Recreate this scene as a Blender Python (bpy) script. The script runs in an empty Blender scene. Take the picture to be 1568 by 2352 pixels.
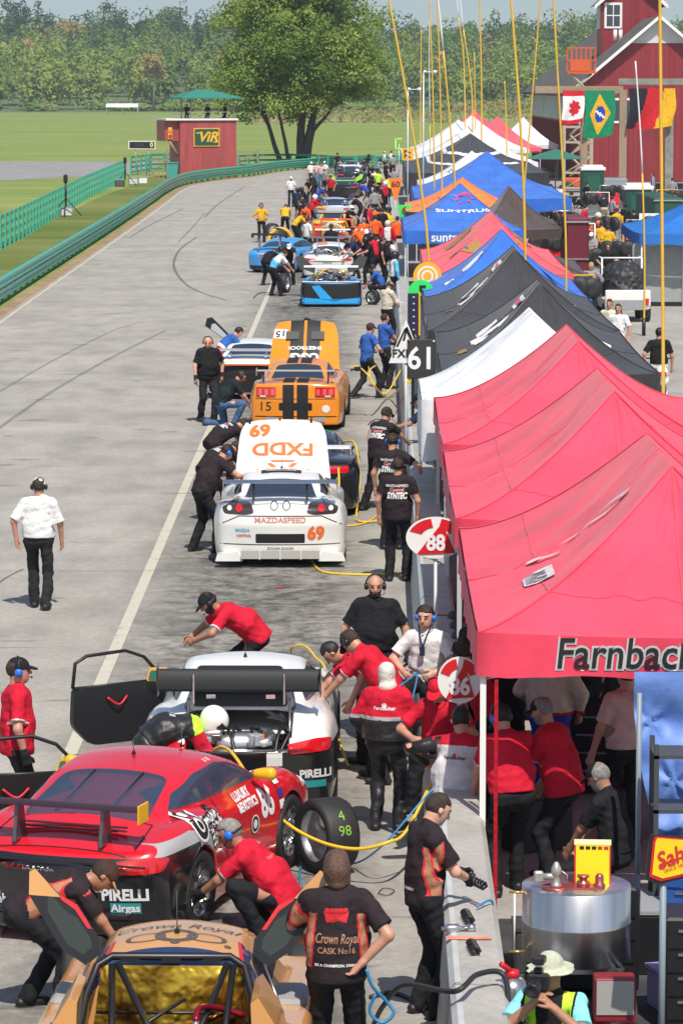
import bpy, bmesh, math, random
import numpy as np
from mathutils import Vector, Matrix
from mathutils.bvhtree import BVHTree
R = math.radians
random.seed(7); rng = np.random.default_rng(7)
sc = bpy.context.scene
COL = sc.collection
# ------------------------------------------------------------------ camera, sky, sun, exposure
CAMH = 7.0; PITCH = R(7.125)
cam = bpy.data.cameras.new('camera'); camo = bpy.data.objects.new('camera', cam); COL.objects.link(camo)
cam.sensor_fit = 'VERTICAL'; cam.sensor_height = 36; cam.lens = 120; cam.clip_start = .5; cam.clip_end = 6000
camo.location = (0, 0, CAMH); camo.rotation_euler = (math.pi/2-PITCH, 0, 0)
sc.camera = camo
SUN_EL, SUN_AZ = R(57), R(14)      # sun high behind the camera, a little to its right
w = bpy.data.worlds.new('World'); sc.world = w; w.use_nodes = True
nt = w.node_tree; nt.nodes.clear()
sky = nt.nodes.new('ShaderNodeTexSky'); sky.sky_type = 'NISHITA'; sky.sun_disc = False
sky.sun_elevation = SUN_EL; sky.sun_rotation = math.pi-SUN_AZ; sky.air_density = 1.2; sky.dust_density = 1.2; sky.ozone_density = 1.0
bg = nt.nodes.new('ShaderNodeBackground'); bg.inputs['Strength'].default_value = .105
wo = nt.nodes.new('ShaderNodeOutputWorld')
tcw = nt.nodes.new('ShaderNodeTexCoord'); mpw = nt.nodes.new('ShaderNodeMapping'); mpw.inputs['Location'].default_value = (0, 0, .075)
nt.links.new(tcw.outputs['Generated'], mpw.inputs[0]); nt.links.new(mpw.outputs[0], sky.inputs[0]); nt.links.new(sky.outputs[0], bg.inputs[0]); nt.links.new(bg.outputs[0], wo.inputs[0])
sl = bpy.data.lights.new('sun', 'SUN'); sl.energy = 4.7; sl.angle = R(.53); sl.color = (1, .93, .82)
so = bpy.data.objects.new('sun', sl); COL.objects.link(so)
sd = Vector((math.sin(SUN_AZ)*math.cos(SUN_EL), -math.cos(SUN_AZ)*math.cos(SUN_EL), math.sin(SUN_EL)))
so.rotation_euler = sd.to_track_quat('Z', 'Y').to_euler(); so.location = (0, -20, 60)
sc.view_settings.view_transform = 'Standard'; sc.view_settings.look = 'None'
sc.view_settings.exposure = .12; sc.view_settings.gamma = 1
sc.cycles.max_bounces = 6; sc.cycles.transparent_max_bounces = 8
# ------------------------------------------------------------------ where a sight line meets a height or a distance
FW = Vector((0, math.cos(PITCH), -math.sin(PITCH))); UP = Vector((0, math.sin(PITCH), math.cos(PITCH)))
def _ray(u, v): return FW + Vector((1, 0, 0))*((u-784)/7840) - UP*((v-1176)/7840)
def G(u, v, z=0.):
    d = _ray(u, v); t = (z-CAMH)/d.z; return Vector((d.x*t, d.y*t, z))
def D(u, v, y):
    d = _ray(u, v); t = y/d.y; return Vector((d.x*t, y, CAMH+d.z*t))
# ------------------------------------------------------------------ materials
_m = {}
def mat(name, col, rough=.6, metal=0., coat=0., var=0., vscale=4., bump=0., bscale=30., col2=None, spec=.5, emit=0., alpha=1., sheen=0., trans=0., stretch=None, detail=4):
    if name in _m: return _m[name]
    m = bpy.data.materials.new(name); m.use_nodes = True; n = m.node_tree; b = n.nodes['Principled BSDF']
    b.inputs['Base Color'].default_value = (*col, 1); b.inputs['Roughness'].default_value = rough
    b.inputs['Metallic'].default_value = metal; b.inputs['Coat Weight'].default_value = coat; b.inputs['Coat Roughness'].default_value = .06
    b.inputs['Specular IOR Level'].default_value = spec; b.inputs['Alpha'].default_value = alpha
    if sheen: b.inputs['Sheen Weight'].default_value = sheen
    if trans: b.inputs['Transmission Weight'].default_value = trans
    if emit: b.inputs['Emission Color'].default_value = (*col, 1); b.inputs['Emission Strength'].default_value = emit
    if var or col2 or bump:
        tc = n.nodes.new('ShaderNodeTexCoord'); mp = n.nodes.new('ShaderNodeMapping'); n.links.new(tc.outputs['Object'], mp.inputs[0])
        if stretch: mp.inputs['Scale'].default_value = stretch
    if var or col2:
        ns = n.nodes.new('ShaderNodeTexNoise'); ns.inputs['Scale'].default_value = vscale; ns.inputs['Detail'].default_value = detail
        n.links.new(mp.outputs[0], ns.inputs[0])
        rp = n.nodes.new('ShaderNodeValToRGB'); rp.color_ramp.elements[0].position = .32; rp.color_ramp.elements[1].position = .68
        c2 = col2 if col2 else tuple(min(1, c*(1+var)) for c in col); c1 = col if col2 else tuple(c*(1-var) for c in col)
        rp.color_ramp.elements[0].color = (*c1, 1); rp.color_ramp.elements[1].color = (*c2, 1)
        n.links.new(ns.outputs[0], rp.inputs[0]); n.links.new(rp.outputs[0], b.inputs['Base Color'])
    if bump:
        n2 = n.nodes.new('ShaderNodeTexNoise'); n2.inputs['Scale'].default_value = bscale; n2.inputs['Detail'].default_value = 3
        n.links.new(mp.outputs[0], n2.inputs[0])
        bp = n.nodes.new('ShaderNodeBump'); bp.inputs['Strength'].default_value = bump; bp.inputs['Distance'].default_value = .02
        n.links.new(n2.outputs[0], bp.inputs['Height']); n.links.new(bp.outputs[0], b.inputs['Normal'])
    _m[name] = m; return m
def paint(name, col, rough=.22): return mat(name, col, rough, 0, .7, var=.06, vscale=1.5)
def cloth(name, col, **k): return mat(name, col, .85, var=.16, vscale=7, bump=1., bscale=13, spec=.2, **k)
BLACK = cloth('black cloth', (.014, .014, .017)); BLK = mat('black plastic', (.012, .012, .014), .4); RUB = mat('rubber', (.02, .02, .021), .62, var=.2, vscale=6)
WHITE = mat('white enamel', (.78, .78, .76), .4, var=.03); ALU = mat('aluminium', (.62, .63, .65), .28, .95, var=.1, vscale=6); STEEL = mat('bright steel', (.5, .5, .52), .25, .9)
SKIN = mat('skin', (.50, .25, .17), .5, var=.1, vscale=12); SKIN2 = mat('tanned skin', (.38, .18, .115), .5, var=.1, vscale=12); SKIN3 = mat('pale skin', (.60, .33, .24), .5, var=.1, vscale=12); SKIND = mat('dark skin', (.16, .075, .045), .5, var=.1, vscale=12)
EYE = mat('eye dark', (.02, .012, .01), .3); LIP = mat('lip', (.42, .14, .12), .5)
REDM = mat('red enamel', (.62, .012, .02), .35); YEL = mat('yellow enamel', (.80, .42, .01), .4, var=.08); GREY = mat('grey enamel', (.30, .31, .33), .45)
CARBON = mat('carbon sheet', (.02, .021, .024), .3, 0, .5); DARK = mat('dark interior', (.010, .010, .011), .6)
# ------------------------------------------------------------------ objects
def link(o, parent=None):
    COL.objects.link(o)
    if parent is not None: o.parent = parent
    return o
def mk(name, v, f, mats, parent=None, fm=None, smooth=False, loc=None, rot=None):
    me = bpy.data.meshes.new(name); 
    me.from_pydata([tuple(map(float, p)) for p in v] if not isinstance(v, np.ndarray) else v.tolist(), [], f.tolist() if isinstance(f, np.ndarray) else f)
    for m in (mats if isinstance(mats, (list, tuple)) else [mats]): me.materials.append(m)
    if fm is not None: me.polygons.foreach_set('material_index', np.asarray(fm, dtype=np.int32))
    if smooth: me.polygons.foreach_set('use_smooth', np.ones(len(me.polygons), dtype=bool))
    me.update(); o = bpy.data.objects.new(name, me); link(o, parent)
    if loc is not None: o.location = loc
    if rot is not None: o.rotation_euler = rot if isinstance(rot, (tuple, list)) else (0, 0, rot)
    return o
def tag(o, label=None, cat=None, group=None, kind=None):
    if label: o['label'] = label
    if cat: o['category'] = cat
    if group: o['group'] = group
    if kind: o['kind'] = kind
    return o
def empty(name, loc, rz=0, label=None, cat=None, group=None):
    o = bpy.data.objects.new(name, None); o.empty_display_size = .1; link(o); o.location = loc; o.rotation_euler = (0, 0, rz)
    return tag(o, label, cat, group)
class MB:
    """collects simple solids and links them as ONE mesh"""
    def __init__(s): s.v = []; s.f = []; s.m = []; s.sm = []
    def add(s, v, f, mi=0, sm=False):
        k = len(s.v); s.v += [tuple(p) for p in v]; s.f += [tuple(i+k for i in q) for q in f]; s.m += [mi]*len(f); s.sm += [sm]*len(f); return s
    def box(s, c, d, rz=0, mi=0, bev=0, M=None):
        x, y, z = d[0]/2, d[1]/2, d[2]/2
        if bev:
            b = bev; pts = [(-x+b,-y),(x-b,-y),(x,-y+b),(x,y-b),(x-b,y),(-x+b,y),(-x,y-b),(-x,-y+b)]
            ins = [(px*(1-b/x), py*(1-b/y)) for px, py in pts]
            vs = [(p[0],p[1],zz) for p, zz in [(q,-z+b) for q in pts]+[(q,z-b) for q in pts]] + [(p[0],p[1],-z) for p in ins]+[(p[0],p[1],z) for p in ins]
            fs = [(i,(i+1)%8,8+(i+1)%8,8+i) for i in range(8)]+[(16+(i+1)%8,(i+1)%8,i,16+i)[::1] for i in range(8)]+[(8+i,8+(i+1)%8,24+(i+1)%8,24+i) for i in range(8)]+[tuple(range(23,15,-1)),tuple(range(24,32))]
        else:
            vs = [(a,b_,c_) for a in (-x,x) for b_ in (-y,y) for c_ in (-z,z)]
            fs = [(0,1,3,2),(4,6,7,5),(0,4,5,1),(2,3,7,6),(0,2,6,4),(1,5,7,3)]
        T = Matrix.Translation(Vector(c)) @ (M.to_4x4() if M is not None else Matrix.Rotation(rz, 4, 'Z'))
        return s.add([T @ Vector(p) for p in vs], fs, mi)
    def tube(s, pts, r, n=8, mi=0, r2=None, cap=True):
        pts = [Vector(p) for p in pts]; k = len(pts); rs = [r if r2 is None else r+(r2-r)*i/(k-1) for i in range(k)] if not isinstance(r, (list, tuple)) else r
        vs = []; up = None
        for i, p in enumerate(pts):
            t = (pts[min(i+1,k-1)]-pts[max(i-1,0)]).normalized()
            if up is None: up = Vector((0,0,1)) if abs(t.z) < .9 else Vector((0,1,0))
            a = t.cross(up)
            if a.length < 1e-4: a = t.cross(Vector((1,0,0)))
            a.normalize(); up = a.cross(t).normalized()
            for j in range(n):
                q = 2*math.pi*j/n; vs.append(p+(a*math.cos(q)+up*math.sin(q))*rs[i])
        fs = [(i*n+j,(i+1)*n+j,(i+1)*n+(j+1)%n,i*n+(j+1)%n) for i in range(k-1) for j in range(n)]
        if cap: fs += [tuple(range(n)), tuple(range((k-1)*n+n-1,(k-1)*n-1,-1))]
        return s.add(vs, fs, mi, True)
    def lathe(s, prof, n=24, mi=0, M=None, c=(0,0,0), cap=True):
        """prof: (radius, height) pairs about local Z"""
        T = Matrix.Translation(Vector(c)) @ (M.to_4x4() if M is not None else Matrix.Identity(4)); vs = []
        for r, h in prof:
            for j in range(n):
                q = 2*math.pi*j/n; vs.append(T @ Vector((r*math.cos(q), r*math.sin(q), h)))
        k = len(prof); fs = [(i*n+j,i*n+(j+1)%n,(i+1)*n+(j+1)%n,(i+1)*n+j) for i in range(k-1) for j in range(n)]
        if cap and prof[0][0] > 1e-5: fs.append(tuple(range(n-1,-1,-1)))
        if cap and prof[-1][0] > 1e-5: fs.append(tuple(range((k-1)*n,k*n)))
        return s.add(vs, fs, mi, True)
    def prism(s, poly, t, M, mi=0, c=(0,0,0)):
        """poly in local XY, thickness t along local Z, placed by M and c"""
        T = Matrix.Translation(Vector(c)) @ M.to_4x4(); n = len(poly)
        vs = [T @ Vector((p[0],p[1],z)) for z in (-t/2,t/2) for p in poly]
        return s.add(vs, [tuple(range(n-1,-1,-1)), tuple(range(n,2*n))]+[(i,(i+1)%n,n+(i+1)%n,n+i) for i in range(n)], mi)
    def build(s, name, mats, parent=None, **k):
        o = mk(name, s.v, s.f, mats, parent, s.m, **k)
        if any(s.sm): o.data.polygons.foreach_set('use_smooth', np.array(s.sm, dtype=bool))
        return o
def smooth_pts(pts, n=8):
    P = [Vector(p) for p in pts]; out = []
    for i in range(len(P)-1):
        a, b, c, d = P[max(i-1,0)], P[i], P[i+1], P[min(i+2,len(P)-1)]
        for k in range(n):
            t = k/n; out.append(.5*((2*b)+(c-a)*t+(2*a-5*b+4*c-d)*t*t+(3*b-a-3*c+d)*t**3))
    out.append(P[-1]); return out
def aim(n, up=(0,0,1)):
    """matrix whose local Z looks along n and local Y is as near up as can be"""
    z = Vector(n).normalized(); u = Vector(up); x = u.cross(z)
    if x.length < 1e-4: x = Vector((1,0,0))
    x.normalize(); y = z.cross(x); return Matrix((x,y,z)).transposed()
# ------------------------------------------------------------------ lettering
_tc = {}
def text_mesh(s, size, bold=0., shear=0., sx=1., grid=0., sp=1.):
    key = (s, size, bold, shear, sx, grid, sp)
    if key in _tc: return _tc[key]
    c = bpy.data.curves.new('t', 'FONT'); c.body = s; c.size = size; c.align_x = 'CENTER'; c.align_y = 'CENTER'; c.offset = bold*size; c.shear = shear; c.resolution_u = 3; c.space_character = sp
    o = bpy.data.objects.new('t', c); COL.objects.link(o); bpy.context.view_layer.update()
    me = bpy.data.meshes.new_from_object(o.evaluated_get(bpy.context.evaluated_depsgraph_get())); bpy.data.objects.remove(o)
    bm = bmesh.new(); bm.from_mesh(me); bpy.data.meshes.remove(me)
    bmesh.ops.triangulate(bm, faces=bm.faces)
    for v in bm.verts: v.co.x *= sx
    if grid and bm.verts:
        for ax in (0, 1):
            lo = min(v.co[ax] for v in bm.verts); hi = max(v.co[ax] for v in bm.verts); k = lo+grid
            while k < hi:
                n = [0,0,0]; n[ax] = 1; co = [0,0,0]; co[ax] = k
                bmesh.ops.bisect_plane(bm, geom=bm.verts[:]+bm.edges[:]+bm.faces[:], plane_co=co, plane_no=n); k += grid
    v = [tuple(q.co) for q in bm.verts]; bm.verts.index_update(); f = [tuple(x.index for x in q.verts) for q in bm.faces]; bm.free()
    _tc[key] = (v, f); return _tc[key]
def flat_text(s, size, M, c, m, parent=None, name='lettering', d=.004, **k):
    v, f = text_mesh(s, size, **k); T = Matrix.Translation(Vector(c)) @ M.to_4x4()
    if not v: return None
    return mk(name, [T @ Vector((p[0],p[1],d)) for p in v], f, m, parent)
def bvh_of(obs):
    v = []; f = []
    for o in (obs if isinstance(obs, (list, tuple)) else [obs]):
        k = len(v); v += [o.matrix_basis @ q.co for q in o.data.vertices]; f += [tuple(i+k for i in p.vertices) for p in o.data.polygons]
    return BVHTree.FromPolygons(v, f)
def wrap(v2, f, M, c, bvh, m, parent, name='lettering', off=.005, back=.5):
    """drops a flat drawing (local XY of M at c) along -Z of M onto a surface"""
    T = Matrix.Translation(Vector(c)) @ M.to_4x4(); n = (M @ Vector((0,0,1))).normalized(); out = []; ok = []
    for p in v2:
        q = T @ Vector((p[0],p[1],0)); h = bvh.ray_cast(q+n*back, -n, back*2)
        if h[0] is None: out.append(q); ok.append(False)
        else: out.append(h[0]+n*off*.6+h[1]*off*.4 if h[1].dot(n) > 0 else h[0]+n*off); ok.append(True)
    f = [q for q in f if all(ok[i] for i in q)]
    if not f: return None
    return mk(name, out, f, m, parent)
def wtext(s, size, M, c, bvh, m, parent, name='lettering', off=.005, back=.5, **k):
    k.setdefault('grid', size*.3); v, f = text_mesh(s, size, **k)
    return wrap(v, f, M, c, bvh, m, parent, name, off, back) if v else None
def disc2(r, n=24, ry=None, rings=3, r0=0.):
    ry = ry or r; v = []; f = []
    for i in range(rings+1):
        t = r0+(1-r0)*i/rings
        v += [(r*t*math.cos(2*math.pi*j/n), ry*t*math.sin(2*math.pi*j/n)) for j in range(n)]
    f = [(i*n+j,i*n+(j+1)%n,(i+1)*n+(j+1)%n,(i+1)*n+j) for i in range(rings) for j in range(n)]
    return v, f
def rect2(w_, h_, nx=4, ny=3):
    v = [(-w_/2+w_*i/nx, -h_/2+h_*j/ny) for j in range(ny+1) for i in range(nx+1)]
    return v, [(j*(nx+1)+i,j*(nx+1)+i+1,(j+1)*(nx+1)+i+1,(j+1)*(nx+1)+i) for j in range(ny) for i in range(nx)]
# ------------------------------------------------------------------ implicit solids -> one continuous skin (surface nets)
def surfnet(F, o, h):
    I = F < 0
    c = [I[i:F.shape[0]-1+i, j:F.shape[1]-1+j, k:F.shape[2]-1+k] for i in (0,1) for j in (0,1) for k in (0,1)]
    cnt = sum(x.astype(np.int8) for x in c); act = (cnt > 0) & (cnt < 8)
    ii = np.argwhere(act)
    if not len(ii): return np.zeros((0,3)), np.zeros((0,4), int)
    idx = -np.ones(act.shape, dtype=np.int64); idx[act] = np.arange(len(ii))
    cs = np.array([(i,j,k) for i in (0,1) for j in (0,1) for k in (0,1)])
    val = np.stack([F[ii[:,0]+a, ii[:,1]+b, ii[:,2]+d] for a, b, d in cs], 1)
    S = np.zeros((len(ii),3)); N = np.zeros(len(ii))
    for a in range(8):
        for b in range(a+1, 8):
            if np.abs(cs[a]-cs[b]).sum() != 1: continue
            m = (val[:,a] < 0) != (val[:,b] < 0)
            t = val[m,a]/(val[m,a]-val[m,b]); S[m] += cs[a]+(cs[b]-cs[a])*t[:,None]; N[m] += 1
    V = (ii+S/N[:,None])*h+np.array(o)
    Q = []
    for ax in range(3):
        a1, a2 = (ax+1)%3, (ax+2)%3
        sl0 = [slice(None)]*3; sl1 = [slice(None)]*3; sl0[ax] = slice(0,-1); sl1[ax] = slice(1,None)
        A, B = I[tuple(sl0)], I[tuple(sl1)]; e = np.argwhere(A != B)
        e = e[(e[:,a1] > 0) & (e[:,a2] > 0) & (e[:,a1] < F.shape[a1]-1) & (e[:,a2] < F.shape[a2]-1)]
        d1 = np.zeros(3, int); d1[a1] = 1; d2 = np.zeros(3, int); d2[a2] = 1
        g = lambda q: idx[q[:,0], q[:,1], q[:,2]]
        q = np.stack([g(e-d1-d2), g(e-d2), g(e), g(e-d1)], 1)
        ins = A[e[:,0], e[:,1], e[:,2]]; q[~ins] = q[~ins][:, ::-1]; Q.append(q)
    Q = np.concatenate(Q); Q = Q[(Q >= 0).all(1)]
    return V, Q
def smin(a, b, k):
    if k <= 0: return np.minimum(a, b)
    h = np.clip(.5+.5*(b-a)/k, 0, 1); return b*(1-h)+a*h-k*h*(1-h)
def smax(a, b, k): return -smin(-a, -b, k)
class Prim:
    """tapered capsule (flat: squeezed across axis s), or ellipsoid"""
    def __init__(s, a, b, ra, rb, side=None, flat=1., k=.02, tag='', frame=None):
        s.a = np.array(a, float); s.b = np.array(b, float); s.ra, s.rb = ra, rb; s.k = k; s.tag = tag; s.frame = frame; s.flat = flat
        s.side = None if side is None else np.array(side, float)
        if frame is not None: r = max(ra); s.lo = s.a-r; s.hi = s.a+r
        else: r = max(ra, rb); s.lo = np.minimum(s.a, s.b)-r; s.hi = np.maximum(s.a, s.b)+r
    def d(s, P):
        q = P-s.a
        if s.frame is not None:
            L = q @ np.array(s.frame)   # columns are axes
            r = np.array(s.ra); k0 = np.sqrt(((L/r)**2).sum(-1)); k1 = np.sqrt(((L/r**2)**2).sum(-1)); return k0*(k0-1)/np.maximum(k1, 1e-9)
        ba = s.b-s.a; L2 = max((ba*ba).sum(), 1e-9); t = np.clip((q @ ba)/L2, 0, 1); w_ = q-t[..., None]*ba
        r = s.ra+(s.rb-s.ra)*t
        if s.side is None or s.flat == 1.: return np.sqrt((w_**2).sum(-1))-r
        x = w_ @ s.side; rest = (w_**2).sum(-1)-x*x      # widen along side by factor flat
        return np.sqrt(np.maximum(rest, 0)+(x/s.flat)**2)-r
def solid(prims, h, cuts=(), fold=0., pad=.03, post=None):
    lo = np.min([p.lo-(0 if p.flat == 1 else (p.flat-1)*max(np.max(p.ra), np.max(p.rb or 0))) for p in prims], 0)-pad-2*h
    hi = np.max([p.hi+(0 if p.flat == 1 else (p.flat-1)*max(np.max(p.ra), np.max(p.rb or 0))) for p in prims], 0)+pad+2*h
    n = np.ceil((hi-lo)/h).astype(int)+1; F = np.full(n, .2, dtype=np.float32)
    ax = [lo[i]+np.arange(n[i])*h for i in range(3)]
    for p in prims:
        e = p.k+.03+(0 if p.flat == 1 else (p.flat-1)*max(p.ra, p.rb)); a = np.clip(np.floor((p.lo-e-lo)/h).astype(int), 0, n-1); b = np.clip(np.ceil((p.hi+e-lo)/h).astype(int)+1, 1, n)
        X = np.stack(np.meshgrid(*[ax[i][a[i]:b[i]] for i in range(3)], indexing='ij'), -1)
        sl_ = tuple(slice(a[i], b[i]) for i in range(3)); F[sl_] = smin(F[sl_], p.d(X), p.k)
    if fold or cuts or post:
        X = np.stack(np.meshgrid(*ax, indexing='ij'), -1)
        if fold:
            x, y, z = X[..., 0], X[..., 1], X[..., 2]
            r_ = np.random.default_rng(5); acc = 0
            wrp = .5*np.sin(x*9+z*6)+.5*np.sin(y*11-z*8)
            for q in range(7):
                d = r_.normal(size=3)*(1,1,1.5); d /= np.linalg.norm(d); fr = 24+9*q; acc = acc+np.sin((x*d[0]+y*d[1]+z*d[2])*fr+r_.uniform(0,6)+2.2*wrp)/(1+.25*q)
            F += fold*.8*acc
        for c in cuts: F = np.maximum(F, c(X))
        if post: F = post(F, X)
    return surfnet(F, lo, h)
def near_tag(prims, P):
    d = np.stack([p.d(P) for p in prims], 0); return d.argmin(0)
# ------------------------------------------------------------------ people
def V3(*a): return np.array(a, float)
def rotm(ax, a):
    c, s = math.cos(a), math.sin(a)
    return np.array({'x': [[1,0,0],[0,c,-s],[0,s,c]], 'y': [[c,0,s],[0,1,0],[-s,0,c]], 'z': [[c,-s,0],[s,c,0],[0,0,1]]}[ax])
def ik(a, t, l1, l2, pole):
    a = np.array(a, float); t = np.array(t, float); v = t-a; d = np.linalg.norm(v); m = (l1+l2)*.995
    if d > m: v = v*m/d; d = m; t = a+v
    u = v/max(d, 1e-6); x = (l1*l1-l2*l2+d*d)/(2*d); hgt = math.sqrt(max(l1*l1-x*x, 0)); p = np.array(pole, float); p = p-u*(p @ u); p /= max(np.linalg.norm(p), 1e-6)
    return a+u*x+p*hgt, t
def skel(hip=(0,0,.93), lean=0, side=0, twist=0, head=(0,0), LH=None, RH=None, LF=(-.11,0), RF=(.11,0), eL=(-1,-.6,-.4), eR=(1,-.6,-.4), kL=(-.1,1,0), kR=(.1,1,0), toe=(-10,10)):
    P = V3(*hip); l = R(lean); sd_ = R(side); tw = R(-twist)
    Rf = rotm('z', tw) @ rotm('x', -l) @ rotm('y', sd_); Rh = rotm('z', tw*.5) @ rotm('x', -l*.6) @ rotm('y', sd_*.5)
    W = P+Rh @ V3(0,0,.22); S = W+Rf @ V3(0,0,.30); s = {}
    s.update(P=P, W=W, S=S, Rf=Rf, Rh=Rh, N=S+Rf @ V3(0,.0,.055))
    hp, hy = R(head[0]), R(-head[1]); HR = rotm('z', hy+tw*.5) @ rotm('x', -hp)
    nk = (Rf @ V3(0,0,1)+HR @ V3(0,0,1)); nk /= np.linalg.norm(nk)
    s['HR'] = HR; s['H'] = S+Rf @ V3(0,0,.02)+nk*.085+HR @ V3(0,.022,.08)
    for k, sg, T, ep in (('L',-1,LH,eL), ('R',1,RH,eR)):
        sh = S+Rf @ V3(sg*.172, 0, -.03)
        if T is None: T = sh+V3(sg*.07, .03, -.535)
        el, wr = ik(sh, T, .295, .255, ep); s['s'+k], s['e'+k], s['w'+k] = sh, el, wr
    for k, sg, T, kp in (('L',-1,LF,kL), ('R',1,RF,kR)):
        T = V3(T[0], T[1], T[2] if len(T) > 2 else .085); hj = P+Rh @ V3(sg*.095, 0, -.01); kn, an = ik(hj, T, .44, .43, kp); s['h'+k], s['k'+k], s['a'+k] = hj, kn, an
    s['toe'] = toe
    return s
def hand_prims(w, e, curl, fine, sg, fat=0.):
    u = (w-e)/np.linalg.norm(w-e); dn = V3(0,0,-1)*.3+V3(-sg,0,0)*1.0; n = dn-u*(dn @ u); n /= np.linalg.norm(n); b = np.cross(u, n)*sg   # n: palm side, b: thumb-ward
    if b[1] < 0: b = -b
    if not fine: return [Prim(w, w+u*.08, .03, .034, side=b, flat=1.25), Prim(w+u*.08, w+u*.13+n*curl*.05, .03, .02, side=b, flat=1.25), Prim(w+u*.02+b*.02, w+u*.07+b*.05+n*.02, .016, .012)]
    o = [Prim(w-u*.01, w+u*.08, .023+fat, .025+fat, side=b, flat=1.55, k=.012)]
    for i, (off, ln) in enumerate(((.031,.070),(.010,.080),(-.011,.074),(-.032,.058))):
        a = w+u*.085+b*off; r = .0105+fat; c1 = a+(u*(1-.35*curl)+n*.8*curl)*ln*.5; c2 = c1+(u*(1-1.3*curl)+n*1.4*curl)*ln*.5
        o += [Prim(a, c1, r, r, k=.004), Prim(c1, c2, r, r*.85, k=.004)]
    a = w+u*.02+b*.028; c1 = a+u*.035+b*.03+n*.012; o += [Prim(a, c1, .014+fat, .012+fat, k=.006), Prim(c1, c1+u*.035+b*.005+n*.02*(.5+curl), .012+fat, .0105+fat, k=.004)]
    return o
_pc = {}
def body_meshes(key, s, h, sleeve, tuck, fat, fine, hair, cap, ears, curl, loose, beard=0):
    k = (key, h, sleeve, tuck, fat, fine, hair, cap, ears, curl, loose, beard)
    if k in _pc: return _pc[k]
    out = {}; H, HR = s['H'], s['HR']; hl = lambda x, y, z: H+HR @ V3(x,y,z)
    upv = s['Rf'] @ V3(0,0,1); sx_ = s['Rf'] @ V3(1,0,0); shx = s['Rh'] @ V3(1,0,0); fwd = s['Rf'] @ V3(0,1,0)
    # skin: one continuous body
    b = [Prim(hl(0,-.005,.018), 0, V3(.076,.096,.098), None, frame=HR, k=.03), Prim(hl(0,.028,-.045), 0, V3(.058,.066,.075), None, frame=HR, k=.03),
         Prim(hl(0,.062,-.088), hl(0,.06,-.092), .022, .02, k=.025),
         Prim(s['N']-upv*.03, H+HR @ V3(0,-.02,-.07), .062, .056, k=.03), Prim(s['sL'], s['sR'], .05, .05, k=.03),
         Prim(s['P'], s['W'], .09, .09, side=shx, flat=1.3, k=.03), Prim(s['W'], s['S']-upv*.06, .09, .095, side=sx_, flat=1.4, k=.03)]
    if fine:
        b += [Prim(hl(0,.088,.018), hl(0,.112,-.022), .009, .014, k=.012), Prim(hl(-.036,.076,.032), hl(.036,.076,.032), .012, .012, k=.02),
              Prim(hl(-.078,-.008,.005), hl(-.08,-.012,-.022), .012, .009, side=HR @ V3(0,1,0), flat=1.7, k=.006), Prim(hl(.078,-.008,.005), hl(.08,-.012,-.022), .012, .009, side=HR @ V3(0,1,0), flat=1.7, k=.006),
              Prim(hl(-.016,.083,-.05), hl(.016,.083,-.05), .008, .008, k=.008)]
    else: b += [Prim(hl(0,.09,.015), hl(0,.108,-.02), .012, .016, k=.012)]
    for q, sg in (('L',-1), ('R',1)):
        b += [Prim(s['s'+q], s['e'+q], .05, .042), Prim(s['e'+q], s['w'+q], .042, .028)]+hand_prims(s['w'+q], s['e'+q], curl, fine, sg)
        b += [Prim(s['h'+q], s['k'+q], .075, .05), Prim(s['k'+q], s['a'+q], .05, .035)]
    Vb, Fb = solid(b, h); C = (Vb[Fb].mean(1)-H) @ HR; mi = np.zeros(len(Fb), int)
    x, y, z = np.abs(C[:,0]), C[:,1], C[:,2]; inh = (np.abs(C) < .15).all(1)
    mi[inh & (np.abs(x-.033) < .016) & (np.abs(z-.006) < .0085) & (y > .055)] = 1
    mi[inh & (np.abs(x-.035) < .02) & (np.abs(z-.032) < .006) & (y > .06)] = 3
    mi[inh & (x < .022) & (np.abs(z+.05) < .0065) & (y > .07)] = 2
    if beard: mi[inh & (z < -.055+(x*.45)) & (z > -.125) & (y > -.01) & ~((x < .02) & (np.abs(z+.05) < .006))] = 3
    out['body'] = (Vb, Fb, mi)
    # shirt
    r0 = .017*loose; g = fat
    t = [Prim(s['P']+s['Rh'] @ V3(0,0,.06 if tuck else -.01), s['W'], .112+g+r0, .108+g+r0, side=shx, flat=1.32, k=.04),
         Prim(s['W']+s['Rf'] @ V3(0,g*.5,0), s['S']-upv*.075, .106+g+r0, .108+g*.4+r0, side=sx_, flat=1.42, k=.05), Prim(s['sL'], s['sR'], .048+r0*.6, .048+r0*.6, k=.07), Prim(s['N']-upv*.05, s['N']-upv*.012, .066, .064, k=.03)]
    na = len(t); cuffs = []
    for q in 'LR':
        a, e, w_ = s['s'+q], s['e'+q], s['w'+q]
        if sleeve <= 1.: c = a+(e-a)*sleeve; t.append(Prim(a, c, .050+r0, .053+r0, k=.025)); cuffs.append((c, (e-a)/np.linalg.norm(e-a)))
        else: t += [Prim(a, e, .058+r0, .052+r0, k=.025), Prim(e, e+(w_-e)*.95, .052+r0, .036+r0*.7, k=.02)]; cuffs.append((w_, (w_-e)/np.linalg.norm(w_-e)))
    def sleeve_cut(X):   # square sleeve ends
        F = np.full(X.shape[:3], -9., dtype=np.float32)
        for c, u in cuffs:
            d = (X-c) @ u; near = ((X-c)**2).sum(-1) < .02; F = np.maximum(F, np.where(near & (d > -.02), d, -9.))
        return F
    bot = s['P']+s['Rh'] @ V3(0,0,.03 if tuck else -.06); bu = s['Rh'] @ V3(0,0,1)
    hem = lambda X: np.where(((X-s['P'])**2).sum(-1) < .09, (bot-X) @ bu, -9.)
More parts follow.
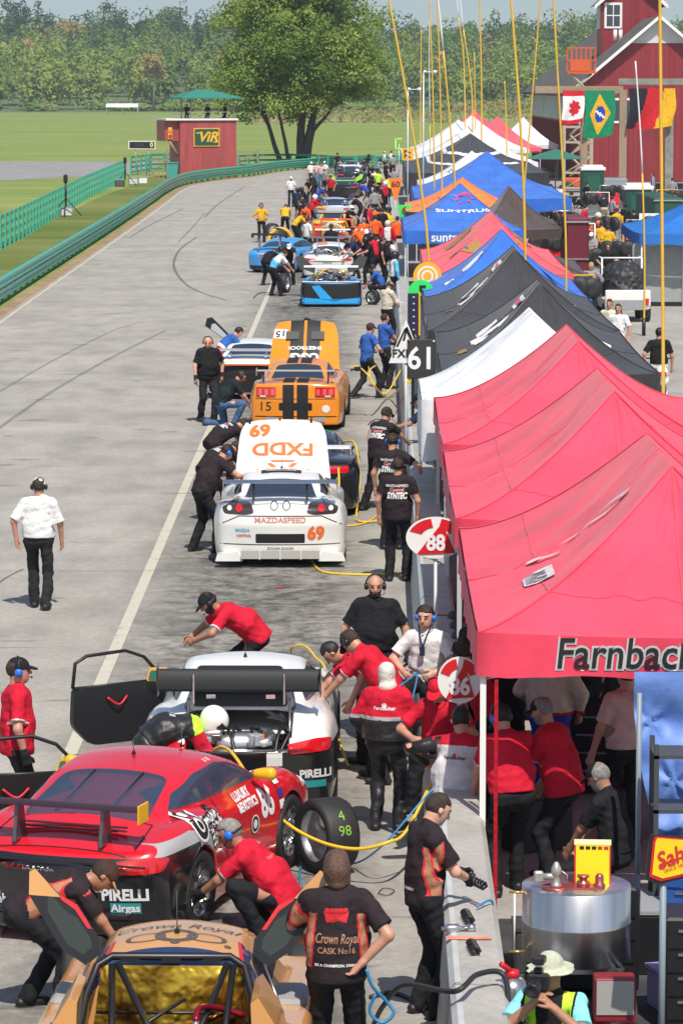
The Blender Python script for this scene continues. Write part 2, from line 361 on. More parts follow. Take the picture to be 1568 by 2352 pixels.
    Vs, Fs = solid(t, h, cuts=(sleeve_cut, hem), fold=.0042); cs = Vs[Fs].mean(1); mi = np.zeros(len(Fs), int)
    for c, u in cuffs: mi[(((cs-c)**2).sum(1) < .02) & (np.abs((cs-c) @ u+.006) < .009)] = 1
    out['shirt'] = (Vs, Fs, mi, cs)
    # trousers
    L = [Prim(s['hL'], s['hR'], .098+fat*.5, .098+fat*.5, k=.04), Prim(s['P'], s['P']+s['Rh'] @ V3(0,0,.07), .108+fat*.7, .105+fat*.8, side=shx, flat=1.3, k=.03)]
    for q in 'LR': L += [Prim(s['h'+q], s['k'+q], .092, .072, k=.02), Prim(s['k'+q], s['a'+q]+V3(0,0,-.02), .072, .068, k=.02)]
    top = s['P']+s['Rh'] @ V3(0,0,.10); tcut = lambda X: np.where(((X-s['P'])**2).sum(-1) < .1, (X-top) @ bu, -9.)
    Vt, Ft = solid(L, h, cuts=(tcut,), fold=.0062); out['trousers'] = (Vt, Ft, None)
    out['shoe'] = []
    for q, tw in (('L', s['toe'][0]), ('R', s['toe'][1])):
        a = s['a'+q]; d = rotm('z', R(-tw)) @ V3(0,1,0); shin = a-s['k'+q]; shin /= np.linalg.norm(shin)
        if shin[2] > -.5: d = V3(0,0,-1) if shin[1] < 0 else d
        z0 = V3(0,0,-.045) if shin[2] < -.5 else shin*.03
        out['shoe'].append(solid([Prim(a+z0-d*.05, a+z0+d*.16, .040, .032, side=np.cross(d, V3(0,0,1)), flat=1.15, k=.02), Prim(a, a+z0, .045, .045)], max(h, .012)))
    # hair, cap, ears
    if hair in ('short', 'long'):
        hp = [Prim(hl(0,-.012,.026), 0, V3(.086,.103,.104), None, frame=HR, k=.02)]
        if hair == 'long': hp += [Prim(hl(0,-.05,-.02), hl(0,-.055,-.10), .078, .06, side=HR @ V3(1,0,0), flat=1.15, k=.03), Prim(hl(-.06,-.01,-.03), hl(-.055,-.02,-.09), .035, .03), Prim(hl(.06,-.01,-.03), hl(.055,-.02,-.09), .035, .03)]
        fc = lambda X: (lambda L_: np.minimum(L_[..., 1]-.035+np.where(np.abs(L_[..., 0]) > .06, .03, 0), .062-L_[..., 2]+0*L_[..., 1]) if True else 0)((X-H) @ HR)
        bc = (lambda X: -(((X-H) @ HR)[..., 2]+.062)) if hair == 'short' else (lambda X: -(((X-H) @ HR)[..., 2]+.2))
        out['hair'] = solid(hp, h*.9, cuts=(fc, bc), fold=.003)
    if cap:
        sg = -1 if cap == 'back' else 1; Lr = lambda X: (X-H) @ HR
        if cap in ('cap', 'back'):
            cp = [Prim(hl(0,-.004,.030), 0, V3(.087,.106,.098), None, frame=HR, k=.01)]
            V1, F1 = solid(cp, h*.9, cuts=(lambda X: .022-Lr(X)[..., 2],))
            dm = [Prim(hl(0,sg*.10,.028), 0, V3(.074,.085,.013), None, frame=HR @ rotm('x', -sg*R(14)), k=.01)]
            V2, F2 = solid(dm, min(h, .009), cuts=(lambda X: .055-sg*Lr(X)[..., 1],)); out['cap'] = (V1, F1); out['brim'] = (V2, F2)
        elif cap == 'helmet':
            V1, F1 = solid([Prim(hl(0,0,.01), 0, V3(.125,.145,.135), None, frame=HR, k=.01), Prim(hl(0,.05,-.07), hl(0,.03,-.07), .075, .08, side=HR @ V3(1,0,0), flat=1.2, k=.04)], h)
            c = ((V1[F1].mean(1))-H) @ HR; out['helmet'] = (V1, F1, ((c[:,1] > .05) & (np.abs(c[:,2]-.01) < .04)).astype(int))
        elif cap == 'hood':
            out['balaclava'] = solid([Prim(hl(0,-.008,.02), 0, V3(.09,.11,.112), None, frame=HR, k=.02), Prim(hl(0,0,-.06), s['N']+upv*.0, .075, .10, k=.05)], h, cuts=(lambda X: np.minimum(Lr(X)[..., 1]-.06, .05-np.abs(Lr(X)[..., 2])),), fold=.003)
        elif cap == 'brimhat':
            a = solid([Prim(hl(0,-.004,.04), 0, V3(.092,.108,.10), None, frame=HR, k=.01), Prim(hl(0,0,.022), 0, V3(.165,.185,.012), None, frame=HR, k=.02)], .009, fold=.002); out['hat'] = a
    if ears:
        for sg in (-1, 1):
            ax = Vector(HR @ V3(sg,0,0)); M = aim(ax, Vector(HR @ V3(0,0,1)))
            m = MB(); m.lathe([(.0,-.01),(.036,-.008),(.040,.006),(.034,.024),(.018,.03),(0,.031)], 12, 0, M, hl(sg*.086,-.008,-.006)); out.setdefault('cups', []).append((m.v, m.f))
        m = MB(); back = ears == 'behind'
        m.tube([hl(.1*math.cos(q), -.118*math.sin(q) if back else -.005, (.0 if back else .128*math.sin(q))+.004) for q in np.linspace(0, math.pi, 9)], .009, 6)
        m.tube(smooth_pts([hl(-.1,.01,-.03), hl(-.085,.07,-.07), hl(-.03,.118,-.068)], 3), .004, 5); m.box(hl(-.022,.12,-.068), (.02,.015,.014)); out['band'] = (m.v, m.f)
    if fine or True:
        out['glove'] = [solid(hand_prims(s['w'+q], s['e'+q], curl, fine, sg, .003)+[Prim(s['w'+q], s['w'+q]+(s['e'+q]-s['w'+q])*.2, .034, .036)], h) for q, sg in (('L',-1),('R',1))]
    _pc[k] = {}
    def bank(n, vf, mi=None):
        me = bpy.data.meshes.new(n); me.from_pydata([tuple(p) for p in vf[0]] if not isinstance(vf[0], np.ndarray) else vf[0].tolist(), [], vf[1].tolist() if isinstance(vf[1], np.ndarray) else vf[1])
        for _ in range(4): me.materials.append(None)
        if mi is not None: me.polygons.foreach_set('material_index', np.asarray(mi, dtype=np.int32))
        me.polygons.foreach_set('use_smooth', np.ones(len(me.polygons), dtype=bool)); me.update(); return me
    r = {}
    for n, a in out.items():
        if n in ('shoe', 'glove', 'cups'): r[n] = [bank(n, x) for x in a]
        elif n == 'shirt': r[n] = bank(n, a, a[2]); r['shirt_c'] = a[3]
        else: r[n] = bank(n, a, a[2] if len(a) > 2 else None)
    _pc[k] = r; return r
def person(pos, facing, label, pose='stand', h=.018, shirt=BLACK, trim=None, trousers=BLACK, skin=SKIN, hair=None, haircol=None, cap=None, capcol=None, brimcol=None, ears=None, earcol=BLK,
           glove=None, shoe=None, sleeve=.78, tuck=True, fat=0., fine=False, curl=.45, loose=1., beard=0, height=1.78, group=None, shirtfn=None, cat='person', stagger=0, roll=0):
    kw = POSES[pose] if isinstance(pose, str) else pose
    s = skel(**kw); haircol = haircol or HAIR; root = empty('person', pos, -R(facing), label, cat, group)
    root.scale = (height/1.78,)*3
    bm_ = body_meshes(pose if isinstance(pose, str) else repr(sorted(kw.items())), s, h, sleeve, tuck, fat, fine, hair or ('short' if not cap or cap in ('cap', 'back') else None), cap, ears, curl, loose, beard)
    def put(n, me, ms):
        if len(me.vertices) == 0: return None
        o = bpy.data.objects.new(n, me); link(o, root)
        for i, m in enumerate(ms): o.material_slots[i].link = 'OBJECT'; o.material_slots[i].material = m
        return o
    o = {'root': root, 's': s}
    o['body'] = put('body', bm_['body'], [skin, EYE, LIP, haircol])
    me = bm_['shirt']; ms = [shirt, trim or shirt]
    if shirtfn is not None:
        me = me.copy(); idx = np.zeros(len(me.polygons), dtype=np.int32); me.polygons.foreach_get('material_index', idx); extra = shirtfn['f'](bm_['shirt_c'], s); idx = np.where(extra > 0, extra+1, idx); me.polygons.foreach_set('material_index', idx.astype(np.int32)); ms += shirtfn['m']
    o['shirt'] = put('shirt', me, ms); o['trousers'] = put('trousers', bm_['trousers'], [trousers])
    for me in bm_['shoe']: put('shoe', me, [shoe or SHOE])
    if 'hair' in bm_ and not (hair == 'bald' or cap in ('helmet', 'hood')): put('hair', bm_['hair'], [haircol])
    if cap in ('cap', 'back'): c = put('cap', bm_['cap'], [capcol or BLACK]); b = put('brim', bm_['brim'], [brimcol or capcol or BLACK]); b.parent = c
    if cap == 'helmet': put('helmet', bm_['helmet'], [capcol or WHITE, DARK])
    if cap == 'hood': put('balaclava', bm_['balaclava'], [capcol or WHITE])
    if cap == 'brimhat': put('hat', bm_['hat'], [capcol or WHITE])
    if ears:
        b = put('headset', bm_['band'], [BLK])
        for me in bm_['cups']: put('ear_cup', me, [earcol]).parent = b
    if glove:
        for me in bm_['glove']: put('glove', me, [glove])
    return o
HAIR = mat('brown hair', (.035, .02, .012), .7, var=.3, vscale=40, bump=.6, bscale=90); HAIRG = mat('grey hair', (.22, .21, .2), .7, var=.3, vscale=40); HAIRB = mat('blonde hair', (.36, .24, .12), .7, var=.3, vscale=40); SHOE = mat('black shoe', (.015, .015, .016), .5); HAIRK = mat('black hair', (.012, .01, .01), .6, var=.2, vscale=40)
POSES = {
 'stand': dict(LF=(-.12,0), RF=(.12,.04), LH=(-.27,.06,.90), RH=(.27,.05,.90)),
 'walk': dict(LF=(-.09,.12), RF=(.11,-.16,.10), LH=(-.30,-.02,.93), RH=(.29,.10,.90), lean=3, toe=(-5,8)),
 'stride': dict(LF=(-.09,.30), RF=(.11,-.38,.14), LH=(-.22,.28,1.06), RH=(.22,.30,1.02), lean=8, head=(8,0), toe=(-5,8), hip=(0,0,.88)),
 'hips': dict(LF=(-.12,0), RF=(.12,.04), LH=(-.20,.10,1.02), RH=(.20,.10,1.02), eL=(-1,-.5,0), eR=(1,-.5,0)),
 'fold': dict(LF=(-.13,0), RF=(.13,.03), LH=(.08,.24,1.18), RH=(-.08,.26,1.14), eL=(-1,0,-.6), eR=(1,0,-.6), head=(8,10)),
 'read': dict(LF=(-.11,0), RF=(.13,.05), LH=(-.07,.34,1.08), RH=(.07,.34,1.06), head=(32,0), lean=4, eL=(-1,-.3,-.6), eR=(1,-.3,-.6)),
 'reach': dict(LF=(-.15,-.12), RF=(.15,.12), LH=(-.16,.52,1.12), RH=(.14,.58,1.10), lean=18, head=(22,0), hip=(0,-.04,.92)),
 'bend': dict(hip=(0,-.28,.86), lean=72, head=(62,0), LH=(-.16,.62,.66), RH=(.16,.66,.62), LF=(-.16,-.22), RF=(.16,.0), eL=(-1,0,.2), eR=(1,0,.2)),
 'stoop': dict(hip=(0,-.18,.90), lean=48, head=(45,0), LH=(-.16,.55,.80), RH=(.16,.58,.78), LF=(-.15,-.14), RF=(.15,.06), eL=(-1,-.3,0), eR=(1,-.3,0)),
 'squat': dict(hip=(0,-.12,.42), lean=32, head=(28,0), LH=(-.10,.46,.42), RH=(.12,.48,.44), LF=(-.20,.05), RF=(.20,.10), kL=(-.5,1,.6), kR=(.5,1,.6), eL=(-1,0,-.3), eR=(1,0,-.3), toe=(-22,22)),
 'kneel': dict(hip=(0,-.10,.46), lean=40, head=(40,0), LH=(-.12,.50,.42), RH=(.14,.52,.40), LF=(-.12,-.42,.10), RF=(.14,.14), kL=(0,1,-.4), kR=(.2,1,.5), eL=(-1,0,0), eR=(1,0,0)),
 'sit': dict(hip=(0,0,.93), lean=10, head=(5,0), LH=(-.17,.34,1.02), RH=(.17,.34,1.02), LF=(-.14,.44,.42), RF=(.14,.46,.44), kL=(0,1,.5), kR=(0,1,.5), eL=(-1,-.4,-.2), eR=(1,-.4,-.2)),
}
def shirt_text(p, rows, m, z0=.12, back=True, **k):
    """lettering across the back (or chest) of a shirt; rows: (text, size, drop, opts)"""
    s = p['s']; n = s['Rf'] @ V3(0, -1 if back else 1, .0); up = s['Rf'] @ V3(0,0,1); M = aim(n, up); b = bvh_of(p['shirt']); c = s['S']
    for r in rows:
        t, sz, dz = r[:3]; o = dict(r[3]) if len(r) > 3 else {}; mm = o.pop('m', m); dx = o.pop('dx', 0)
        wtext(t, sz, M, c-up*dz+np.array(M @ Vector((1,0,0)))*dx, b, mm, p['shirt'], off=.006, back=.35, **o)
# ------------------------------------------------------------------ cars: local +Y is the nose, origin on the ground at mid length
def tab(pts, sm=.06):
    ys = np.array([p[0] for p in pts], float); zs = np.array([p[1] for p in pts], float); g = np.arange(ys[0]-.6, ys[-1]+.6, .01); v = np.interp(g, ys, zs)
    k = np.exp(-.5*(np.arange(-30, 31)*.01/sm)**2); k /= k.sum(); v = np.convolve(np.pad(v, 30, mode='edge'), k, 'valid')
    return lambda y: np.interp(y, g, v)
def gauss(d, s): return np.exp(-.5*(d/s)**2)
def car_field(c):
    hb, wb, roof = tab(c['deck'], c.get('dsm', .06)), tab(c['plan'], .10), tab(c['roof'], c.get('rsm', .05)); zb = c.get('zb', .10)
    def F(X):
        x, y, z = np.abs(X[..., 0]), X[..., 1], X[..., 2]
        W = wb(y); T = hb(y)-c.get('crown', .05)*(x/W)**2
        for (yw, xw, am, sy, sx_) in c.get('bumps', ()): T = T+am*gauss(y-yw, sy)*gauss(x-xw, sx_)
        for (yw, zw, am, sy, sz) in c.get('flares', ()): W = W+am*gauss(y-yw, sy)*gauss(z-zw, sz)
        Wz = W-c.get('tuck', .05)*np.clip((z-.55)/.35, 0, 1.5)**2-.03*np.clip((.3-z)/.2, 0, 1)
        yc = (c['y0']+c['y1'])/2; hl_ = (c['y1']-c['y0'])/2; nose = c.get('nose', .30); tail = c.get('tail', .16)
        e1 = y-(c['y1']-nose*(x/.9)**2.6-c.get('rakef', .25)*np.clip(z-.45, 0, 1)); e0 = (c['y0']+tail*(x/.9)**2.6+c.get('raker', .10)*np.abs(z-.62))-y
        k = c.get('k', .09)
        f = smax(smax(x-Wz, z-T, k), smax(e1, e0, .02), k); f = smax(f, zb-z, .03)
        g0, g1, z0, z1 = c['gh']; rf = roof(y); gw = g0+(g1-g0)*np.clip((z-z0)/(z1-z0), -.3, 1.2)-c.get('gtaper', .0)*np.clip((-y-.2)/1.2, 0, 1)**2
        g = smax(x-gw, z-(rf-c.get('rcrown', .05)*(x/g1)**2), c.get('gk', .10)); g = np.maximum(g, z0-.2-z)
        f = smin(f, g, .06)
        for (yw, zw, r) in c['arch']:
            cy = r-np.sqrt((y-yw)**2+(z-zw)**2); a = np.maximum(-cy, c.get('xin', .58)-x); f = smax(f, -a, .012)
        for lo, hi in c.get('holes', ()):      # open bays
            q = np.maximum.reduce([lo[0]-X[..., 0], X[..., 0]-hi[0], lo[1]-y, y-hi[1], lo[2]-z, z-hi[2]]); f = smax(f, -q, .01)
        if c.get('cabin'):
            gi = g+.05; gi = np.maximum(gi, c['cabin'][2]-z); gi = np.maximum(gi, np.maximum(c['cabin'][0]-y, y-c['cabin'][1])); f = smax(f, -gi, .01)
        return f
    return F
_cc = {}
def car_shell(key, c, h):
    if key in _cc: return _cc[key]
    F = car_field(c); lo = np.array([-1.15, c['y0']-.15, 0.]); hi = np.array([1.15, c['y1']+.15, c.get('top', 1.45)])
    n = np.ceil((hi-lo)/h).astype(int)+1; X = np.stack(np.meshgrid(*[lo[i]+np.arange(n[i])*h for i in range(3)], indexing='ij'), -1).astype(np.float32)
    V, Q = surfnet(F(X).astype(np.float32), lo, h); _cc[key] = (V, Q); return V, Q
AX = {'side': (0, (1,2)), 'back': (1, (0,2)), 'top': (2, (0,1))}
def cut_region(bm, view, poly, sign=0, mi=None, tmin=.0, extra=None):
    """cuts the outline poly (convex, in the view's two axes) into the shell; sets material mi inside; returns the faces"""
    ax, (a, b) = AX[view]; P = [tuple(p) for p in poly]; ar = sum(P[i][0]*P[(i+1)%len(P)][1]-P[(i+1)%len(P)][0]*P[i][1] for i in range(len(P)))
    if ar < 0: P = P[::-1]
    lo = (min(p[0] for p in P), min(p[1] for p in P)); hi = (max(p[0] for p in P), max(p[1] for p in P))
    C = []
    for f in bm.faces:
        q = f.verts[0].co
        if lo[0]-.06 < q[a] < hi[0]+.06 and lo[1]-.06 < q[b] < hi[1]+.06 and (f.normal[ax]*sign > tmin if sign else abs(f.normal[ax]) > tmin) and (extra is None or extra(f.calc_center_median())): C.append(f)
    for i in range(len(P)):
        p, q = P[i], P[(i+1)%len(P)]; n = [0,0,0]; co = [0,0,0]; n[a] = q[1]-p[1]; n[b] = -(q[0]-p[0]); co[a], co[b] = p
        L = math.hypot(n[a], n[b])
        if L < 1e-6: continue
        fs = []; rest = []
        na, nb = n[a]/L, n[b]/L; da, db = (q[0]-p[0])/L, (q[1]-p[1])/L; pa, pb = p
        for f in C:      # only faces this edge passes through
            w0 = f.verts[0].co; xa = w0[a]-pa; xb = w0[b]-pb; t_ = xa*da+xb*db
            if t_ < -.07 or t_ > L+.07 or abs(xa*na+xb*nb) > .07: rest.append(f); continue
            s_ = [((v.co[a]-p[0])*n[a]+(v.co[b]-p[1])*n[b])/L for v in f.verts]; hit = False
            if min(s_) < -1e-5 and max(s_) > 1e-5:
                c_ = f.verts[0].co; t = ((c_[a]-p[0])*(q[0]-p[0])+(c_[b]-p[1])*(q[1]-p[1]))/(L*L)
                hit = -.06/L-.02 < t < 1+.06/L+.02
            (fs if hit else rest).append(f)
        if fs:
            r = bmesh.ops.bisect_plane(bm, geom=fs+list({e for f in fs for e in f.edges})+list({v for f in fs for v in f.verts}), plane_co=co, plane_no=n, dist=1e-5)
            new = {g for g in r['geom'] if isinstance(g, bmesh.types.BMFace)}|{f for f in fs if f.is_valid}
            for f in new: f.normal_update()
            C = [f for f in rest if f.is_valid]+list(new)
    def inside(q):
        for i in range(len(P)):
            p, r = P[i], P[(i+1)%len(P)]
            if (r[0]-p[0])*(q[b]-p[1])-(r[1]-p[1])*(q[a]-p[0]) < -1e-7: return False
        return True
    fs = [f for f in C if inside(f.calc_center_median())]
    if mi is not None:
        for f in fs: f.material_index = mi
    return fs
def shell_bm(V, Q):
    me = bpy.data.meshes.new('q'); me.from_pydata(V.tolist(), [], Q.tolist()); me.update(); bm = bmesh.new(); bm.from_mesh(me); bpy.data.meshes.remove(me); bm.faces.ensure_lookup_table()
    bm.normal_update(); return bm
def lift(bm, fs, name, m, parent, off=0., remove=True):
    """takes faces out of the shell as a part of their own"""
    idx = {}; v = []; F = []
    for f in fs:
        q = []
        for w_ in f.verts:
            if w_ not in idx: idx[w_] = len(v); v.append(w_.co+w_.normal*off)
            q.append(idx[w_])
        F.append(tuple(q))
    if not F: return None
    o = mk(name, v, F, m, parent, smooth=True)
    if remove: bmesh.ops.delete(bm, geom=fs, context='FACES')
    return o
def rpoly(pts, r=.05, n=3):
    """rounds the corners of a convex outline"""
    out = []; N = len(pts)
    for i in range(N):
        a, b, c = Vector(pts[i-1]), Vector(pts[i]), Vector(pts[(i+1)%N]); u = (a-b); v = (c-b); rr = min(r, u.length*.4, v.length*.4); p, q = b+u.normalized()*rr, b+v.normalized()*rr
        for k in range(n+1): t = k/n; out.append(tuple(p*(1-t)**2+b*2*t*(1-t)+q*t*t))
    return out
def bank_body(bm, mats, root, name='body'):
    me = bpy.data.meshes.new(name); bm.to_mesh(me); bm.free()
    for m in mats: me.materials.append(m)
    me.polygons.foreach_set('use_smooth', np.ones(len(me.polygons), dtype=bool)); me.update()
    o = bpy.data.objects.new(name, me); return link(o, root)
def wheel(parent, x, y, r=.33, w_=.28, spokes=10, rimm=None, rimr=.72, camber=0, n=32, name='wheel'):
    sg = 1 if x > 0 else -1; o = empty(name, (x, y, r)); o.parent = parent
    M = aim((sg,0,0)); m = MB(); h = w_/2; R0 = r*rimr
    m.lathe([(R0,-h*.8),(r*.93,-h),(r*.99,-h*.75),(r,0),(r*.99,h*.75),(r*.93,h),(R0,h*.82),(R0-.012,h*.80),(R0-.012,-h*.8)], n, 0, M, cap=False); m.build('tyre', RUB, o)
    m = MB(); m.lathe([(R0-.012,h*.84),(R0-.03,h*.70),(R0-.05,h*.2),(R0-.05,-h*.7)], n, 0, M, cap=False)
    for k in range(spokes):
        a = 2*math.pi*k/spokes; d = Vector((0, math.cos(a), math.sin(a))); t = Vector((0,-math.sin(a),math.cos(a)))
        for s_ in (-1, 1): m.tube([Vector((sg*h*.45,0,0))+d*.04+t*s_*.008, Vector((sg*h*.7,0,0))+d*(R0-.02)+t*s_*.022], .010, 4)
    m.lathe([(.0,h*.6),(.05,h*.58),(.065,h*.4),(.065,0)], 14, 0, M); m.build('rim', rimm or STEEL, o)
    m = MB(); m.lathe([(0,h*.02),(R0*.97,h*.02),(R0*.97,-h*.05)], 20, 0, M); m.build('brake_disc', DARK, o)
    return o
def airfoil(m, x0, x1, y, z, chord, th, tilt=0, mi=0, n=12):
    pr = []
    for i in range(n+1): t = i/n; pr.append((chord*(.5-t), th*(.3+2.6*math.sqrt(t)*(1-t)) if 0 < t < 1 else 0))
    for i in range(n-1, 0, -1): t = i/n; pr.append((chord*(.5-t), -th*.35*(1-t)))
    c, s = math.cos(tilt), math.sin(tilt); vs = [(x, y+a*c-b*s, z+a*s+b*c) for x in (x0, x1) for a, b in pr]; k = len(pr)
    return m.add(vs, [tuple(range(k-1,-1,-1)), tuple(range(k,2*k))]+[(i,(i+1)%k,k+(i+1)%k,k+i) for i in range(k)], mi, False)
C911 = dict(y0=-2.17, y1=2.20, zb=.11, top=1.40, k=.10, crown=.05, nose=.36, tail=.20, raker=.16, rakef=.30, tuck=.07,
  deck=[(-2.2,.76),(-1.95,.85),(-1.5,.92),(-.9,.91),(0,.87),(.9,.87),(1.4,.80),(1.9,.68),(2.2,.56)], plan=[(-2.2,.80),(-1.9,.91),(-1.2,.955),(-.5,.88),(.5,.87),(1.2,.91),(1.7,.88),(2.2,.74)],
  roof=[(-2.3,.66),(-1.85,.86),(-1.3,1.05),(-.72,1.215),(-.25,1.275),(.10,1.27),(.45,1.17),(.95,.93),(1.3,.72),(1.6,.5)], gh=(.76,.58,.88,1.27), gtaper=.10, gk=.09, rcrown=.06,
  bumps=[(-1.2,.80,.05,.45,.14),(1.25,.70,.11,.38,.16),(1.25,.0,-.05,.45,.30)], flares=[(-1.18,.50,.025,.40,.3),(1.18,.45,.03,.36,.3)], arch=[(-1.18,.33,.375),(1.18,.33,.37)], xin=.60, cabin=(-1.45,.95,.60), rsm=.09)
GLASS = mat('tinted glass', (.05, .07, .12), .05, spec=.8, alpha=.68); GLASSD = mat('dark glass', (.025, .036, .06), .05, spec=.9)
TAILR = mat('red lamp lens', (.55, .008, .012), .12, coat=1.); TAILW = mat('clear lamp lens', (.7, .66, .64), .1, coat=1.)
AMB = mat('amber lens', (.8, .25, .02), .2)
def mirror_(pts): return [(-p[0], p[1]) for p in pts]
def car911(root, key, pm, mm, h=.016, lid=True, zlow=None, dooropen=None, holes=(), livery=None, glass=GLASS):
    """pm: paint, mm: materials list appended; returns body object"""
    c = dict(C911); c['holes'] = holes; V, Q = car_shell('911'+str(holes)+str(h), c, h); bm = shell_bm(V, Q); mats = [pm]+mm
    if livery: livery(bm)
    side = rpoly([(-1.20,.975),(-.98,1.08),(-.50,1.165),(-.02,1.18),(.28,1.125),(.72,.935),(.68,.915)], .06)
    for sg, nm in ((1,'side_window'), (-1,'side_window')):
        cut = cut_region(bm, 'side', side, sg, None, .0, lambda q: q.z > .87)
        if sg == dooropen: lift(bm, cut, nm, DARK, root, -.3)
        else: lift(bm, cut, nm, glass, root)
    rear = rpoly([(-.56,-1.50),(.56,-1.50),(.47,-.72),(-.47,-.72)], .12)
    lift(bm, cut_region(bm, 'top', rear, 1, None, .0, lambda q: q.z > .90), 'rear_window', glass, root)
    fr = rpoly([(-.47,.20),(.47,.20),(.60,.92),(-.60,.92)], .10)
    lift(bm, cut_region(bm, 'top', fr, 1, None, .0, lambda q: q.z > .88), 'windshield', glass, root)
    for sg in (1, -1):
        lp = rpoly([(sg*.45,.715),(sg*.50,.63),(sg*.88,.645),(sg*.90,.755),(sg*.76,.765)], .04)
        lift(bm, cut_region(bm, 'back', lp, -1, None, .0, lambda q: q.y < -1.4), 'tail_light', TAILR, root, .012)
        l2 = rpoly([(sg*.50,.705),(sg*.53,.675),(sg*.78,.69),(sg*.78,.735),(sg*.62,.735)], .02)
        wrap([(p[0]-sg*.66, p[1]-.71) for p in l2], [tuple(range(len(l2)))] if sg > 0 else [tuple(range(len(l2)))[::-1]], aim((0,-1,0)), (sg*.66,-2.1,.71), BVHTree.FromBMesh(bm), TAILW, root, 'lamp_window', .024, .8)
    b = bank_body(bm, mats, root)
    for x, y in ((.80,-1.18),(-.80,-1.18),(.78,1.18),(-.78,1.18)): wheel(root, x, y, .335, .29, 10)
    m = MB(); m.box((0,0,.14), (1.3,3.4,.08)); m.box((0,-1.2,.3),(1.1,.2,.2)); m.build('underfloor', DARK, root)
    # cage and seat seen through the glass
    m = MB()
    for sg in (-1, 1):
        m.tube([(sg*.50,-1.25,.75),(sg*.44,-.55,1.16),(sg*.42,.1,1.19),(sg*.55,.75,.88)], .02, 6); m.tube([(sg*.44,-.5,1.17),(-sg*.42,-1.2,.78)], .02, 6)
    m.tube([(-.45,-.5,.62),(-.44,-.5,1.17),(.44,-.5,1.17),(.45,-.5,.62)], .02, 6); m.build('roll_cage', mat('cage paint', (.42,.44,.48), .4), root)
    m = MB(); m.box((-.3,-.25,.82), (.42,.12,.6), bev=.04); m.box((-.3,0,.62), (.42,.5,.14), bev=.04); m.build('seat', BLACK, root)
    m = MB(); m.box((0,-.9,.62), (1.1,.9,.03)); m.build('cabin_floor', mat('cabin grey', (.25,.26,.28), .6), root)
    return b
def mirror_cap(root, x, y, z, m_):
    sg = 1 if x > 0 else -1; v, f = solid([Prim((x,y,z),(x+sg*.13,y-.02,z+.01), .042, .055, side=V3(0,0,1), flat=1.1)], .014); mk('wing_mirror', v, f, m_, root, smooth=True)
# ------------------------------------------------------------------ the setting
def sheet(name, poly, z, m, kind='structure'):
    """a flat sheet from an outline given in order (triangulated)"""
    bm = bmesh.new(); bm.faces.new([bm.verts.new((p[0], p[1], z)) for p in poly]); bmesh.ops.triangulate(bm, faces=bm.faces)
    for f in bm.faces:
        if f.normal.z < 0: f.normal_flip()
    me = bpy.data.meshes.new(name); bm.to_mesh(me); bm.free(); me.materials.append(m); o = bpy.data.objects.new(name, me); link(o); return tag(o, kind=kind)
def ribbon(name, pts, w_, z, m, parent=None, z1=None):
    P = [Vector((p[0], p[1], 0)) for p in pts]; v = []
    for i, p in enumerate(P):
        t = (P[min(i+1,len(P)-1)]-P[max(i-1,0)]).normalized(); n = Vector((t.y,-t.x,0)); v += [p-n*w_/2+Vector((0,0,z)), p+n*w_/2+Vector((0,0,z))]
    return mk(name, v, [(2*i,2*i+1,2*i+3,2*i+2) for i in range(len(P)-1)], m, parent)
def node_mat(name, build):
    m = bpy.data.materials.new(name); m.use_nodes = True; n = m.node_tree; b = n.nodes['Principled BSDF']
    tc = n.nodes.new('ShaderNodeTexCoord')
    def noise(scale, detail=4, st=(1,1,1), rough=.5):
        mp = n.nodes.new('ShaderNodeMapping'); mp.inputs['Scale'].default_value = st; n.links.new(tc.outputs['Object'], mp.inputs[0])
        q = n.nodes.new('ShaderNodeTexNoise'); q.inputs['Scale'].default_value = scale; q.inputs['Detail'].default_value = detail; q.inputs['Roughness'].default_value = rough; n.links.new(mp.outputs[0], q.inputs[0]); return q.outputs[0]
    def ramp(src, *st):
        r = n.nodes.new('ShaderNodeValToRGB'); e = r.color_ramp.elements
        while len(e) < len(st): e.new(.5)
        for i, (p, c) in enumerate(st): e[i].position = p; e[i].color = (*(c if isinstance(c, tuple) else (c,c,c)), 1)
        n.links.new(src, r.inputs[0]); return r.outputs[0]
    def mix(a, c, f=1., mode='MULTIPLY'):
        x = n.nodes.new('ShaderNodeMix'); x.data_type = 'RGBA'; x.blend_type = mode
        if hasattr(f, 'links'): n.links.new(f, x.inputs[0])
        else: x.inputs[0].default_value = f
        for i, q in ((6, a), (7, c)):
            if hasattr(q, 'links'): n.links.new(q, x.inputs[i])
            else: x.inputs[i].default_value = (*q, 1)
        return x.outputs[2]
    build(n, b, tc, noise, ramp, mix); _m[name] = m; return m
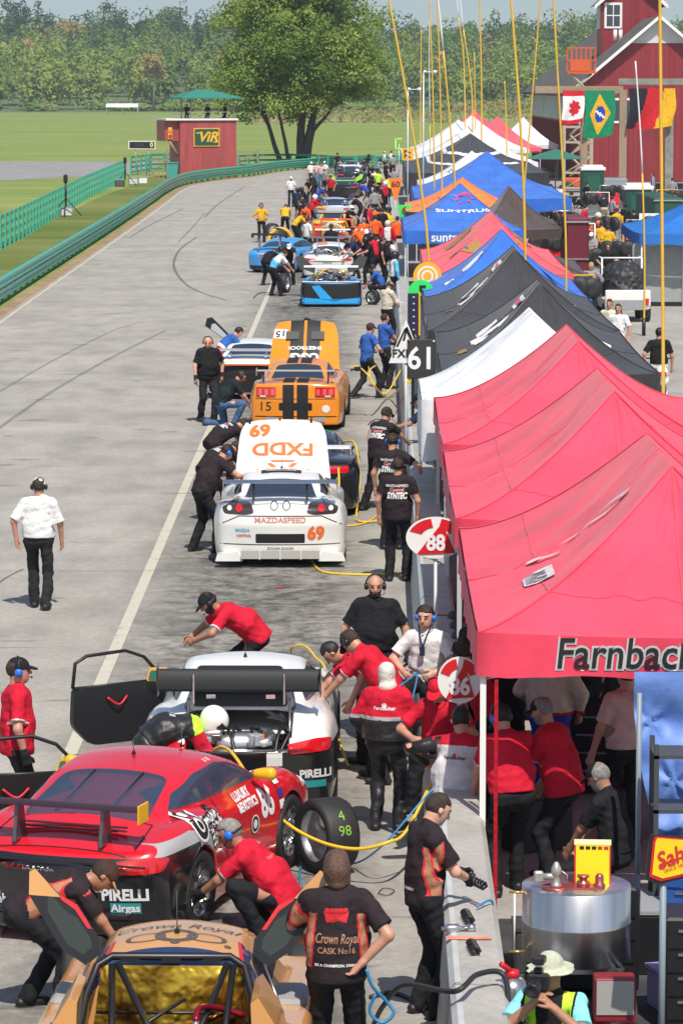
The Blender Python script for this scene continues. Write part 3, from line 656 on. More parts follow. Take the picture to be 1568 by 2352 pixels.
def _asph(base, streak, joints=True):
    def f(n, b, tc, noise, ramp, mix):
        c = ramp(noise(.35, 6), (.3, tuple(x*.86 for x in base)), (.7, tuple(x*1.10 for x in base)))
        c = mix(c, ramp(noise(9, 8, rough=.8), (.28, .72), (.62, 1.08)))
        c = mix(c, ramp(noise(1.3, 5, (1.1,.5,1)), (.36, .80), (.58, 1.)), .8)
        sp = n.nodes.new('ShaderNodeSeparateXYZ'); n.links.new(tc.outputs['Object'], sp.inputs[0])
        # rubbered-in stop marks in the pit boxes, all across the lane's right side
        if streak:
            mr = n.nodes.new('ShaderNodeMapRange'); mr.inputs[1].default_value = -3.2; mr.inputs[2].default_value = -1.8; n.links.new(sp.outputs[0], mr.inputs[0])
            mr2 = n.nodes.new('ShaderNodeMapRange'); mr2.inputs[1].default_value = .55; mr2.inputs[2].default_value = -.3; n.links.new(sp.outputs[0], mr2.inputs[0])
            mm = n.nodes.new('ShaderNodeMath'); mm.operation = 'MULTIPLY'; n.links.new(mr.outputs[0], mm.inputs[0]); n.links.new(mr2.outputs[0], mm.inputs[1])
            st = ramp(noise(3.0, 6, (1,.8,1), .75), (.40, (.30,.31,.32)), (.60, (1.,1.,1.)))
            c = mix(c, mix(st, ramp(noise(.22, 2), (.35, .62), (.62, .95))), mm.outputs[0])
        n.links.new(c, b.inputs['Base Color']); b.inputs['Roughness'].default_value = .88; b.inputs['Specular IOR Level'].default_value = .25
        bp = n.nodes.new('ShaderNodeBump'); bp.inputs['Strength'].default_value = .35; bp.inputs['Distance'].default_value = .02; n.links.new(noise(70, 3), bp.inputs['Height']); n.links.new(bp.outputs[0], b.inputs['Normal'])
    return f
ASPH = node_mat('pit lane asphalt', _asph((.375,.355,.322), True)); ASPH2 = node_mat('paddock asphalt', _asph((.37,.352,.325), False))
def _grass(lo, hi):
    def f(n, b, tc, noise, ramp, mix):
        c = ramp(noise(.035, 5, (1,3,1)), (.32, lo), (.68, hi)); c = mix(c, ramp(noise(.9, 8, (1,3.5,1), .75), (.30, .68), (.70, 1.22)))
        c = mix(c, ramp(noise(.09, 3, (.3,3,1)), (.42, (.86,.93,.8)), (.62, (1.12,1.02,1.05))))
        n.links.new(c, b.inputs['Base Color']); b.inputs['Roughness'].default_value = .95; b.inputs['Specular IOR Level'].default_value = .1
    return f
GRASS = node_mat('field grass', _grass((.19,.25,.07), (.26,.32,.10))); GRASS2 = node_mat('verge grass', _grass((.12,.165,.04), (.20,.22,.075)))
sheet('grass_field', [(-700,-60),(700,-60),(700,2600),(-700,2600)], -.03, GRASS)
railp = [(-10.6,-40),(-10.8,60),(-11.0,110),(-11.1,160),(-11.3,205),(-11.45,226),(-11.1,243),(-9.5,256),(-7.2,267),(-5.0,283),(-1.2,296),(4,305),(12,310)]
railc = [(p.x, p.y) for p in smooth_pts([(a,b,0) for a,b in railp], 6)]
def wallx(y): return .45+.0115*y
sheet('pit_lane', [(x+.35 if y < 230 else x+.2, y-.3) for x, y in railc]+[(30,306),(30,292),(14,286),(9,260),(6,215)]+[(wallx(y)+2.5, y) for y in (200,120,60,-40)], 0, ASPH)
sheet('paddock_pavement', [(wallx(y)+.3, y) for y in (-40,60,120,200)]+[(5,240),(8,262),(60,262),(60,-40)], .004, ASPH2)
sheet('verge', [(x, y) for x, y in railc if y < 262]+[(-12.3,262),(-14.6,262),(-15.3,215),(-15,150),(-15,-40)], -.022, GRASS2)
sheet('service_road', [(-60,238),(-27,250),(-17.5,272),(-15.9,300),(-17,318),(-60,322),(-120,324),(-120,230)], -.018, node_mat('service road asphalt', _asph((.30,.30,.30), False)))
dirt = mat('dry dirt', (.30,.20,.11), .95, var=.25, vscale=.8)
for pts, w_ in (([(-40,700),(0,690),(40,700),(90,740)], 26),): ribbon('dirt_track', pts, w_, -.01, mat('pale dirt', (.36,.27,.17), .95, var=.3, vscale=.08))['kind'] = 'structure'
tag(ribbon('dirt_strip', [(x+.45, y-.3 if y > 235 else y) for x, y in railc], .4, .004, dirt), kind='structure')
lp = mat('road paint', (.50,.46,.36), .7, var=.18, vscale=5, detail=8)
lpw = node_mat('worn road paint', lambda n, b, tc, noise, ramp, mix: (n.links.new(ramp(noise(5, 8, (1,.6,1), .7), (.30, (.24,.235,.22)), (.38, (.52,.48,.38)), (.7, (.60,.56,.45))), b.inputs['Base Color'])))
tag(ribbon('lane_edge_line', [(x+.85, y-.6 if y > 235 else y) for x, y in railc if y < 300], .10, .008, lp), kind='structure')
tag(ribbon('pit_box_line', [(-2.93+.0048*(y-20) if y < 150 else -2.31-(y-150)*.0, y) for y in range(-5, 150, 5)], .15, .008, lpw), kind='structure')
skid = mat('tyre rubber mark', (.105,.105,.105), .9, var=.3, vscale=1.2, alpha=.4)
skid2 = mat('faint tyre mark', (.13,.13,.13), .9, var=.4, vscale=.9, alpha=.3); seam = mat('tar seam', (.10,.10,.10), .8, alpha=.7)
def skidline(pts, w_, m=skid, z=.010): tag(ribbon('skid_mark', [(p.x, p.y) for p in smooth_pts([G(*q) for q in pts], 8)], w_, z, m), kind='structure')
skidline([(452,545),(415,572),(400,600),(404,625),(430,655),(470,675),(520,690)], .11, skid, .010)
skidline([(470,490),(440,525),(410,556)], .09, skid2, .010)
skidline([(420,480),(340,520),(300,545)], .12, skid2, .0095); skidline([(560,430),(500,470),(470,500)], .14, skid2, .0095)
skidline([(-10,990),(120,900),(260,820),(380,760)], .10, skid2, .0095); skidline([(0,900),(120,830),(260,760),(330,740)], .07, skid2, .0095)
skidline([(-10,1345),(20,1325),(54,1308)], .03, seam, .011)
for a, b, w_, m_ in (((-60,1247),(940,1243),.015,seam),((-60,1312),(940,1310),.02,seam),((500,612),(930,640),.05,skid2),((470,640),(700,700),.04,skid2),((430,600),(690,640),.04,skid2),((560,720),(920,722),.02,seam),((700,1830),(960,1836),.012,seam),((700,2105),(960,2108),.012,seam),((690,1600),(960,1605),.012,seam),((700,1000),(930,1002),.02,seam)):
    skidline([a, ((a[0]+b[0])/2, (a[1]+b[1])/2+1), b], w_, m_, .0115)
_r = random.Random(3)
def streaks():
    v = []; f = []
    for i in range(420):
        y = _r.uniform(25, 115); x = _r.uniform(-9.5, wallx(y)-.3) if i % 3 == 0 else _r.uniform(-2.4, wallx(y)-.5)
        L = _r.uniform(.08, .45); wd = _r.uniform(.012, .05)*(1+y/60); a = _r.uniform(-.12, .12); c, s = math.cos(a), math.sin(a); k = len(v)
        for dx, dy in ((-L,-wd*.3),(-L*.4,-wd),(L*.5,-wd*.8),(L,0),(L*.3,wd),(-L*.6,wd*.7)): v.append((x+dx*c-dy*s, y+dx*s+dy*c, .0128))
        f.append(tuple(range(k, k+6)))
    tag(mk('rubber_scuffs', v, f, skid2), kind='stuff')
streaks()
redp = mat('red spray paint', (.62,.06,.05), .8)
for u, v_, s_ in ((640,1350,.05),(1060,1968,.06),): 
    p = G(u, v_, 0 if u < 900 else .815); tag(mk('paint_dot', [(p.x-s_,p.y-s_*1.6,p.z+.012),(p.x+s_,p.y-s_*1.5,p.z+.012),(p.x+s_*1.1,p.y+s_,p.z+.012),(p.x-s_*.8,p.y+s_*1.4,p.z+.012)], [(0,1,2,3)], redp), kind='structure')
# guard rail: corrugated band on posts
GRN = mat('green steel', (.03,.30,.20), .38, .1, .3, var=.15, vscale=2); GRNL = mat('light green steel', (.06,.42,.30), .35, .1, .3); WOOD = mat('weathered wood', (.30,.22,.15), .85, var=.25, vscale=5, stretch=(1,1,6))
def guard_rail(line, x0=0):
    root = empty('guard_rail', (line[0][0], line[0][1], 0), 0, 'long green corrugated guard rail curving along the outside of the pit lane', 'guard rail'); b = Vector((line[0][0], line[0][1], 0))
    prof = [(0,.82),(.05,.80),(.09,.74),(.02,.66),(.02,.63),(.09,.55),(.05,.49),(0,.47)]
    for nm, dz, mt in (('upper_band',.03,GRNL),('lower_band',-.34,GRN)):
        v = []; P = [Vector((p[0],p[1],0))-b for p in line]
        for i, p in enumerate(P):
            t = (P[min(i+1,len(P)-1)]-P[max(i-1,0)]).normalized(); n = Vector((t.y,-t.x,0))
            v += [p+n*a+Vector((0,0,z+dz)) for a, z in prof]
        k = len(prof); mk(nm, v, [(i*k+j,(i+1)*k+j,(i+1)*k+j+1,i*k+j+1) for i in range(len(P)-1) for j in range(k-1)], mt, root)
    d = 0; L = 0
    m = MB(); cnt = 0; last = None; m0 = None
    for i in range(len(line)-1):
        a, c = Vector((*line[i],0)), Vector((*line[i+1],0)); seg = (c-a).length; s = d
        while s < seg:
            p = a+(c-a)*s/seg
            if p.y > 95 and cnt < 98:
                q = p-b+Vector((-.12,0,.38))
                if m0 is None: m0 = MB().box((0,0,0), (.14,.16,.86)).build('post', GRN, root); m0.location = q
                else: o = m0.copy(); link(o, root); o.location = q
                cnt += 1
            s += 2.3
        d = s-seg
guard_rail(railc)
# board fence on the left
def fence_run(line, label, gap=2.45, hgt=1.45, boards=4, planks=True):
    b = Vector((line[0][0], line[0][1], 0)); root = empty('board_fence', b, 0, label, 'fence')
    for i in range(len(line)-1):
        a, c = Vector((*line[i],0))-b, Vector((*line[i+1],0))-b; u = (c-a).normalized(); L = (c-a).length; ang = math.atan2(u.y, u.x); n = max(1, round(L/gap))
        for k in range(n):
            p, q = a+(c-a)*k/n, a+(c-a)*(k+1)/n; mid = (p+q)/2
            pl = MB()
            for j in range(boards): pl.box(mid+Vector((0,0,.22+j*(hgt-.3)/(boards-1))), (L/n-.02,.03,.17), ang)
            pl.build('board_panel', GRN, root)
            w = MB(); w.box(p+Vector((math.sin(ang)*.05,-math.cos(ang)*.05,hgt/2)), (.42,.10,hgt+.05), ang, 0); w.build('post', GRNL, root)
fl = [G(-60,613),G(0,574),G(60,541),G(110,510),G(162,479),G(196,458),G(230,441),G(262,424),G(290,411)]
fence_run([(p.x,p.y) for p in fl], 'green board fence on the grass left of the pit lane, running back to the scoreboard')
fence_run([(p.x,p.y) for p in [G(300,402),G(345,395),G(410,392)]], 'short green board fence behind the scoreboard and wooden steps', boards=4)
fence_run([(p.x,p.y) for p in [G(548,388),G(590,385),G(665,384),G(710,385),G(775,390),G(860,392),G(905,390)]], 'green board fence beneath the big tree beyond the bend', hgt=1.15, boards=3)
# forest on the low hill behind the field
LEAF = []
def leafmat(i, c):
    c = (c[0]*2.05, c[1]*1.8, c[2]*1.5); m = mat('leaves %d' % i, c, .8, var=.22, vscale=.6, spec=.15); n = m.node_tree; b = n.nodes['Principled BSDF']; o = n.nodes['Material Output']
    t = n.nodes.new('ShaderNodeBsdfTranslucent'); t.inputs[0].default_value = (c[0]*1.3, c[1]*1.3, c[2]*.8, 1); x = n.nodes.new('ShaderNodeMixShader'); x.inputs[0].default_value = .38
    n.links.new(b.outputs[0], x.inputs[1]); n.links.new(t.outputs[0], x.inputs[2]); n.links.new(x.outputs[0], o.inputs[0]); return m
for i, c in enumerate(((.075,.135,.038),(.10,.165,.045),(.052,.10,.034),(.14,.20,.058),(.125,.155,.065),(.026,.058,.028),(.21,.19,.10),(.16,.15,.09))): LEAF.append(leafmat(i, c))
TRUNK = mat('pale trunk', (.26,.24,.20), .9, var=.2, vscale=.5); BARK = mat('dark bark', (.075,.06,.048), .95, var=.3, vscale=2, bump=1., bscale=8, stretch=(1,1,.3))
def leafy(V, F, Mi, c, r, n, s, mi, rg, hollow=.35, flat=.7, core=0):
    """n leaf-clump faces spread through an uneven crown"""
    lob = [(rg.normal(size=3)*.38, rg.uniform(.45,.75)) for _ in range(7)]
    L = rg.integers(0, 7, n); d = rg.normal(size=(n,3)); d /= np.linalg.norm(d, axis=1)[:,None]; rad = rg.uniform(hollow, 1, n)**.5
    P = np.array([lob[i][0] for i in L])+d*(rad*np.array([lob[i][1] for i in L]))[:,None]; P = np.array(c)+P*np.array(r)
    nrm = d+rg.normal(size=(n,3))*.38; nrm[:,2] = np.abs(nrm[:,2])*flat+.15; nrm /= np.linalg.norm(nrm, axis=1)[:,None]
    t = np.cross(nrm, rg.normal(size=(n,3))); t /= np.linalg.norm(t, axis=1)[:,None]; b = np.cross(nrm, t); sz = s*rg.uniform(.55, 1.25, n)[:,None]
    if core:
        u = np.linspace(0, 6.2832, 11)[:-1]; w_ = np.linspace(-1.5, 1.5, 8); cu, cw = np.meshgrid(u, w_); dd = np.stack([np.cos(cu)*np.cos(cw), np.sin(cu)*np.cos(cw), np.sin(cw)], -1).reshape(-1,3)
        k = sum(len(x) for x in V); V.append(np.array(c)+dd*np.array(r)*core*(1+rg.uniform(-.28,.22,(len(dd),1)))); q = np.array([(j*10+i, j*10+(i+1)%10, (j+1)*10+(i+1)%10, (j+1)*10+i) for j in range(7) for i in range(10)]); F.append(k+q); Mi.append(np.full(len(q), mi))
    k = sum(len(x) for x in V); V.append(np.stack([P-t*sz*.5, P+b*sz*.32, P+t*sz*.5, P-b*sz*.32], 1).reshape(-1,3))
    F.append(k+np.arange(n*4).reshape(n,4)); Mi.append(np.where(rg.random(n) < .75, mi, (mi+rg.integers(0,2,n)) % 4 if mi < 4 else mi))
def terr(y): return 0 if y < 915 else (y-915)*.043
def hillz(x, y): return terr(y)*(1.12-.10*math.sin(x*.021+1.0)-.16*math.sin(x*.05)*.5)
gx = np.linspace(-320, 320, 33); gy = np.linspace(900, 1500, 21)
tag(mk('wooded_hill', [(x, y, hillz(x, min(y,1320))-.1) for y in gy for x in gx], [(j*33+i,j*33+i+1,(j+1)*33+i+1,(j+1)*33+i) for j in range(20) for i in range(32)], mat('forest floor', (.10,.14,.05), .95), smooth=True), kind='structure')
def forest():
    V, F, Mi = [], [], []; rg = np.random.default_rng(11); tv = MB()
    for r in range(13):
        y = 925+r*27+(0 if r < 2 else 8); nx = 44; front = r < 2
        for i in range(nx):
            x = -165+330*(i+rg.uniform(0,1))/nx; yy = y+rg.uniform(-9, 9); z = hillz(x, yy); hh = rg.uniform(11.5, 16)*(1.1 if r > 9 else 1)*(.8 if abs(x-35) < 12 and r < 3 else 1)
            p = rg.random(); mi = (3 if p < .3 else 1 if p < .65 else 0 if p < .88 else 3 if p < .97 else 6) if r < 5 else (0 if p < .35 else 1 if p < .55 else 2 if p < .7 else 5 if p < .85+(.1 if r > 8 else 0) else 1 if p < .95 else 7)
            if r > 8 and x < 0 and p > .35: mi = 5
            n = 620 if front else 380; leafy(V, F, Mi, (x, yy, z+hh*(.57 if front else .62)), (rg.uniform(3.6,5.4), 4, hh*(.52 if front else .46)), n, 1.25, mi, rg, .55, .8, .5)
            if r < 3 and i % 1 == 0:
                for q in range(1 if i%5 == 0 else 0): tx = x+rg.uniform(-3,3); tv.tube([(tx, yy-3, z-.3), (tx+rg.uniform(-.5,.5), yy-3, z+hh*.55), (tx+rg.uniform(-1.2,1.2), yy-3, z+hh*.85)], .11, 4, 8, .05)
    for i in range(110):   # undergrowth along the edge of the field
        x = -165+330*rg.random(); leafy(V, F, Mi, (x, 915+rg.uniform(-6,6), 1.2), (4,2.5,1.7), 110, .9, [3,1,0,4][i%4], rg, core=.7)
    k = sum(len(x) for x in V); v = np.concatenate(V); f = np.concatenate(F).tolist()+[tuple(i+k for i in q) for q in tv.f]
    tag(mk('forest', np.concatenate([v, np.array([tuple(p) for p in tv.v])]), f, LEAF+[TRUNK], fm=np.concatenate(Mi+[np.full(len(tv.f), 8)])), kind='stuff')
forest()
# scrub bank in front of the wood on the right
def scrub():
    V, F, Mi = [], [], []; rg = np.random.default_rng(4)
    for i in range(260):
        x = rg.uniform(-20, 60); y = rg.uniform(640, 900); leafy(V, F, Mi, (x, y, rg.uniform(.2,.8)+(2.5*rg.random() if 26 < x < 50 else 0)), (3,2,1.0), 34, .7, [4,6,7,3][i%4], rg)
    tag(mk('scrub', np.concatenate(V), np.concatenate(F), LEAF, fm=np.concatenate(Mi)), kind='stuff')
scrub()
# the big tree beyond the bend
def big_tree():
    b = G(686,384); b.z = -.05; root = empty('broadleaf_tree', b, 0, 'big spreading green tree with several dark trunks beyond the bend', 'tree'); rg = np.random.default_rng(23); m = MB(); ends = []
    def limb(p, d, L, r, dep):
        pts = [p]; q = p.copy(); dd = d.copy()
        for i in range(5): dd = (dd+Vector(rg.normal(size=3))*.10+Vector((0,0,.05))).normalized(); q = q+dd*L/5; pts.append(q.copy())
        m.tube(pts, r, 8 if dep < 2 else 5, 0, r*.55); 
        if dep < 3:
            for i in range(3 if dep else 3):
                a = rg.uniform(0, 6.28); nd = (dd+Vector((math.cos(a), math.sin(a)*.9, rg.uniform(-.2,.55)))*(.62 if dep else .5)).normalized(); limb(pts[int(rg.integers(3,6))] if i else pts[-1], nd, L*rg.uniform(.62,.8), r*.55, dep+1)
        ends.extend(pts[2:])
    for dx, lean, r in ((-1.25,-.20,.24),(-.75,-.07,.18),(-.15,.02,.34),(.28,.05,.42),(.62,.14,.30),(.1,-.12,.22)): limb(Vector((dx,rg.uniform(-.3,.3),0)), Vector((lean,rg.uniform(-.08,.08),1)).normalized(), rg.uniform(5.2,6.2), r, 0)
    m.build('trunk', BARK, root)
    V, F, Mi = [], [], []
    for i in range(190):
        a = rg.uniform(0,6.28); t = rg.random()**1.1; z = 5.0+12.8*t; rr = 7.7*math.sqrt(max(.02, 1-((t-.42)/.64)**2))*rg.uniform(.25,1.)
        if z < 6 and rr < 3.5: continue
        c = (math.cos(a)*rr+(.4 if z > 8 else -.1), math.sin(a)*rr*.95, z-.45*(rr/7)**2*2); s_ = rg.uniform(.9,1.75)
        leafy(V, F, Mi, c, (s_*1.3, s_*1.3, s_*.95), 470, .29, [1,3,1,0,1,3][i%6] if t > .25 else [1,3,3][i%3], rg, .1)
    mk('crown', np.concatenate(V), np.concatenate(F), LEAF, root, fm=np.concatenate(Mi))
big_tree()
# a few big trees that stand out of the wood
def wood_tree(u, v, y, hgt, r, mi, label, grp=None):
    p = D(u, v, y); root = empty('woodland_tree', (p.x, y, hillz(p.x, y)), 0, label, 'tree', grp); rg = np.random.default_rng(int(u)); V, F, Mi = [], [], []
    zt = p.z-hillz(p.x, y); m = MB(); m.tube([(0,0,0),(.2,0,zt*.5),(0,0,zt*.9)], .35, 6, 0, .1); m.build('trunk', TRUNK, root)
    for k in range(7): leafy(V, F, Mi, (rg.uniform(-r,r)*.55, rg.uniform(-r,r)*.5, zt*(.5+.45*rg.random())), (r*.6,r*.6,r*.5), 130, 1.0, mi, rg, .2)
    mk('crown', np.concatenate(V), np.concatenate(F), LEAF, root, fm=np.concatenate(Mi))
wood_tree(352,128,912,12,3.6,6,'pale yellow tree leaning out of the front of the wood left of the marshal tower'); wood_tree(165,48,1130,16,5.5,6,'pale beige crown among dark pines on the left hillside')
wood_tree(40,8,1240,20,6,5,'dark pine at the far left of the ridge'); wood_tree(265,6,1260,22,7,5,'tallest dark ridge pine above the pale beige crown'); wood_tree(395,20,1240,18,5.5,2,'rounded green ridge tree left of the big tree')
# white carport far across the field
p = G(282,262); r_ = empty('carport', p, 0, 'small white carport far off on the field before the wood', 'carport')
m = MB()
for i in range(6):
    a0, a1 = math.pi*i/6, math.pi*(i+1)/6; m.box((0,0,0),(.01,.01,.01)) if False else m.add([(-3.9,-2.6*math.cos(a0),1.7+.9*math.sin(a0)),(3.9,-2.6*math.cos(a0),1.7+.9*math.sin(a0)),(3.9,-2.6*math.cos(a1),1.7+.9*math.sin(a1)),(-3.9,-2.6*math.cos(a1),1.7+.9*math.sin(a1))],[(0,1,2,3)])
m.build('roof', WHITE, r_)
for x in (-3.8,0,3.8):
    for y in (-2.5,2.5): MB().box((x,y,.85),(.1,.1,1.7)).build('post', GREY, r_)
# ------------------------------------------------------------------ marshal tower, barn, flags
BOARD = lambda n, c: mat(n, c, .8, var=.16, vscale=3, stretch=(6,6,.25))
TRED = node_mat('tower board paint', lambda n, b, tc, noise, ramp, mix: (n.links.new(mix(ramp(noise(2.2, 4, (5,5,.12)), (.3, (.33,.055,.055)), (.7, (.43,.085,.085))), ramp(noise(1.1, 3, (2,2,.3)), (.35, .85), (.6, 1.08))), b.inputs['Base Color'])))
BRED = node_mat('barn board paint', lambda n, b, tc, noise, ramp, mix: (n.links.new(mix(ramp(noise(1.2, 3, (5,5,.05)), (.3, (.20,.016,.023)), (.7, (.27,.027,.034))), ramp(noise(.4, 3), (.35, .88), (.6, 1.06))), b.inputs['Base Color'])))
def boards(m, x0, x1, y, z0, z1, step=.3, mi=0, axis='x'):
    """upright battens that stand proud of a wall"""
    n = int((x1-x0)/step)
    for i in range(n+1):
        c = x0+i*(x1-x0)/n; m.box((c, y, (z0+z1)/2) if axis == 'x' else (y, c, (z0+z1)/2), (.05,.02,z1-z0) if axis == 'x' else (.02,.05,z1-z0), 0, mi)
def tower():
    a = G(414,407.5); b = a+Vector((4.25,1.3,0)); L = (b-a).length; ang = math.atan2(b.y-a.y, b.x-a.x); root = empty('marshal_tower', a, ang, 'red boarded marshal tower with a green canopy and a green sign on its front', 'tower'); k = L/4.4
    Hh = 4.35; m = MB(); m.box((L/2,1.6,Hh/2),(L,3.2,Hh)); m.box((-.55,1.6,3.55),(1.1,2.6,1.58)); boards(m, .02, L-.02, -.008, 0, Hh, .22); boards(m,-1.08,-.02,.292,2.78,4.33,.22); m.build('wall', TRED, root)
    m = MB(); m.box((L/2-.5,1.6,Hh+.06),(L+1.25,3.5,.14)); m.build('fascia', WHITE, root)
    m = MB(); m.tube([(-.05,.3,1.6),(-.75,.3,2.76)], .09, 6); m.build('brace', WOOD, root)
    for x, y in ((.9,.15),(L-.12,.15),(.9,3.0),(L-.12,3.0)): MB().tube([(x,y,Hh+.1),(x,y,Hh+1.75)], .045, 6).build('post', GREY, root)
    x0, x1, zc = .05, L+.45, Hh+1.72; m = MB(); m.add([(x0,-.5,zc),(x1,-.5,zc),(x1,3.7,zc),(x0,3.7,zc),(x0+1.6,1.6,zc+.6),(x1-2.2,1.6,zc+.6),(x0,-.5,zc-.1),(x1,-.5,zc-.1),(x1,3.7,zc-.1),(x0,3.7,zc-.1)],[(0,1,5,4),(1,2,5),(2,3,4,5),(3,0,4),(6,7,1,0),(7,8,2,1),(8,9,3,2),(9,6,0,3)]); m.build('canopy', mat('green canvas', (.025,.20,.15), .7, var=.1), root)
    m = MB(); m.box((.2,1.6,Hh+.45),(.03,3,.05)); m.box((L/2,.05,Hh+.62),(L-1.2,.03,.04)); m.build('handrail', GREY, root)
    M = aim((0,-1,0)); sg = mat('sign green', (.012,.085,.055), .4); c = (L*.47,-.055,3.05)
    s_ = MB(); s_.prism([(-1.02,-.70),(1.02,-.70),(1.02,.70),(-1.02,.70)], .06, M, 0, c); o = s_.build('sign_board', YEL, root)
    MB().prism(rpoly([(-.95,-.63),(.95,-.63),(.95,.63),(-.95,.63)],.1), .03, M, 0, (c[0],c[1]-.03,c[2])).build('sign_face', sg, o)
    flat_text('ViR', 1.05, M, (c[0]+.08,c[1]-.05,c[2]), YEL, o, bold=.03, shear=.3, sx=1.05)
    m = MB(); m.box((c[0]-.62,c[1]-.052,c[2]+.33),(.4,.01,.08)); m.box((c[0]+.72,c[1]-.052,c[2]-.36),(.36,.01,.08)); m.build('sign_stroke', YEL, o)
    l = MB(); l.box((-.72,.22,3.35),(.34,.14,.9), bev=.03); o = l.build('signal_light', YEL, root)
    for dz in (.2,-.2): MB().lathe([(.13,0),(.13,.05),(.1,.06),(0,.02)], 14, 0, M, (-.72,.15,3.35+dz)).build('lens', AMB if dz > 0 else REDM, o)
    for i, (x, h_) in enumerate(((.9,.75),(L-1.9,.9),(L-.5,.8))):
        pw = a+Matrix.Rotation(ang,3,'Z') @ Vector((x,1.3,Hh+.1)); person(pw-Vector((0,0,.35)), 190+20*i, ['marshal under the left post of the green canopy','marshal in the middle beneath the green canopy','marshal by the right post of the green canopy'][i], 'stand', .035, shirt=BLACK, cap='cap', height=1.5, group='marshals on the red tower')
tower()
def scoreboard():
    p = G(320,402); root = empty('scoreboard', p, -.1, 'white framed digital scoreboard on legs behind the board fence', 'scoreboard'); m = MB(); m.box((.25,0,2.35),(2.15,.2,.65)); m.build('housing', WHITE, root)
    m = MB(); m.box((.25,-.105,2.35),(1.98,.02,.5)); f = m.build('screen', DARK, root)
    flat_text('0', .5, aim((0,-1,0)), (1.02,-.12,2.35), mat('lit digit', (.85,.80,.25), .5), f, bold=.03); flat_text('8:88', .4, aim((0,-1,0)), (.05,-.12,2.35), mat('dim digit', (.06,.07,.07), .5), f)
    for x in (-.3,.8): MB().tube([(x,0,2.05),(x*.6+.1,0,0)], .035, 6).build('leg', GREY, root)
scoreboard()
def mast(u, v, top, label, grp):
    p = G(u,v); h_ = D(u, top, p.y).z; r = empty('camera_stand', p, 0, label, 'stand', grp)
    MB().tube([(0,0,.5),(0,0,h_)], .05, 8).build('pole', BLK, r); MB().box((0,0,h_+.1),(.22,.22,.45), bev=.04).build('camera_head', BLK, r)
    for a in (.5,2.6,4.7): MB().tube([(0,0,1.0),(math.cos(a)*.9,math.sin(a)*.9,.02)], .025, 5).build('leg', BLK, r)
mast(152,497,415,'black tripod mast on the verge in front of the board fence','tripod masts on the verge'); mast(288,428,372,'black tripod mast at the end of the board fence near the scoreboard','tripod masts on the verge')
for u, v, cc, lb in ((153,496,(.6,.6,.62),'grey equipment crate at the foot of the nearer tripod mast'),(275,428,(.08,.08,.09),'dark equipment bin at the foot of the farther tripod mast'),(328,422,(.75,.75,.75),'small white cooler beside the scoreboard'),(306,424,(.55,.56,.6),'grey box left of the white cooler')):
    p = G(u,v); r = empty('equipment_box', p, .2, lb, 'box'); MB().box((0,0,.22),(.6,.45,.44), bev=.04).build('tub', mat('tub '+lb[:9], cc, .6), r); MB().box((0,0,.46),(.62,.47,.05), bev=.01).build('lid', GREY, r)
p = G(363,408); r = empty('wooden_steps', p, 0, 'rough wooden platform steps left of the red tower', 'steps')
m = MB()
for i in range(4): m.box((-.6+.35*i,0,.3+.28*i),(.4,1.2,.06)); m.box((-.6+.35*i,-.5,.15+.14*i),(.08,.08,.3+.28*i))
m.build('treads', WOOD, r); m = MB(); m.box((.75,-.5,1.1),(.1,.1,2.2)); m.box((.75,.5,1.1),(.1,.1,2.2)); m.box((.1,-.55,1.35),(1.4,.05,.1)); m.build('rail', WOOD, r)
p = G(395,408); r = empty('wheelie_bin', p, 0, 'teal plastic bin against the left side of the red tower', 'bin'); MB().prism([(-.4,0),(.4,0),(.5,1.1),(-.5,1.1)], .8, aim((0,-1,0)), 0, (0,0,0)).build('tub', mat('teal plastic', (.05,.32,.28), .5), r); MB().box((0,0,1.14),(1.08,.9,.08)).build('lid', mat('teal plastic', (.05,.32,.28)), r)
p = G(568,390); r = empty('wooden_gate', p, 0, 'grey wooden gate frame just right of the red tower', 'gate'); m = MB()
for x in (-.9,.9): m.box((x,0,.8),(.12,.12,1.6))
for z in (.5,1.0,1.5): m.box((0,0,z),(1.7,.05,.1))
m.tube([(-.8,0,.5),(.8,0,1.5)], .04, 4); m.build('frame', WOOD, r)
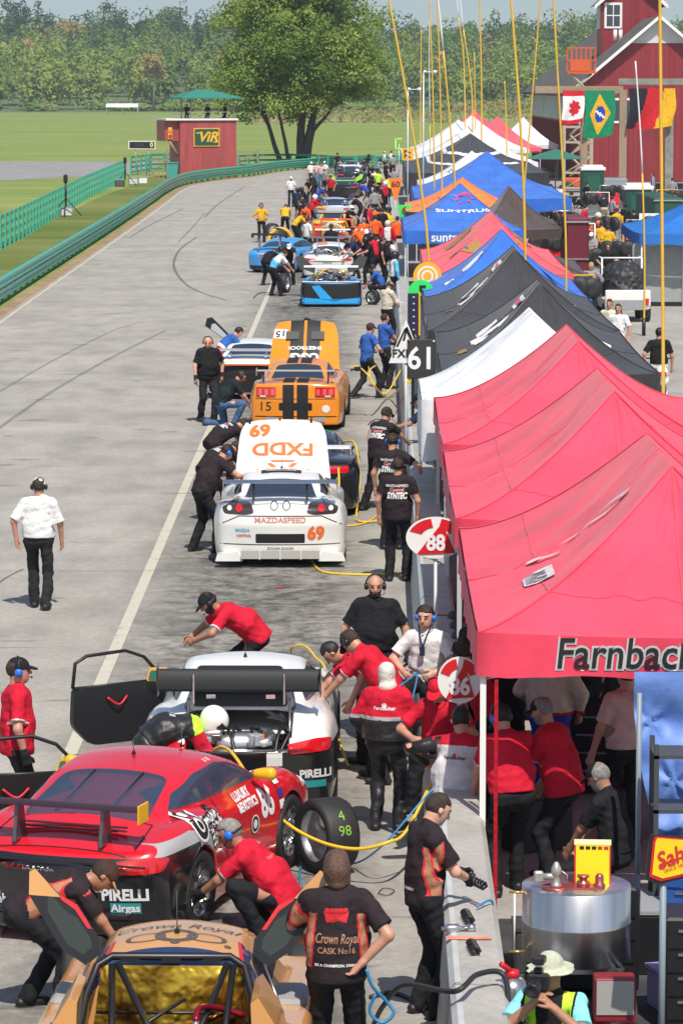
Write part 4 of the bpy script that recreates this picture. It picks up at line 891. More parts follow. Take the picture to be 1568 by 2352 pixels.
def barn():
    Y0, Y1 = 250., 312.; xl, xr, xc = 17.3, 28.9, 23.0; ze, zp = 6.9, 11.9; root = empty('red_barn', (xc, Y0, 0), 0, 'large dark red barn with a grey shingle roof and a small cupola', 'barn')
    X = lambda x: x-xc; m = MB(); D_ = Y1-Y0
    m.add([(X(xl),0,0),(X(xr),0,0),(X(xr),0,ze),(0,0,zp-.1),(X(xl),0,ze),(X(xl),D_,0),(X(xr),D_,0),(X(xr),D_,ze),(0,D_,zp-.1),(X(xl),D_,ze)],[(0,1,2,3,4),(9,8,7,6,5),(5,0,4,9),(1,6,7,2)])
    boards(m, X(xl)+.1, X(xr)-.1, -.012, 0, ze, .34)
    n = 34
    for i in range(1, n): x = X(xl)+(xr-xl)*i/n; h_ = zp-.15-abs(x)*(zp-ze)/(xr-xc); m.box((x,-.012,(ze+h_)/2),(.05,.02,h_-ze)) if h_ > ze+.1 else None
    boards(m, 0, D_, X(xl)-.012, 0, 4.2, .5, 0, 'y'); m.build('wall', BRED, root)
    SH = mat('shingles', (.10,.095,.095), .95, var=.3, vscale=1.2, bump=.8, bscale=6); m = MB(); ov = .7
    for sg in (-1, 1):
        e = X(xr)*sg+sg*ov; ez = ze-ov*(zp-ze)/(xr-xc); m.add([(0,-ov,zp+.1),(e,-ov,ez+.1),(e,D_,ez+.1),(0,D_,zp+.1),(0,-ov,zp-.1),(e,-ov,ez-.1),(e,D_,ez-.1),(0,D_,zp-.1)],[(0,1,2,3)[::sg],(4,5,6,7)[::-sg],(1,2,6,5)])
    rf = m.build('roof', SH, root); m = MB()
    for sg in (-1, 1):
        e = X(xr)*sg+sg*ov; ez = ze-ov*(zp-ze)/(xr-xc); m.add([(0,-ov-.04,zp+.18),(e,-ov-.04,ez+.18),(e,-ov-.04,ez-.10),(0,-ov-.04,zp-.10)],[(0,1,2,3)[::-sg]]); m.add([(0,-ov-.04,zp-.16),(e,-ov-.04,ez-.16),(e,-.02,ez-.16),(0,-.02,zp-.16)],[(0,1,2,3)[::-sg]])
    m.build('barge_board', WHITE, root)
    m = MB(); m.add([(-2.1,-.03,zp-1.75),(2.1,-.03,zp-1.75),(0,-.03,zp-.2)],[(0,1,2)]); m.box((0,-.03,zp-1.8),(4.4,.06,.12)); m.build('gable_panel', mat('weathered white', (.55,.55,.55), .7), root)
    m = MB(); m.box((X(xl)-.04,D_/2,5.5),(.06,D_,2.3)); boards(m,0,D_,X(xl)-.08,4.4,6.6,.9,0,'y'); m.build('louvre_strip', mat('pale metal sheet', (.55,.58,.62), .4, .3, var=.15, vscale=.4), root)
    w = MB(); w.box((-3.9,-.03,4.35),(5.4,.08,.16)); w.box((-3.9,-.03,6.0),(5.4,.08,.16)); w.build('window_band_trim', WHITE, root); w = MB(); w.box((-3.9,-.02,5.17),(5.3,.05,1.45)); w.build('window_band', GLASSD, root)
    # cupola
    cx, cy = -.9, 16.; c = MB(); cw, cd, cz0, cz1 = 2.25, 2.25, 9.0, 13.4
    c.add([(cx-cw,cy-cd,cz0),(cx+cw,cy-cd,cz0),(cx+cw,cy-cd,cz1),(cx,cy-cd,cz1+2.0),(cx-cw,cy-cd,cz1),(cx-cw,cy+cd,cz0),(cx+cw,cy+cd,cz0),(cx+cw,cy+cd,cz1),(cx,cy+cd,cz1+2.0),(cx-cw,cy+cd,cz1)],[(0,1,2,3,4),(9,8,7,6,5),(5,0,4,9),(1,6,7,2)]); boards(c, cx-cw+.1, cx+cw-.1, cy-cd-.012, cz0, cz1, .34)
    co = c.build('cupola', BRED, root)
    m = MB()
    for sg in (-1,1): e = cx+sg*(cw+.55); m.add([(cx,cy-cd-.5,cz1+2.1),(e,cy-cd-.5,cz1-.4),(e,cy+cd+.5,cz1-.4),(cx,cy+cd+.5,cz1+2.1)],[(0,1,2,3)[::sg]])
    m.build('cupola_roof', SH, co)
    m = MB()
    for sg in (-1,1): e = cx+sg*(cw+.55); m.add([(cx,cy-cd-.54,cz1+2.2),(e,cy-cd-.54,cz1-.3),(e,cy-cd-.54,cz1-.62),(cx,cy-cd-.54,cz1+1.85)],[(0,1,2,3)[::-sg]]); m.add([(cx,cy-cd-.54,cz1+1.85),(e,cy-cd-.54,cz1-.62),(e,cy-cd,cz1-.62),(cx,cy-cd,cz1+1.85)],[(0,1,2,3)[::-sg]])
    m.build('cupola_trim', WHITE, co)
    for wx, wz, ww, wh in ((cx-1.35,cz1-1.1,1.1,1.7),(cx+.75,cz1+.75,1.1,.8)):
        m = MB(); m.box((wx,cy-cd-.03,wz),(ww+.25,.1,wh+.25)); f = m.build('window_frame', WHITE, co); MB().box((wx,cy-cd-.07,wz),(ww-.1,.06,wh-.1)).build('pane', GLASSD if wh > 1 else WHITE, f)
        m = MB(); m.box((wx,cy-cd-.105,wz),(.07,.02,wh-.1)); m.box((wx,cy-cd-.105,wz),(ww-.1,.024,.08)); m.build('glazing_bar', WHITE, f)
    MB().box((cx-cw-.02,cy,cz1-1.2),(.1,3,1.8)).build('side_panel', mat('pale metal sheet', (.5,.5,.5)), co)
    for x in (-4.3,-3.9): MB().tube([(x+1.6,6,10.3),(x+1.6,6,11.1)], .14, 8).build('roof_vent', WHITE, rf)
barn()
# timber gantry with flags
def timber(p, s, nm, root, m=WOOD): MB().box(p, s).build(nm, m, root)
def gantry():
    Y = 214.; xa, xb, xd = D(1341,205,Y).x, D(1430,205,Y).x, D(1537,200,Y).x; z = D(1341,206,Y).z; OLD = mat('grey timber', (.22,.23,.20), .85, var=.2, vscale=3)
    root = empty('timber_gantry', (xa, Y, 0), 0, 'timber post and beam gantry that carries the hanging flags in front of the barn', 'gantry')
    x0 = D(1228,205,Y).x
    timber(((x0+xb)/2-xa,0,z), (xb-x0,.3,.45), 'beam', root); timber(((xb+xd)/2-xa+1.2,0,z+.5), (xd-xb+3,.3,.38), 'beam', root, OLD)
    timber((0,0,z/2-.3), (.42,.4,z-.5), 'post', root); timber((xb-xa,0,z/2), (.46,.4,z), 'post', root); timber((xd-xa,.1,z/2), (.5,.4,z), 'post', root, OLD)
    return xa, xb, xd, z, Y
gxa, gxb, gxd, gz, gY = gantry()
def flag(u0, u1, v0, v1, y, label, draw, fold=.12):
    a, b = D(u0, v0, y), D(u1, v1, y); w_, h_ = b.x-a.x, a.z-b.z; root = empty('flag', (a.x, y, a.z-.0), 0, label, 'flag', 'national flags hanging on the gantry')
    NX, NY = 30, 24; v = []
    def P(s, t): # s across 0..1, t down 0..1
        return Vector((w_*s+.06*math.sin(t*5)*w_*t, -.05-fold*math.sin(s*7+t*2.2)*(.3+t), -h_*t-.10*h_*math.sin(s*3.1+.6)*t*.6))
    mats, fn = draw; v = [P(i/NX, j/NY) for j in range(NY+1) for i in range(NX+1)]; f = []; mi = []
    for j in range(NY):
        for i in range(NX): f.append((j*(NX+1)+i,(j+1)*(NX+1)+i,(j+1)*(NX+1)+i+1,j*(NX+1)+i+1)); mi.append(fn((i+.5)/NX, (j+.5)/NY))
    mk('cloth', v, f, mats, root, fm=mi, smooth=True)
FR = cloth('flag red', (.55,.02,.03)); FW_ = cloth('flag white', (.75,.75,.75)); FGn = cloth('flag green', (.01,.22,.10)); FY = cloth('flag gold', (.72,.40,.02)); FB = cloth('flag blue', (.02,.06,.40)); FK = cloth('flag black', (.02,.02,.025))
def maple(s, t):
    if t < .18 or t > .86: return 0
    x, y = (s-.55)*2.2, (t-.52)*2.6; r = math.hypot(x, y); a = math.atan2(y, x); return 0 if r < .42+.20*abs(math.sin(a*3.5+1.57))**.7 or (abs(x) < .06 and 0 < y < .75) else 1
def bras(s, t):
    d = abs(s-.5)/.36+abs(t-.5)/.42
    if (s-.5)**2/.17**2*1.0+(t-.5)**2/.17**2 < 1: return 3 if abs((t-.5)-.5*(s-.5)) < .03 else 2
    return 1 if d < 1 else 0
flag(1291,1340,208,282,gY-.3,'red and white maple leaf flag, leftmost on the gantry',([FR,FW_],maple)); flag(1342,1410,208,312,gY-.3,'green flag with yellow diamond and blue disc on the gantry',([FGn,FY,FB,FW_],bras))
flag(1443,1548,203,292,gY-.3,'black red and gold flag drooping at the right of the gantry',([FK,FR,FY],lambda s, t: 0 if s+.25*t < .42 else 1 if s+.15*t < .76 else 2), .2)
def basket_lift():
    Y = 232.; a, b = D(1301,166,Y), D(1366,110,Y); root = empty('scissor_lift', ((a.x+b.x)/2, Y, 0), 0, 'orange basket scissor lift raised in front of the barn', 'scissor lift'); w_ = b.x-a.x; OR = mat('orange steel', (.62,.10,.02), .45); CR = mat('cream steel', (.42,.36,.26), .5); m = MB()
    for z in (a.z+.05, (a.z+b.z)/2, b.z):
        for y in (-.6,.6): m.box((0,y,z),(w_,.06,.07))
        for x in (-w_/2,w_/2): m.box((x,0,z),(.06,1.2,.07))
    for i in range(7): 
        for y in (-.6,.6): m.box((-w_/2+w_*i/6,y,(a.z+b.z)/2),(.05,.05,b.z-a.z))
    m.box((0,0,a.z),(w_,1.25,.2)); m.box((-.1,-.63,a.z+.45),(w_*.7,.04,.75)); m.build('basket', OR, root)
    m = MB(); n = 5; z0 = .9; h_ = (a.z-z0-.1)/n
    for i in range(n):
        for y in (-.4,.4):
            for s_ in (-1,1): m.tube([(-s_*.7,y,z0+i*h_),(s_*.7,y,z0+(i+1)*h_)], .07, 4)
    m.build('scissor_arms', CR, root); m = MB(); m.box((0,0,.5),(2.1,1.2,.6), bev=.05); m.build('chassis', OR, root)
    for x in (-.8,.8):
        for y in (-.6,.6): MB().lathe([(.1,-.1),(.28,-.1),(.3,0),(.28,.1),(.1,.1)], 14, 0, aim((0,1,0)), (x,y,.28)).build('wheel', RUB, root)
    r = empty('access_tower', D(1326,250,Y-6).copy(), 0, 'cream scaffold access tower below the orange lift basket', 'scaffold'); r.location.z = 0; zt = D(1326,288,Y-6).z; m = MB()
    for x in (-.9,.9):
        for y in (-.6,.6): m.box((x,y,zt/2),(.16,.16,zt))
    for i in range(5): z = .3+i*(zt-.4)/4; m.box((0,-.6,z),(1.8,.1,.14)); m.box((0,.6,z),(1.8,.1,.14)); m.box((0,0,z+.02),(1.7,1.1,.05))
    for i in range(4): z = .3+i*(zt-.4)/4; m.tube([(-.85,-.6,z),(.85,-.6,z+(zt-.4)/4)], .05, 4)
    m.build('frame', CR, r)
basket_lift()
# ------------------------------------------------------------------ pit wall, tents, antenna poles, boards
CONC = node_mat('pit wall concrete', lambda n, b, tc, noise, ramp, mix: (n.links.new(mix(ramp(noise(1.6, 5), (.3, (.36,.35,.32)), (.7, (.47,.455,.42))), ramp(noise(14, 8, rough=.8), (.3, .75), (.6, 1.05))), b.inputs['Base Color'])))
PWF = mat('worn blue white paint', (.46,.48,.48), .7, var=.12, vscale=3, detail=8)
def wall_piece(y0, y1, first):
    x = wallx((y0+y1)/2); root = empty('wall_block', (x, y0, 0), -math.atan(.0115), None, 'barrier', 'concrete blocks of the pit wall'); L = y1-y0-.03
    root['label'] = 'pale concrete block in the long low pit wall beside the pit lane'
    pr = [(-.06,0),(.46,0),(.44,.30),(.40,.80),(.36,.84),(.04,.84),(.0,.80),(-.03,.30)]; n = len(pr); v = [(a, 0, b) for a, b in pr]+[(a, L, b) for a, b in pr]
    mk('block', v, [tuple(range(n)), tuple(range(2*n-1,n-1,-1))]+[(i,n+i,n+(i+1)%n,(i+1)%n) for i in range(n)], CONC, root)
    mk('painted_edge', [(-.034,.02,.34),(-.003,.02,.80),(.035,.02,.843),(.075,.02,.845),(-.034,L-.02,.34),(-.003,L-.02,.80),(.035,L-.02,.843),(.075,L-.02,.845)], [(0,1,5,4),(1,2,6,5),(2,3,7,6)], PWF, root)
for i in range(17): wall_piece(17+i*6., 23+i*6., i == 0)
for i in range(8): wall_piece(119+i*9., 128+i*9., False)
WP = lambda y, dx=.2, z=.845: Vector((wallx(y)+dx, y, z))
# painted marks on the wall top
for y, mm in ((24.2,'a'),(62,'b'),(39.5,'c')):
    p = WP(y, 0, .849); q = mk('paint_stripe', [(p.x+.03,p.y,p.z),(p.x+.36,p.y,p.z),(p.x+.36,p.y+.10,p.z),(p.x+.03,p.y+.10,p.z)], [(0,1,2,3)], mat('faded orange paint', (.72,.26,.16), .8, var=.3, vscale=6)); tag(q, kind='structure')
def tent_mat(n, c, c2=None): return mat(n, c, .72, var=.15, vscale=1.3, bump=.9, bscale=2.6, spec=.25, sheen=.2, detail=6)
TRD = tent_mat('red canopy', (.72,.055,.105)); TBK = tent_mat('black canopy', (.035,.034,.04)); TBL = tent_mat('blue canopy', (.03,.14,.55)); TWH = tent_mat('white canopy', (.72,.74,.78)); TOR = tent_mat('orange canopy', (.80,.20,.04)); TBR = tent_mat('brown canopy', (.07,.05,.045)); TRD2 = tent_mat('coral canopy', (.74,.09,.12)); TGN = tent_mat('green umbrella cloth', (.02,.14,.09))
POLE = mat('tent leg paint', (.62,.64,.66), .45, .3); POLEW = mat('white tent leg', (.80,.80,.78), .4)
def tent(label, y0, y1, xl, xr, ze, zp, m, ridge=0., vh=.30, sag=.16, wr=.014, seed=1, vm=None, legs=(0,1), band=None, rx=None, leg=POLE, cat='canopy tent', group=None, drape=0, ph=None):
    """xl, xr: the eaves at y0; they follow the wall's line"""
    root = empty('canopy_tent', ((xl+xr)/2, (y0+y1)/2, 0), -math.atan(.0115), label, cat, group); o = Vector(((xl+xr)/2, (y0+y1)/2, 0)); w_, d = (xr-xl)/2, (y1-y0)/2; rg = np.random.default_rng(seed); ph = rg.uniform(0, 6, 8)
    r0, r1 = -ridge/2, ridge/2; rxx = (rx or 0); N = 28; T = 20
    cor = [(-w_,-d),(w_,-d),(w_,d),(-w_,d)]; apex = [(rxx,r0),(rxx,r0),(rxx,r1),(rxx,r1)]; v = []; per = []
    for k in range(4):
        for i in range(N): t = i/N; a, b = cor[k], cor[(k+1)%4]; A, B = apex[k], apex[(k+1)%4]; per.append((a[0]+(b[0]-a[0])*t, a[1]+(b[1]-a[1])*t, A[0]+(B[0]-A[0])*t, A[1]+(B[1]-A[1])*t, t, k))
    for j in range(T+1):
        s = j/T
        for (ex, ey, ax, ay, t, k) in per:
            x, y = ex+(ax-ex)*s, ey+(ay-ey)*s; cs = min(t, 1-t)*2        # 0 at the hip seams
            z = ze+(zp-ze)*s**1.38-sag*.7*math.sin(math.pi*min(1, s*1.02))*(.35+.65*cs**.7)-.05*math.sin(math.pi*t)*(1-s)
            z += wr*1.7*(math.sin(ex*3+ph[0]+s*6)+math.sin(ey*4+ph[1]-s*9+ex*2)+.8*math.sin((ex+ey)*9+ph[2]+4*math.sin(s*5))+.7*math.sin((ex-ey)*14+s*11+ph[6]+3*math.sin(s*7+ex)))*(1-abs(2*s-1)**3)*cs**.5
            v.append((x, y, z))
    n = 4*N; f = [(j*n+i, j*n+(i+1)%n, (j+1)*n+(i+1)%n, (j+1)*n+i) for j in range(T) for i in range(n)]; mi = [0]*len(f); ms = [m]
    if band: ms += [b[0] for b in band]; 
    if band:
        for q in range(len(f)):
            c = sum((Vector(v[i]) for i in f[q]), Vector())/4; 
            for bi, (_, fn) in enumerate(band):
                if fn(c.x, c.y, q//n/T): mi[q] = bi+1
    roof = mk('roof', v, f, ms, root, fm=mi, smooth=False)
    hip = {(k*N) for k in range(4)}
    roof.data.polygons.foreach_set('use_smooth', np.ones(len(f), dtype=bool)); bm = bmesh.new(); bm.from_mesh(roof.data); bm.verts.ensure_lookup_table()
    for e in bm.edges:
        a, b = e.verts[0].index, e.verts[1].index
        if a % n in hip and b % n in hip and a//n != b//n: e.smooth = False
        if a//n == b//n == T: e.smooth = False
    bm.to_mesh(roof.data); bm.free()
    sm = MB()
    for k in range(8):
        i0 = k*N//2; sm.tube([Vector(v[j*n+i0])+Vector((0,0,.006)) for j in range(T+1)], .011 if k%2 == 0 else .006, 4)
    q = [Vector(v[7*n+i])+Vector((0,0,.004)) for i in range(n)]; sm.tube(q+[q[0]], .006, 4); sm.build('seam_piping', m, roof)
    vv = []
    for j in range(4):
        s = j/3
        for (ex, ey, ax, ay, t, k) in per:
            wv = .014*math.sin((ex+ey)*13+ph[3])*s+.01*math.sin((ex-ey)*31+ph[4])*s; nx, ny = ((0,-1),(1,0),(0,1),(-1,0))[k]
            vv.append((ex*1.003+nx*(.015+wv), ey*1.003+ny*(.015+wv), ze-.05*math.sin(math.pi*t)-vh*s*(1+.06*math.sin((ex+ey)*4+ph[5]))+.012))
    val = mk('valance', vv, [((j+1)*n+i, (j+1)*n+(i+1)%n, j*n+(i+1)%n, j*n+i) for j in range(3) for i in range(n)], vm or m, root, smooth=True)
    for k in legs:
        q = cor[k]; MB().box((q[0]*.975, q[1]*.985, (ze-.05)/2), (.05,.05,ze-.05)).build('leg', leg, root)
    if legs:
        fr = MB()
        for k in range(4):
            a, b = Vector((*cor[k], ze-.12))*1, Vector((*cor[(k+1)%4], ze-.12)); a.x *= .97; b.x *= .97; a.y *= .98; b.y *= .98
            for i in range(2): p, q = a+(b-a)*i/2, a+(b-a)*(i+1)/2; fr.tube([p, q-Vector((0,0,.28))], .012, 4); fr.tube([p-Vector((0,0,.28)), q], .012, 4)
        fr.build('scissor_frame', POLE, root)
    return dict(root=root, roof=roof, val=val, o=o, w=w_, d=d, ze=ze, zp=zp, bvh=None)
def roof_text(tn, txt, size, x, y, m, side='left', name='roof_lettering', rise=None, **k):
    """lettering laid on the left slope (reads from the lane) or the front slope"""
    n = Vector((-.45,0,.9)) if side == 'left' else Vector((0,-.45,.9)) if side == 'front' else Vector((.45,0,.9)); up = Vector((.9,0,.45)) if side == 'left' else Vector((0,.9,.45)) if side == 'front' else Vector((-.9,0,.45))
    M = aim(n, up)
    if tn['bvh'] is None: tn['bvh'] = bvh_of(tn['roof'])
    t = abs(x)/tn['w'] if side != 'front' else abs(y)/tn['d']; z = tn['ze']+(tn['zp']-tn['ze'])*(1-t)
    return wtext(txt, size, M, (x, y, z), tn['bvh'], m, tn['roof'], name, off=.022, back=.8, **k)
TL = lambda y: .87+.0115*y; TR = lambda y: 4.42+.012*y
T = {}
T[1] = tent('nearest red canopy tent with big black lettering on its front valance', 28.4, 35.2, 1.19, 4.75, 2.42, 3.62, TRD, ridge=2.9, vh=.36, seed=3, legs=(0,1), leg=POLEW)
T[2] = tent('second red canopy tent from the front, right behind the lettered one', 36.0, 42.8, 1.25, 4.85, 2.42, 3.62, TRD, ridge=3.1, seed=4, legs=(0,3), sag=.2)
T[3] = tent('third red canopy tent, touching the white canopy behind it', 43.6, 50.2, 1.34, 5.0, 2.42, 3.62, TRD, ridge=3.0, seed=5, legs=(0,3), sag=.2)
T[4] = tent('narrow white canopy with a drooping left side behind the red tents', 50.6, 54.2, 1.22, 4.6, 2.35, 3.55, TWH, ridge=1.6, vh=.9, seed=6, legs=(), sag=.05)
T[5] = tent('nearer black canopy tent with white lettering on its slope', 54.7, 64.0, 1.68, 5.15, 2.4, 3.62, TBK, ridge=1.2, seed=7, legs=(0,3), sag=.22)
T[6] = tent('farther black canopy tent before the blue one', 64.4, 74.8, 1.70, 5.3, 2.4, 3.72, TBK, ridge=1.2, seed=8, legs=(0,3), sag=.22)
T[7] = tent('blue canopy tent between the black ones and the coral one', 75.4, 83.4, 1.90, 5.55, 2.3, 3.68, TBL, ridge=.6, seed=9, legs=(0,3), sag=.22)
T[8] = tent('coral red canopy tent with gold lettering', 84.0, 96.5, 2.15, 5.75, 2.4, 3.68, TRD2, ridge=2.4, seed=10, legs=(0,3), sag=.2)
T[9] = tent('blue canopy tent with a sunburst and white lettering on its front slope', 110.5, 121.5, 2.08, 5.95, 2.35, 3.72, TBL, ridge=.3, vh=.42, seed=11, legs=(0,1,3), sag=.1)
T[10] = tent('brown black canopy tent right behind the sunburst tent', 113., 121., 4.6, 7.4, 2.3, 3.6, TBR, ridge=.8, seed=12, legs=(), rx=-.3)
T[11] = tent('low dark awning with a white edge in the paddock', 99., 108., 5.9, 7.3, 1.5, 2.1, TBR, ridge=3, seed=13, legs=(1,), rx=-.6, sag=.05, leg=POLEW)
T[12] = tent('orange topped canopy tent behind the sunburst tent', 124., 134., 2.4, 6.7, 2.45, 3.55, TOR, ridge=1., seed=14, legs=(0,), vm=TBK, sag=.1)
T[13] = tent('large blue canopy tent with no lettering', 136., 152., 3.0, 9.2, 2.55, 4.25, TBL, ridge=.6, vh=.5, seed=15, legs=(0,3), sag=.2)
T[14] = tent('white canopy tent between the large blue and the black striped tents', 155., 166., 3.6, 8.6, 2.45, 3.95, TWH, ridge=1, vh=.55, seed=16, legs=(0,), sag=.15)
T[15] = tent('black canopy tent with white curved piping and a hanging side', 170., 196., 3.35, 10.4, 2.7, 4.45, TBK, ridge=1.5, vh=1.1, seed=17, legs=(0,), sag=.25, band=[(TWH, lambda x, y, s: abs(s-.33) < .03 or abs(s-.6) < .03)])
T[16] = tent('pale stripe topped canopy tent behind the black striped one', 198., 215., 3.9, 11.4, 2.6, 4.6, TWH, ridge=1, seed=18, legs=(0,), sag=.3)
T[17] = tent('silver white canopy tent with a red seam at its left edge', 218., 238., 4.0, 11.5, 2.6, 4.75, TWH, ridge=1, seed=19, legs=(0,), sag=.3, band=[(TRD, lambda x, y, s: y < -9)])
T[18] = tent('broad white canopy tent at the end of the pit tents', 240., 256., 5.6, 13.2, 2.6, 4.85, TWH, ridge=1, seed=20, legs=(1,), sag=.3)
T[19] = tent('red canopy tent behind the broad white tent', 258., 270., 6.6, 13.8, 2.8, 5.1, TRD2, ridge=.6, seed=21, legs=(1,), sag=.3)
T[20] = tent('last red canopy tent toward the barn', 250., 262., 8.6, 14.6, 2.5, 4.7, TRD2, ridge=.6, seed=22, legs=(0,1), sag=.25)
T[21] = tent('white pyramid canopy tent nearest the red barn', 262., 268., 11.4, 16.6, 2.5, 4.55, TWH, ridge=.3, seed=23, legs=(0,1), sag=.12)
T[22] = tent('bright blue canopy tent at the right edge of the paddock', 108., 116., 9.45, 15.0, 2.35, 3.7, mat('azure canopy', (.015,.15,.50), .7, var=.06), ridge=.5, vh=.34, seed=24, legs=(0,), sag=.12, leg=POLEW)
BLKT = mat('black lettering', (.012,.012,.014), .5); WHT = mat('white lettering', (.76,.76,.76), .6); SILV = mat('silver foil lettering', (.62,.63,.64), .3, .4); ORT = mat('orange lettering', (.75,.17,.03), .5); GOLD = mat('gold lettering', (.46,.28,.06), .6); REDT = mat('red lettering', (.60,.02,.03), .5)
b1 = bvh_of(T[1]['val']); M_ = aim((0,-1,0))
for i, (mm, bo, of) in enumerate(((SILV, .075, .008), (BLKT, .012, .016))):
    wtext('Farnbacher', .37, M_, (-.40, -3.5, 2.24), b1, mm, T[1]['val'], off=of, back=.4, bold=bo*.8, shear=.12, sx=.88, grid=.07)
GP = mat('grey print', (.62,.56,.58), .6); GPD = mat('dark print', (.16,.15,.17), .6); PKP = mat('pink print', (.62,.12,.20), .6); TNP = mat('tan print patch', (.34,.20,.07), .7)
def rp(k, x, y, wy, hu, m, name='roof_print', side=-1, off=.02, sh=0):
    """a printed patch on the side slope: wy along the lane, hu up the slope"""
    t = T[k]; t['bvh'] = t['bvh'] or bvh_of(t['roof']); v, f = rect2(wy, hu, 5, 8); v = [(p+sh*q, q) for p, q in v]; z = t['ze']+(t['zp']-t['ze'])*(1-abs(x)/t['w'])**1.3
    return wrap(v, f, aim((side*.45,0,.9),(-side*.9,0,.45)), (x, y, z), t['bvh'], m, t['roof'], name, off, .8)
v, f = disc2(.13, 40, .60, 2, .80); T[1]['bvh'] = bvh_of(T[1]['roof']); wrap([(p+.35*q, q) for p, q in v], f, aim((-.45,0,.9),(.9,0,.45)), (-.80,-.35,3.0), T[1]['bvh'], GP, T[1]['roof'], 'roof_print', .03, .8)
rp(1, -1.22, -1.35, .62, .30, GP)
for i in range(6): rp(1, -1.24, -1.60+.09*i, .035, .20, GPD, off=.03)
for k in (5, 6):
    for i in range(4): rp(k, -.92+.06*(i == 1), -.75+.42*i, .26, (.62,.75,.72,.45)[i], WHT)
    rp(k, -.36, .1, 1.1, .26, WHT, 'roof_badge'); rp(k, -.36, .1, .8, .10, PKP, off=.03); rp(k, -1.38, -.7, .9, .16, TNP); rp(k, 1.0, .0, .5, .8, WHT, side=1)
rp(7, -.72, .3, .8, .62, WHT, sh=.2); rp(7, -1.28, -.6, 1., .24, WHT)
for y in (-3.2, 2.2): rp(8, -.85, y, 1.1, .85, TNP); rp(8, .9, y+.5, .9, .8, TNP, side=1)
for i in range(3): rp(8, -.95, -3.4+.2*i, .14, .5, GPD, off=.03)
roof_text(T[9], 'SUNTRUST', .40, .15, -2.75, WHT, 'front', bold=.03, sx=1.05); wtext('suntrust.com', .40, M_, (-.0, -5.6, 2.12), bvh_of(T[9]['val']), WHT, T[9]['val'], back=.5, bold=.02)
roof_text(T[9], '*', 2.2, .1, -2.05, mat('pink red print', (.62,.05,.16), .6), 'front', bold=.06)
roof_text(T[14], 'RACING', .5, -1.2, -2, BLKT, 'left')
# things seen under and beside the canopies ---------------------------------------------------
def pole_board(u, v, y, label, build, foot=True, wall=True):
    p = D(u, v, y); root = empty('pit_sign', (p.x, y, 0), 0, label, 'sign'); c = Vector((0, 0, p.z)); build(root, c)
    if foot: MB().tube([(.0,.035,0),(.0,.035,p.z)], .02, 8).build('pole', POLE, root)
    return root
FM = aim((0,-1,0))
def s88(root, c, rx=.325, ry=.23, num='88', sz=.24, dx=.06, m_in=WHT):
    v, f = disc2(rx, 40, ry); n = 40
    m = MB(); m.prism([(rx*1.0*math.cos(6.283*i/n), ry*math.sin(6.283*i/n)) for i in range(n)], .02, FM, 0, c); b = m.build('board', WHITE, root)
    def wedge(a0, a1, r0, r1, nm='red_panel'):
        k = 10; P = [(rx*r1*math.cos(a0+(a1-a0)*i/k), ry*r1*math.sin(a0+(a1-a0)*i/k)) for i in range(k+1)]+[(rx*r0*math.cos(a1+(a0-a1)*i/k), ry*r0*math.sin(a1+(a0-a1)*i/k)) for i in range(k+1)]
        MB().prism(P, .006, FM, 0, c+Vector((0,-.013,0))).build(nm, REDM, b)
    for a0, a1 in ((100,160),(20,78)): wedge(R(a0), R(a1), .50, .93)
    MB().prism([(-.34*rx/.325*.62,-.80*ry),(.66*rx,-.72*ry),(.30*rx,.45*ry),(.10*rx,.52*ry)], .006, FM, 0, c+Vector((0,-.018,0))).build('red_panel', REDM, b)
    flat_text(num, sz, FM, c+Vector((dx,-.024,-.06)), m_in, b, bold=.035, sx=.85)
pole_board(1000, 1235, 37., 'oval red and white board numbered 88 at the tent edge', lambda r, c: s88(r, c, num='88', dx=.0))
pole_board(1055, 1562, 30.6, 'round red and white board numbered 86 in the shade of the nearest tent', lambda r, c: s88(r, c, .20, .215, '86', .22, 0.))
def s61(root, c):
    MB().box(c, (.46,.04,.64), bev=.01).build('board', mat('sign charcoal', (.028,.03,.028), .6), root); flat_text('61', .50, FM, c+Vector((0,-.024,-.0)), WHT, root, bold=.02, sx=.92)
    for dx, dz in ((-.19,.30),(-.19,-.33),(.2,.29)): MB().lathe([(0,.02),(.014,.018),(.018,0)], 10, 0, FM, c+Vector((dx,-.02,dz))).build('lamp', REDM if dx < 0 else WHITE, root)
pole_board(967, 825, 55., 'square charcoal board with white number 61', s61)
def sfx(root, c):
    MB().prism([(-.29,-.36),(.29,-.36),(.0,.38)], .02, FM, 0, c).build('board', WHITE, root); m = MB()
    for k in (0,1): m.prism([(-.17+.11*k,-.08+.1*k),(-.13+.11*k,-.08+.1*k),(.0+.03*k,.22+.02*k),(-.03+.03*k,.22+.02*k)], .006, FM, 0, c+Vector((0,-.014,0)))
    m.prism([(-.02,.22),(.02,.26),(.16,-.06),(.11,-.06)], .006, FM, 0, c+Vector((0,-.014,0))); m.build('black_bars', BLKT, root)
    flat_text('FXDD', .19, FM, c+Vector((.02,-.018,-.20)), BLKT, root, bold=.02)
pole_board(932, 785, 57.5, 'white triangular board with black bars partly behind the 61 board', sfx)
def rings(cols, r):
    def f(root, c):
        for i, (mm, k) in enumerate(cols): MB().prism([(r*k*math.cos(6.283*j/32), r*k*math.sin(6.283*j/32)) for j in range(32)], .02, FM, 0, c+Vector((0,-.005*i,0))).build('ring' if i else 'board', mm, root)
    return f
GLO = mat('fluorescent green', (.03,.72,.12), .5); OGL = mat('yellow orange sign', (.85,.42,.02), .5); OGR = mat('sign orange', (.85,.22,.03), .5)
pole_board(981, 634, 82., 'round yellow board with white target rings', rings(((OGL,1),(WHITE,.72),(OGL,.60),(WHITE,.42),(OGL,.30)), .34))
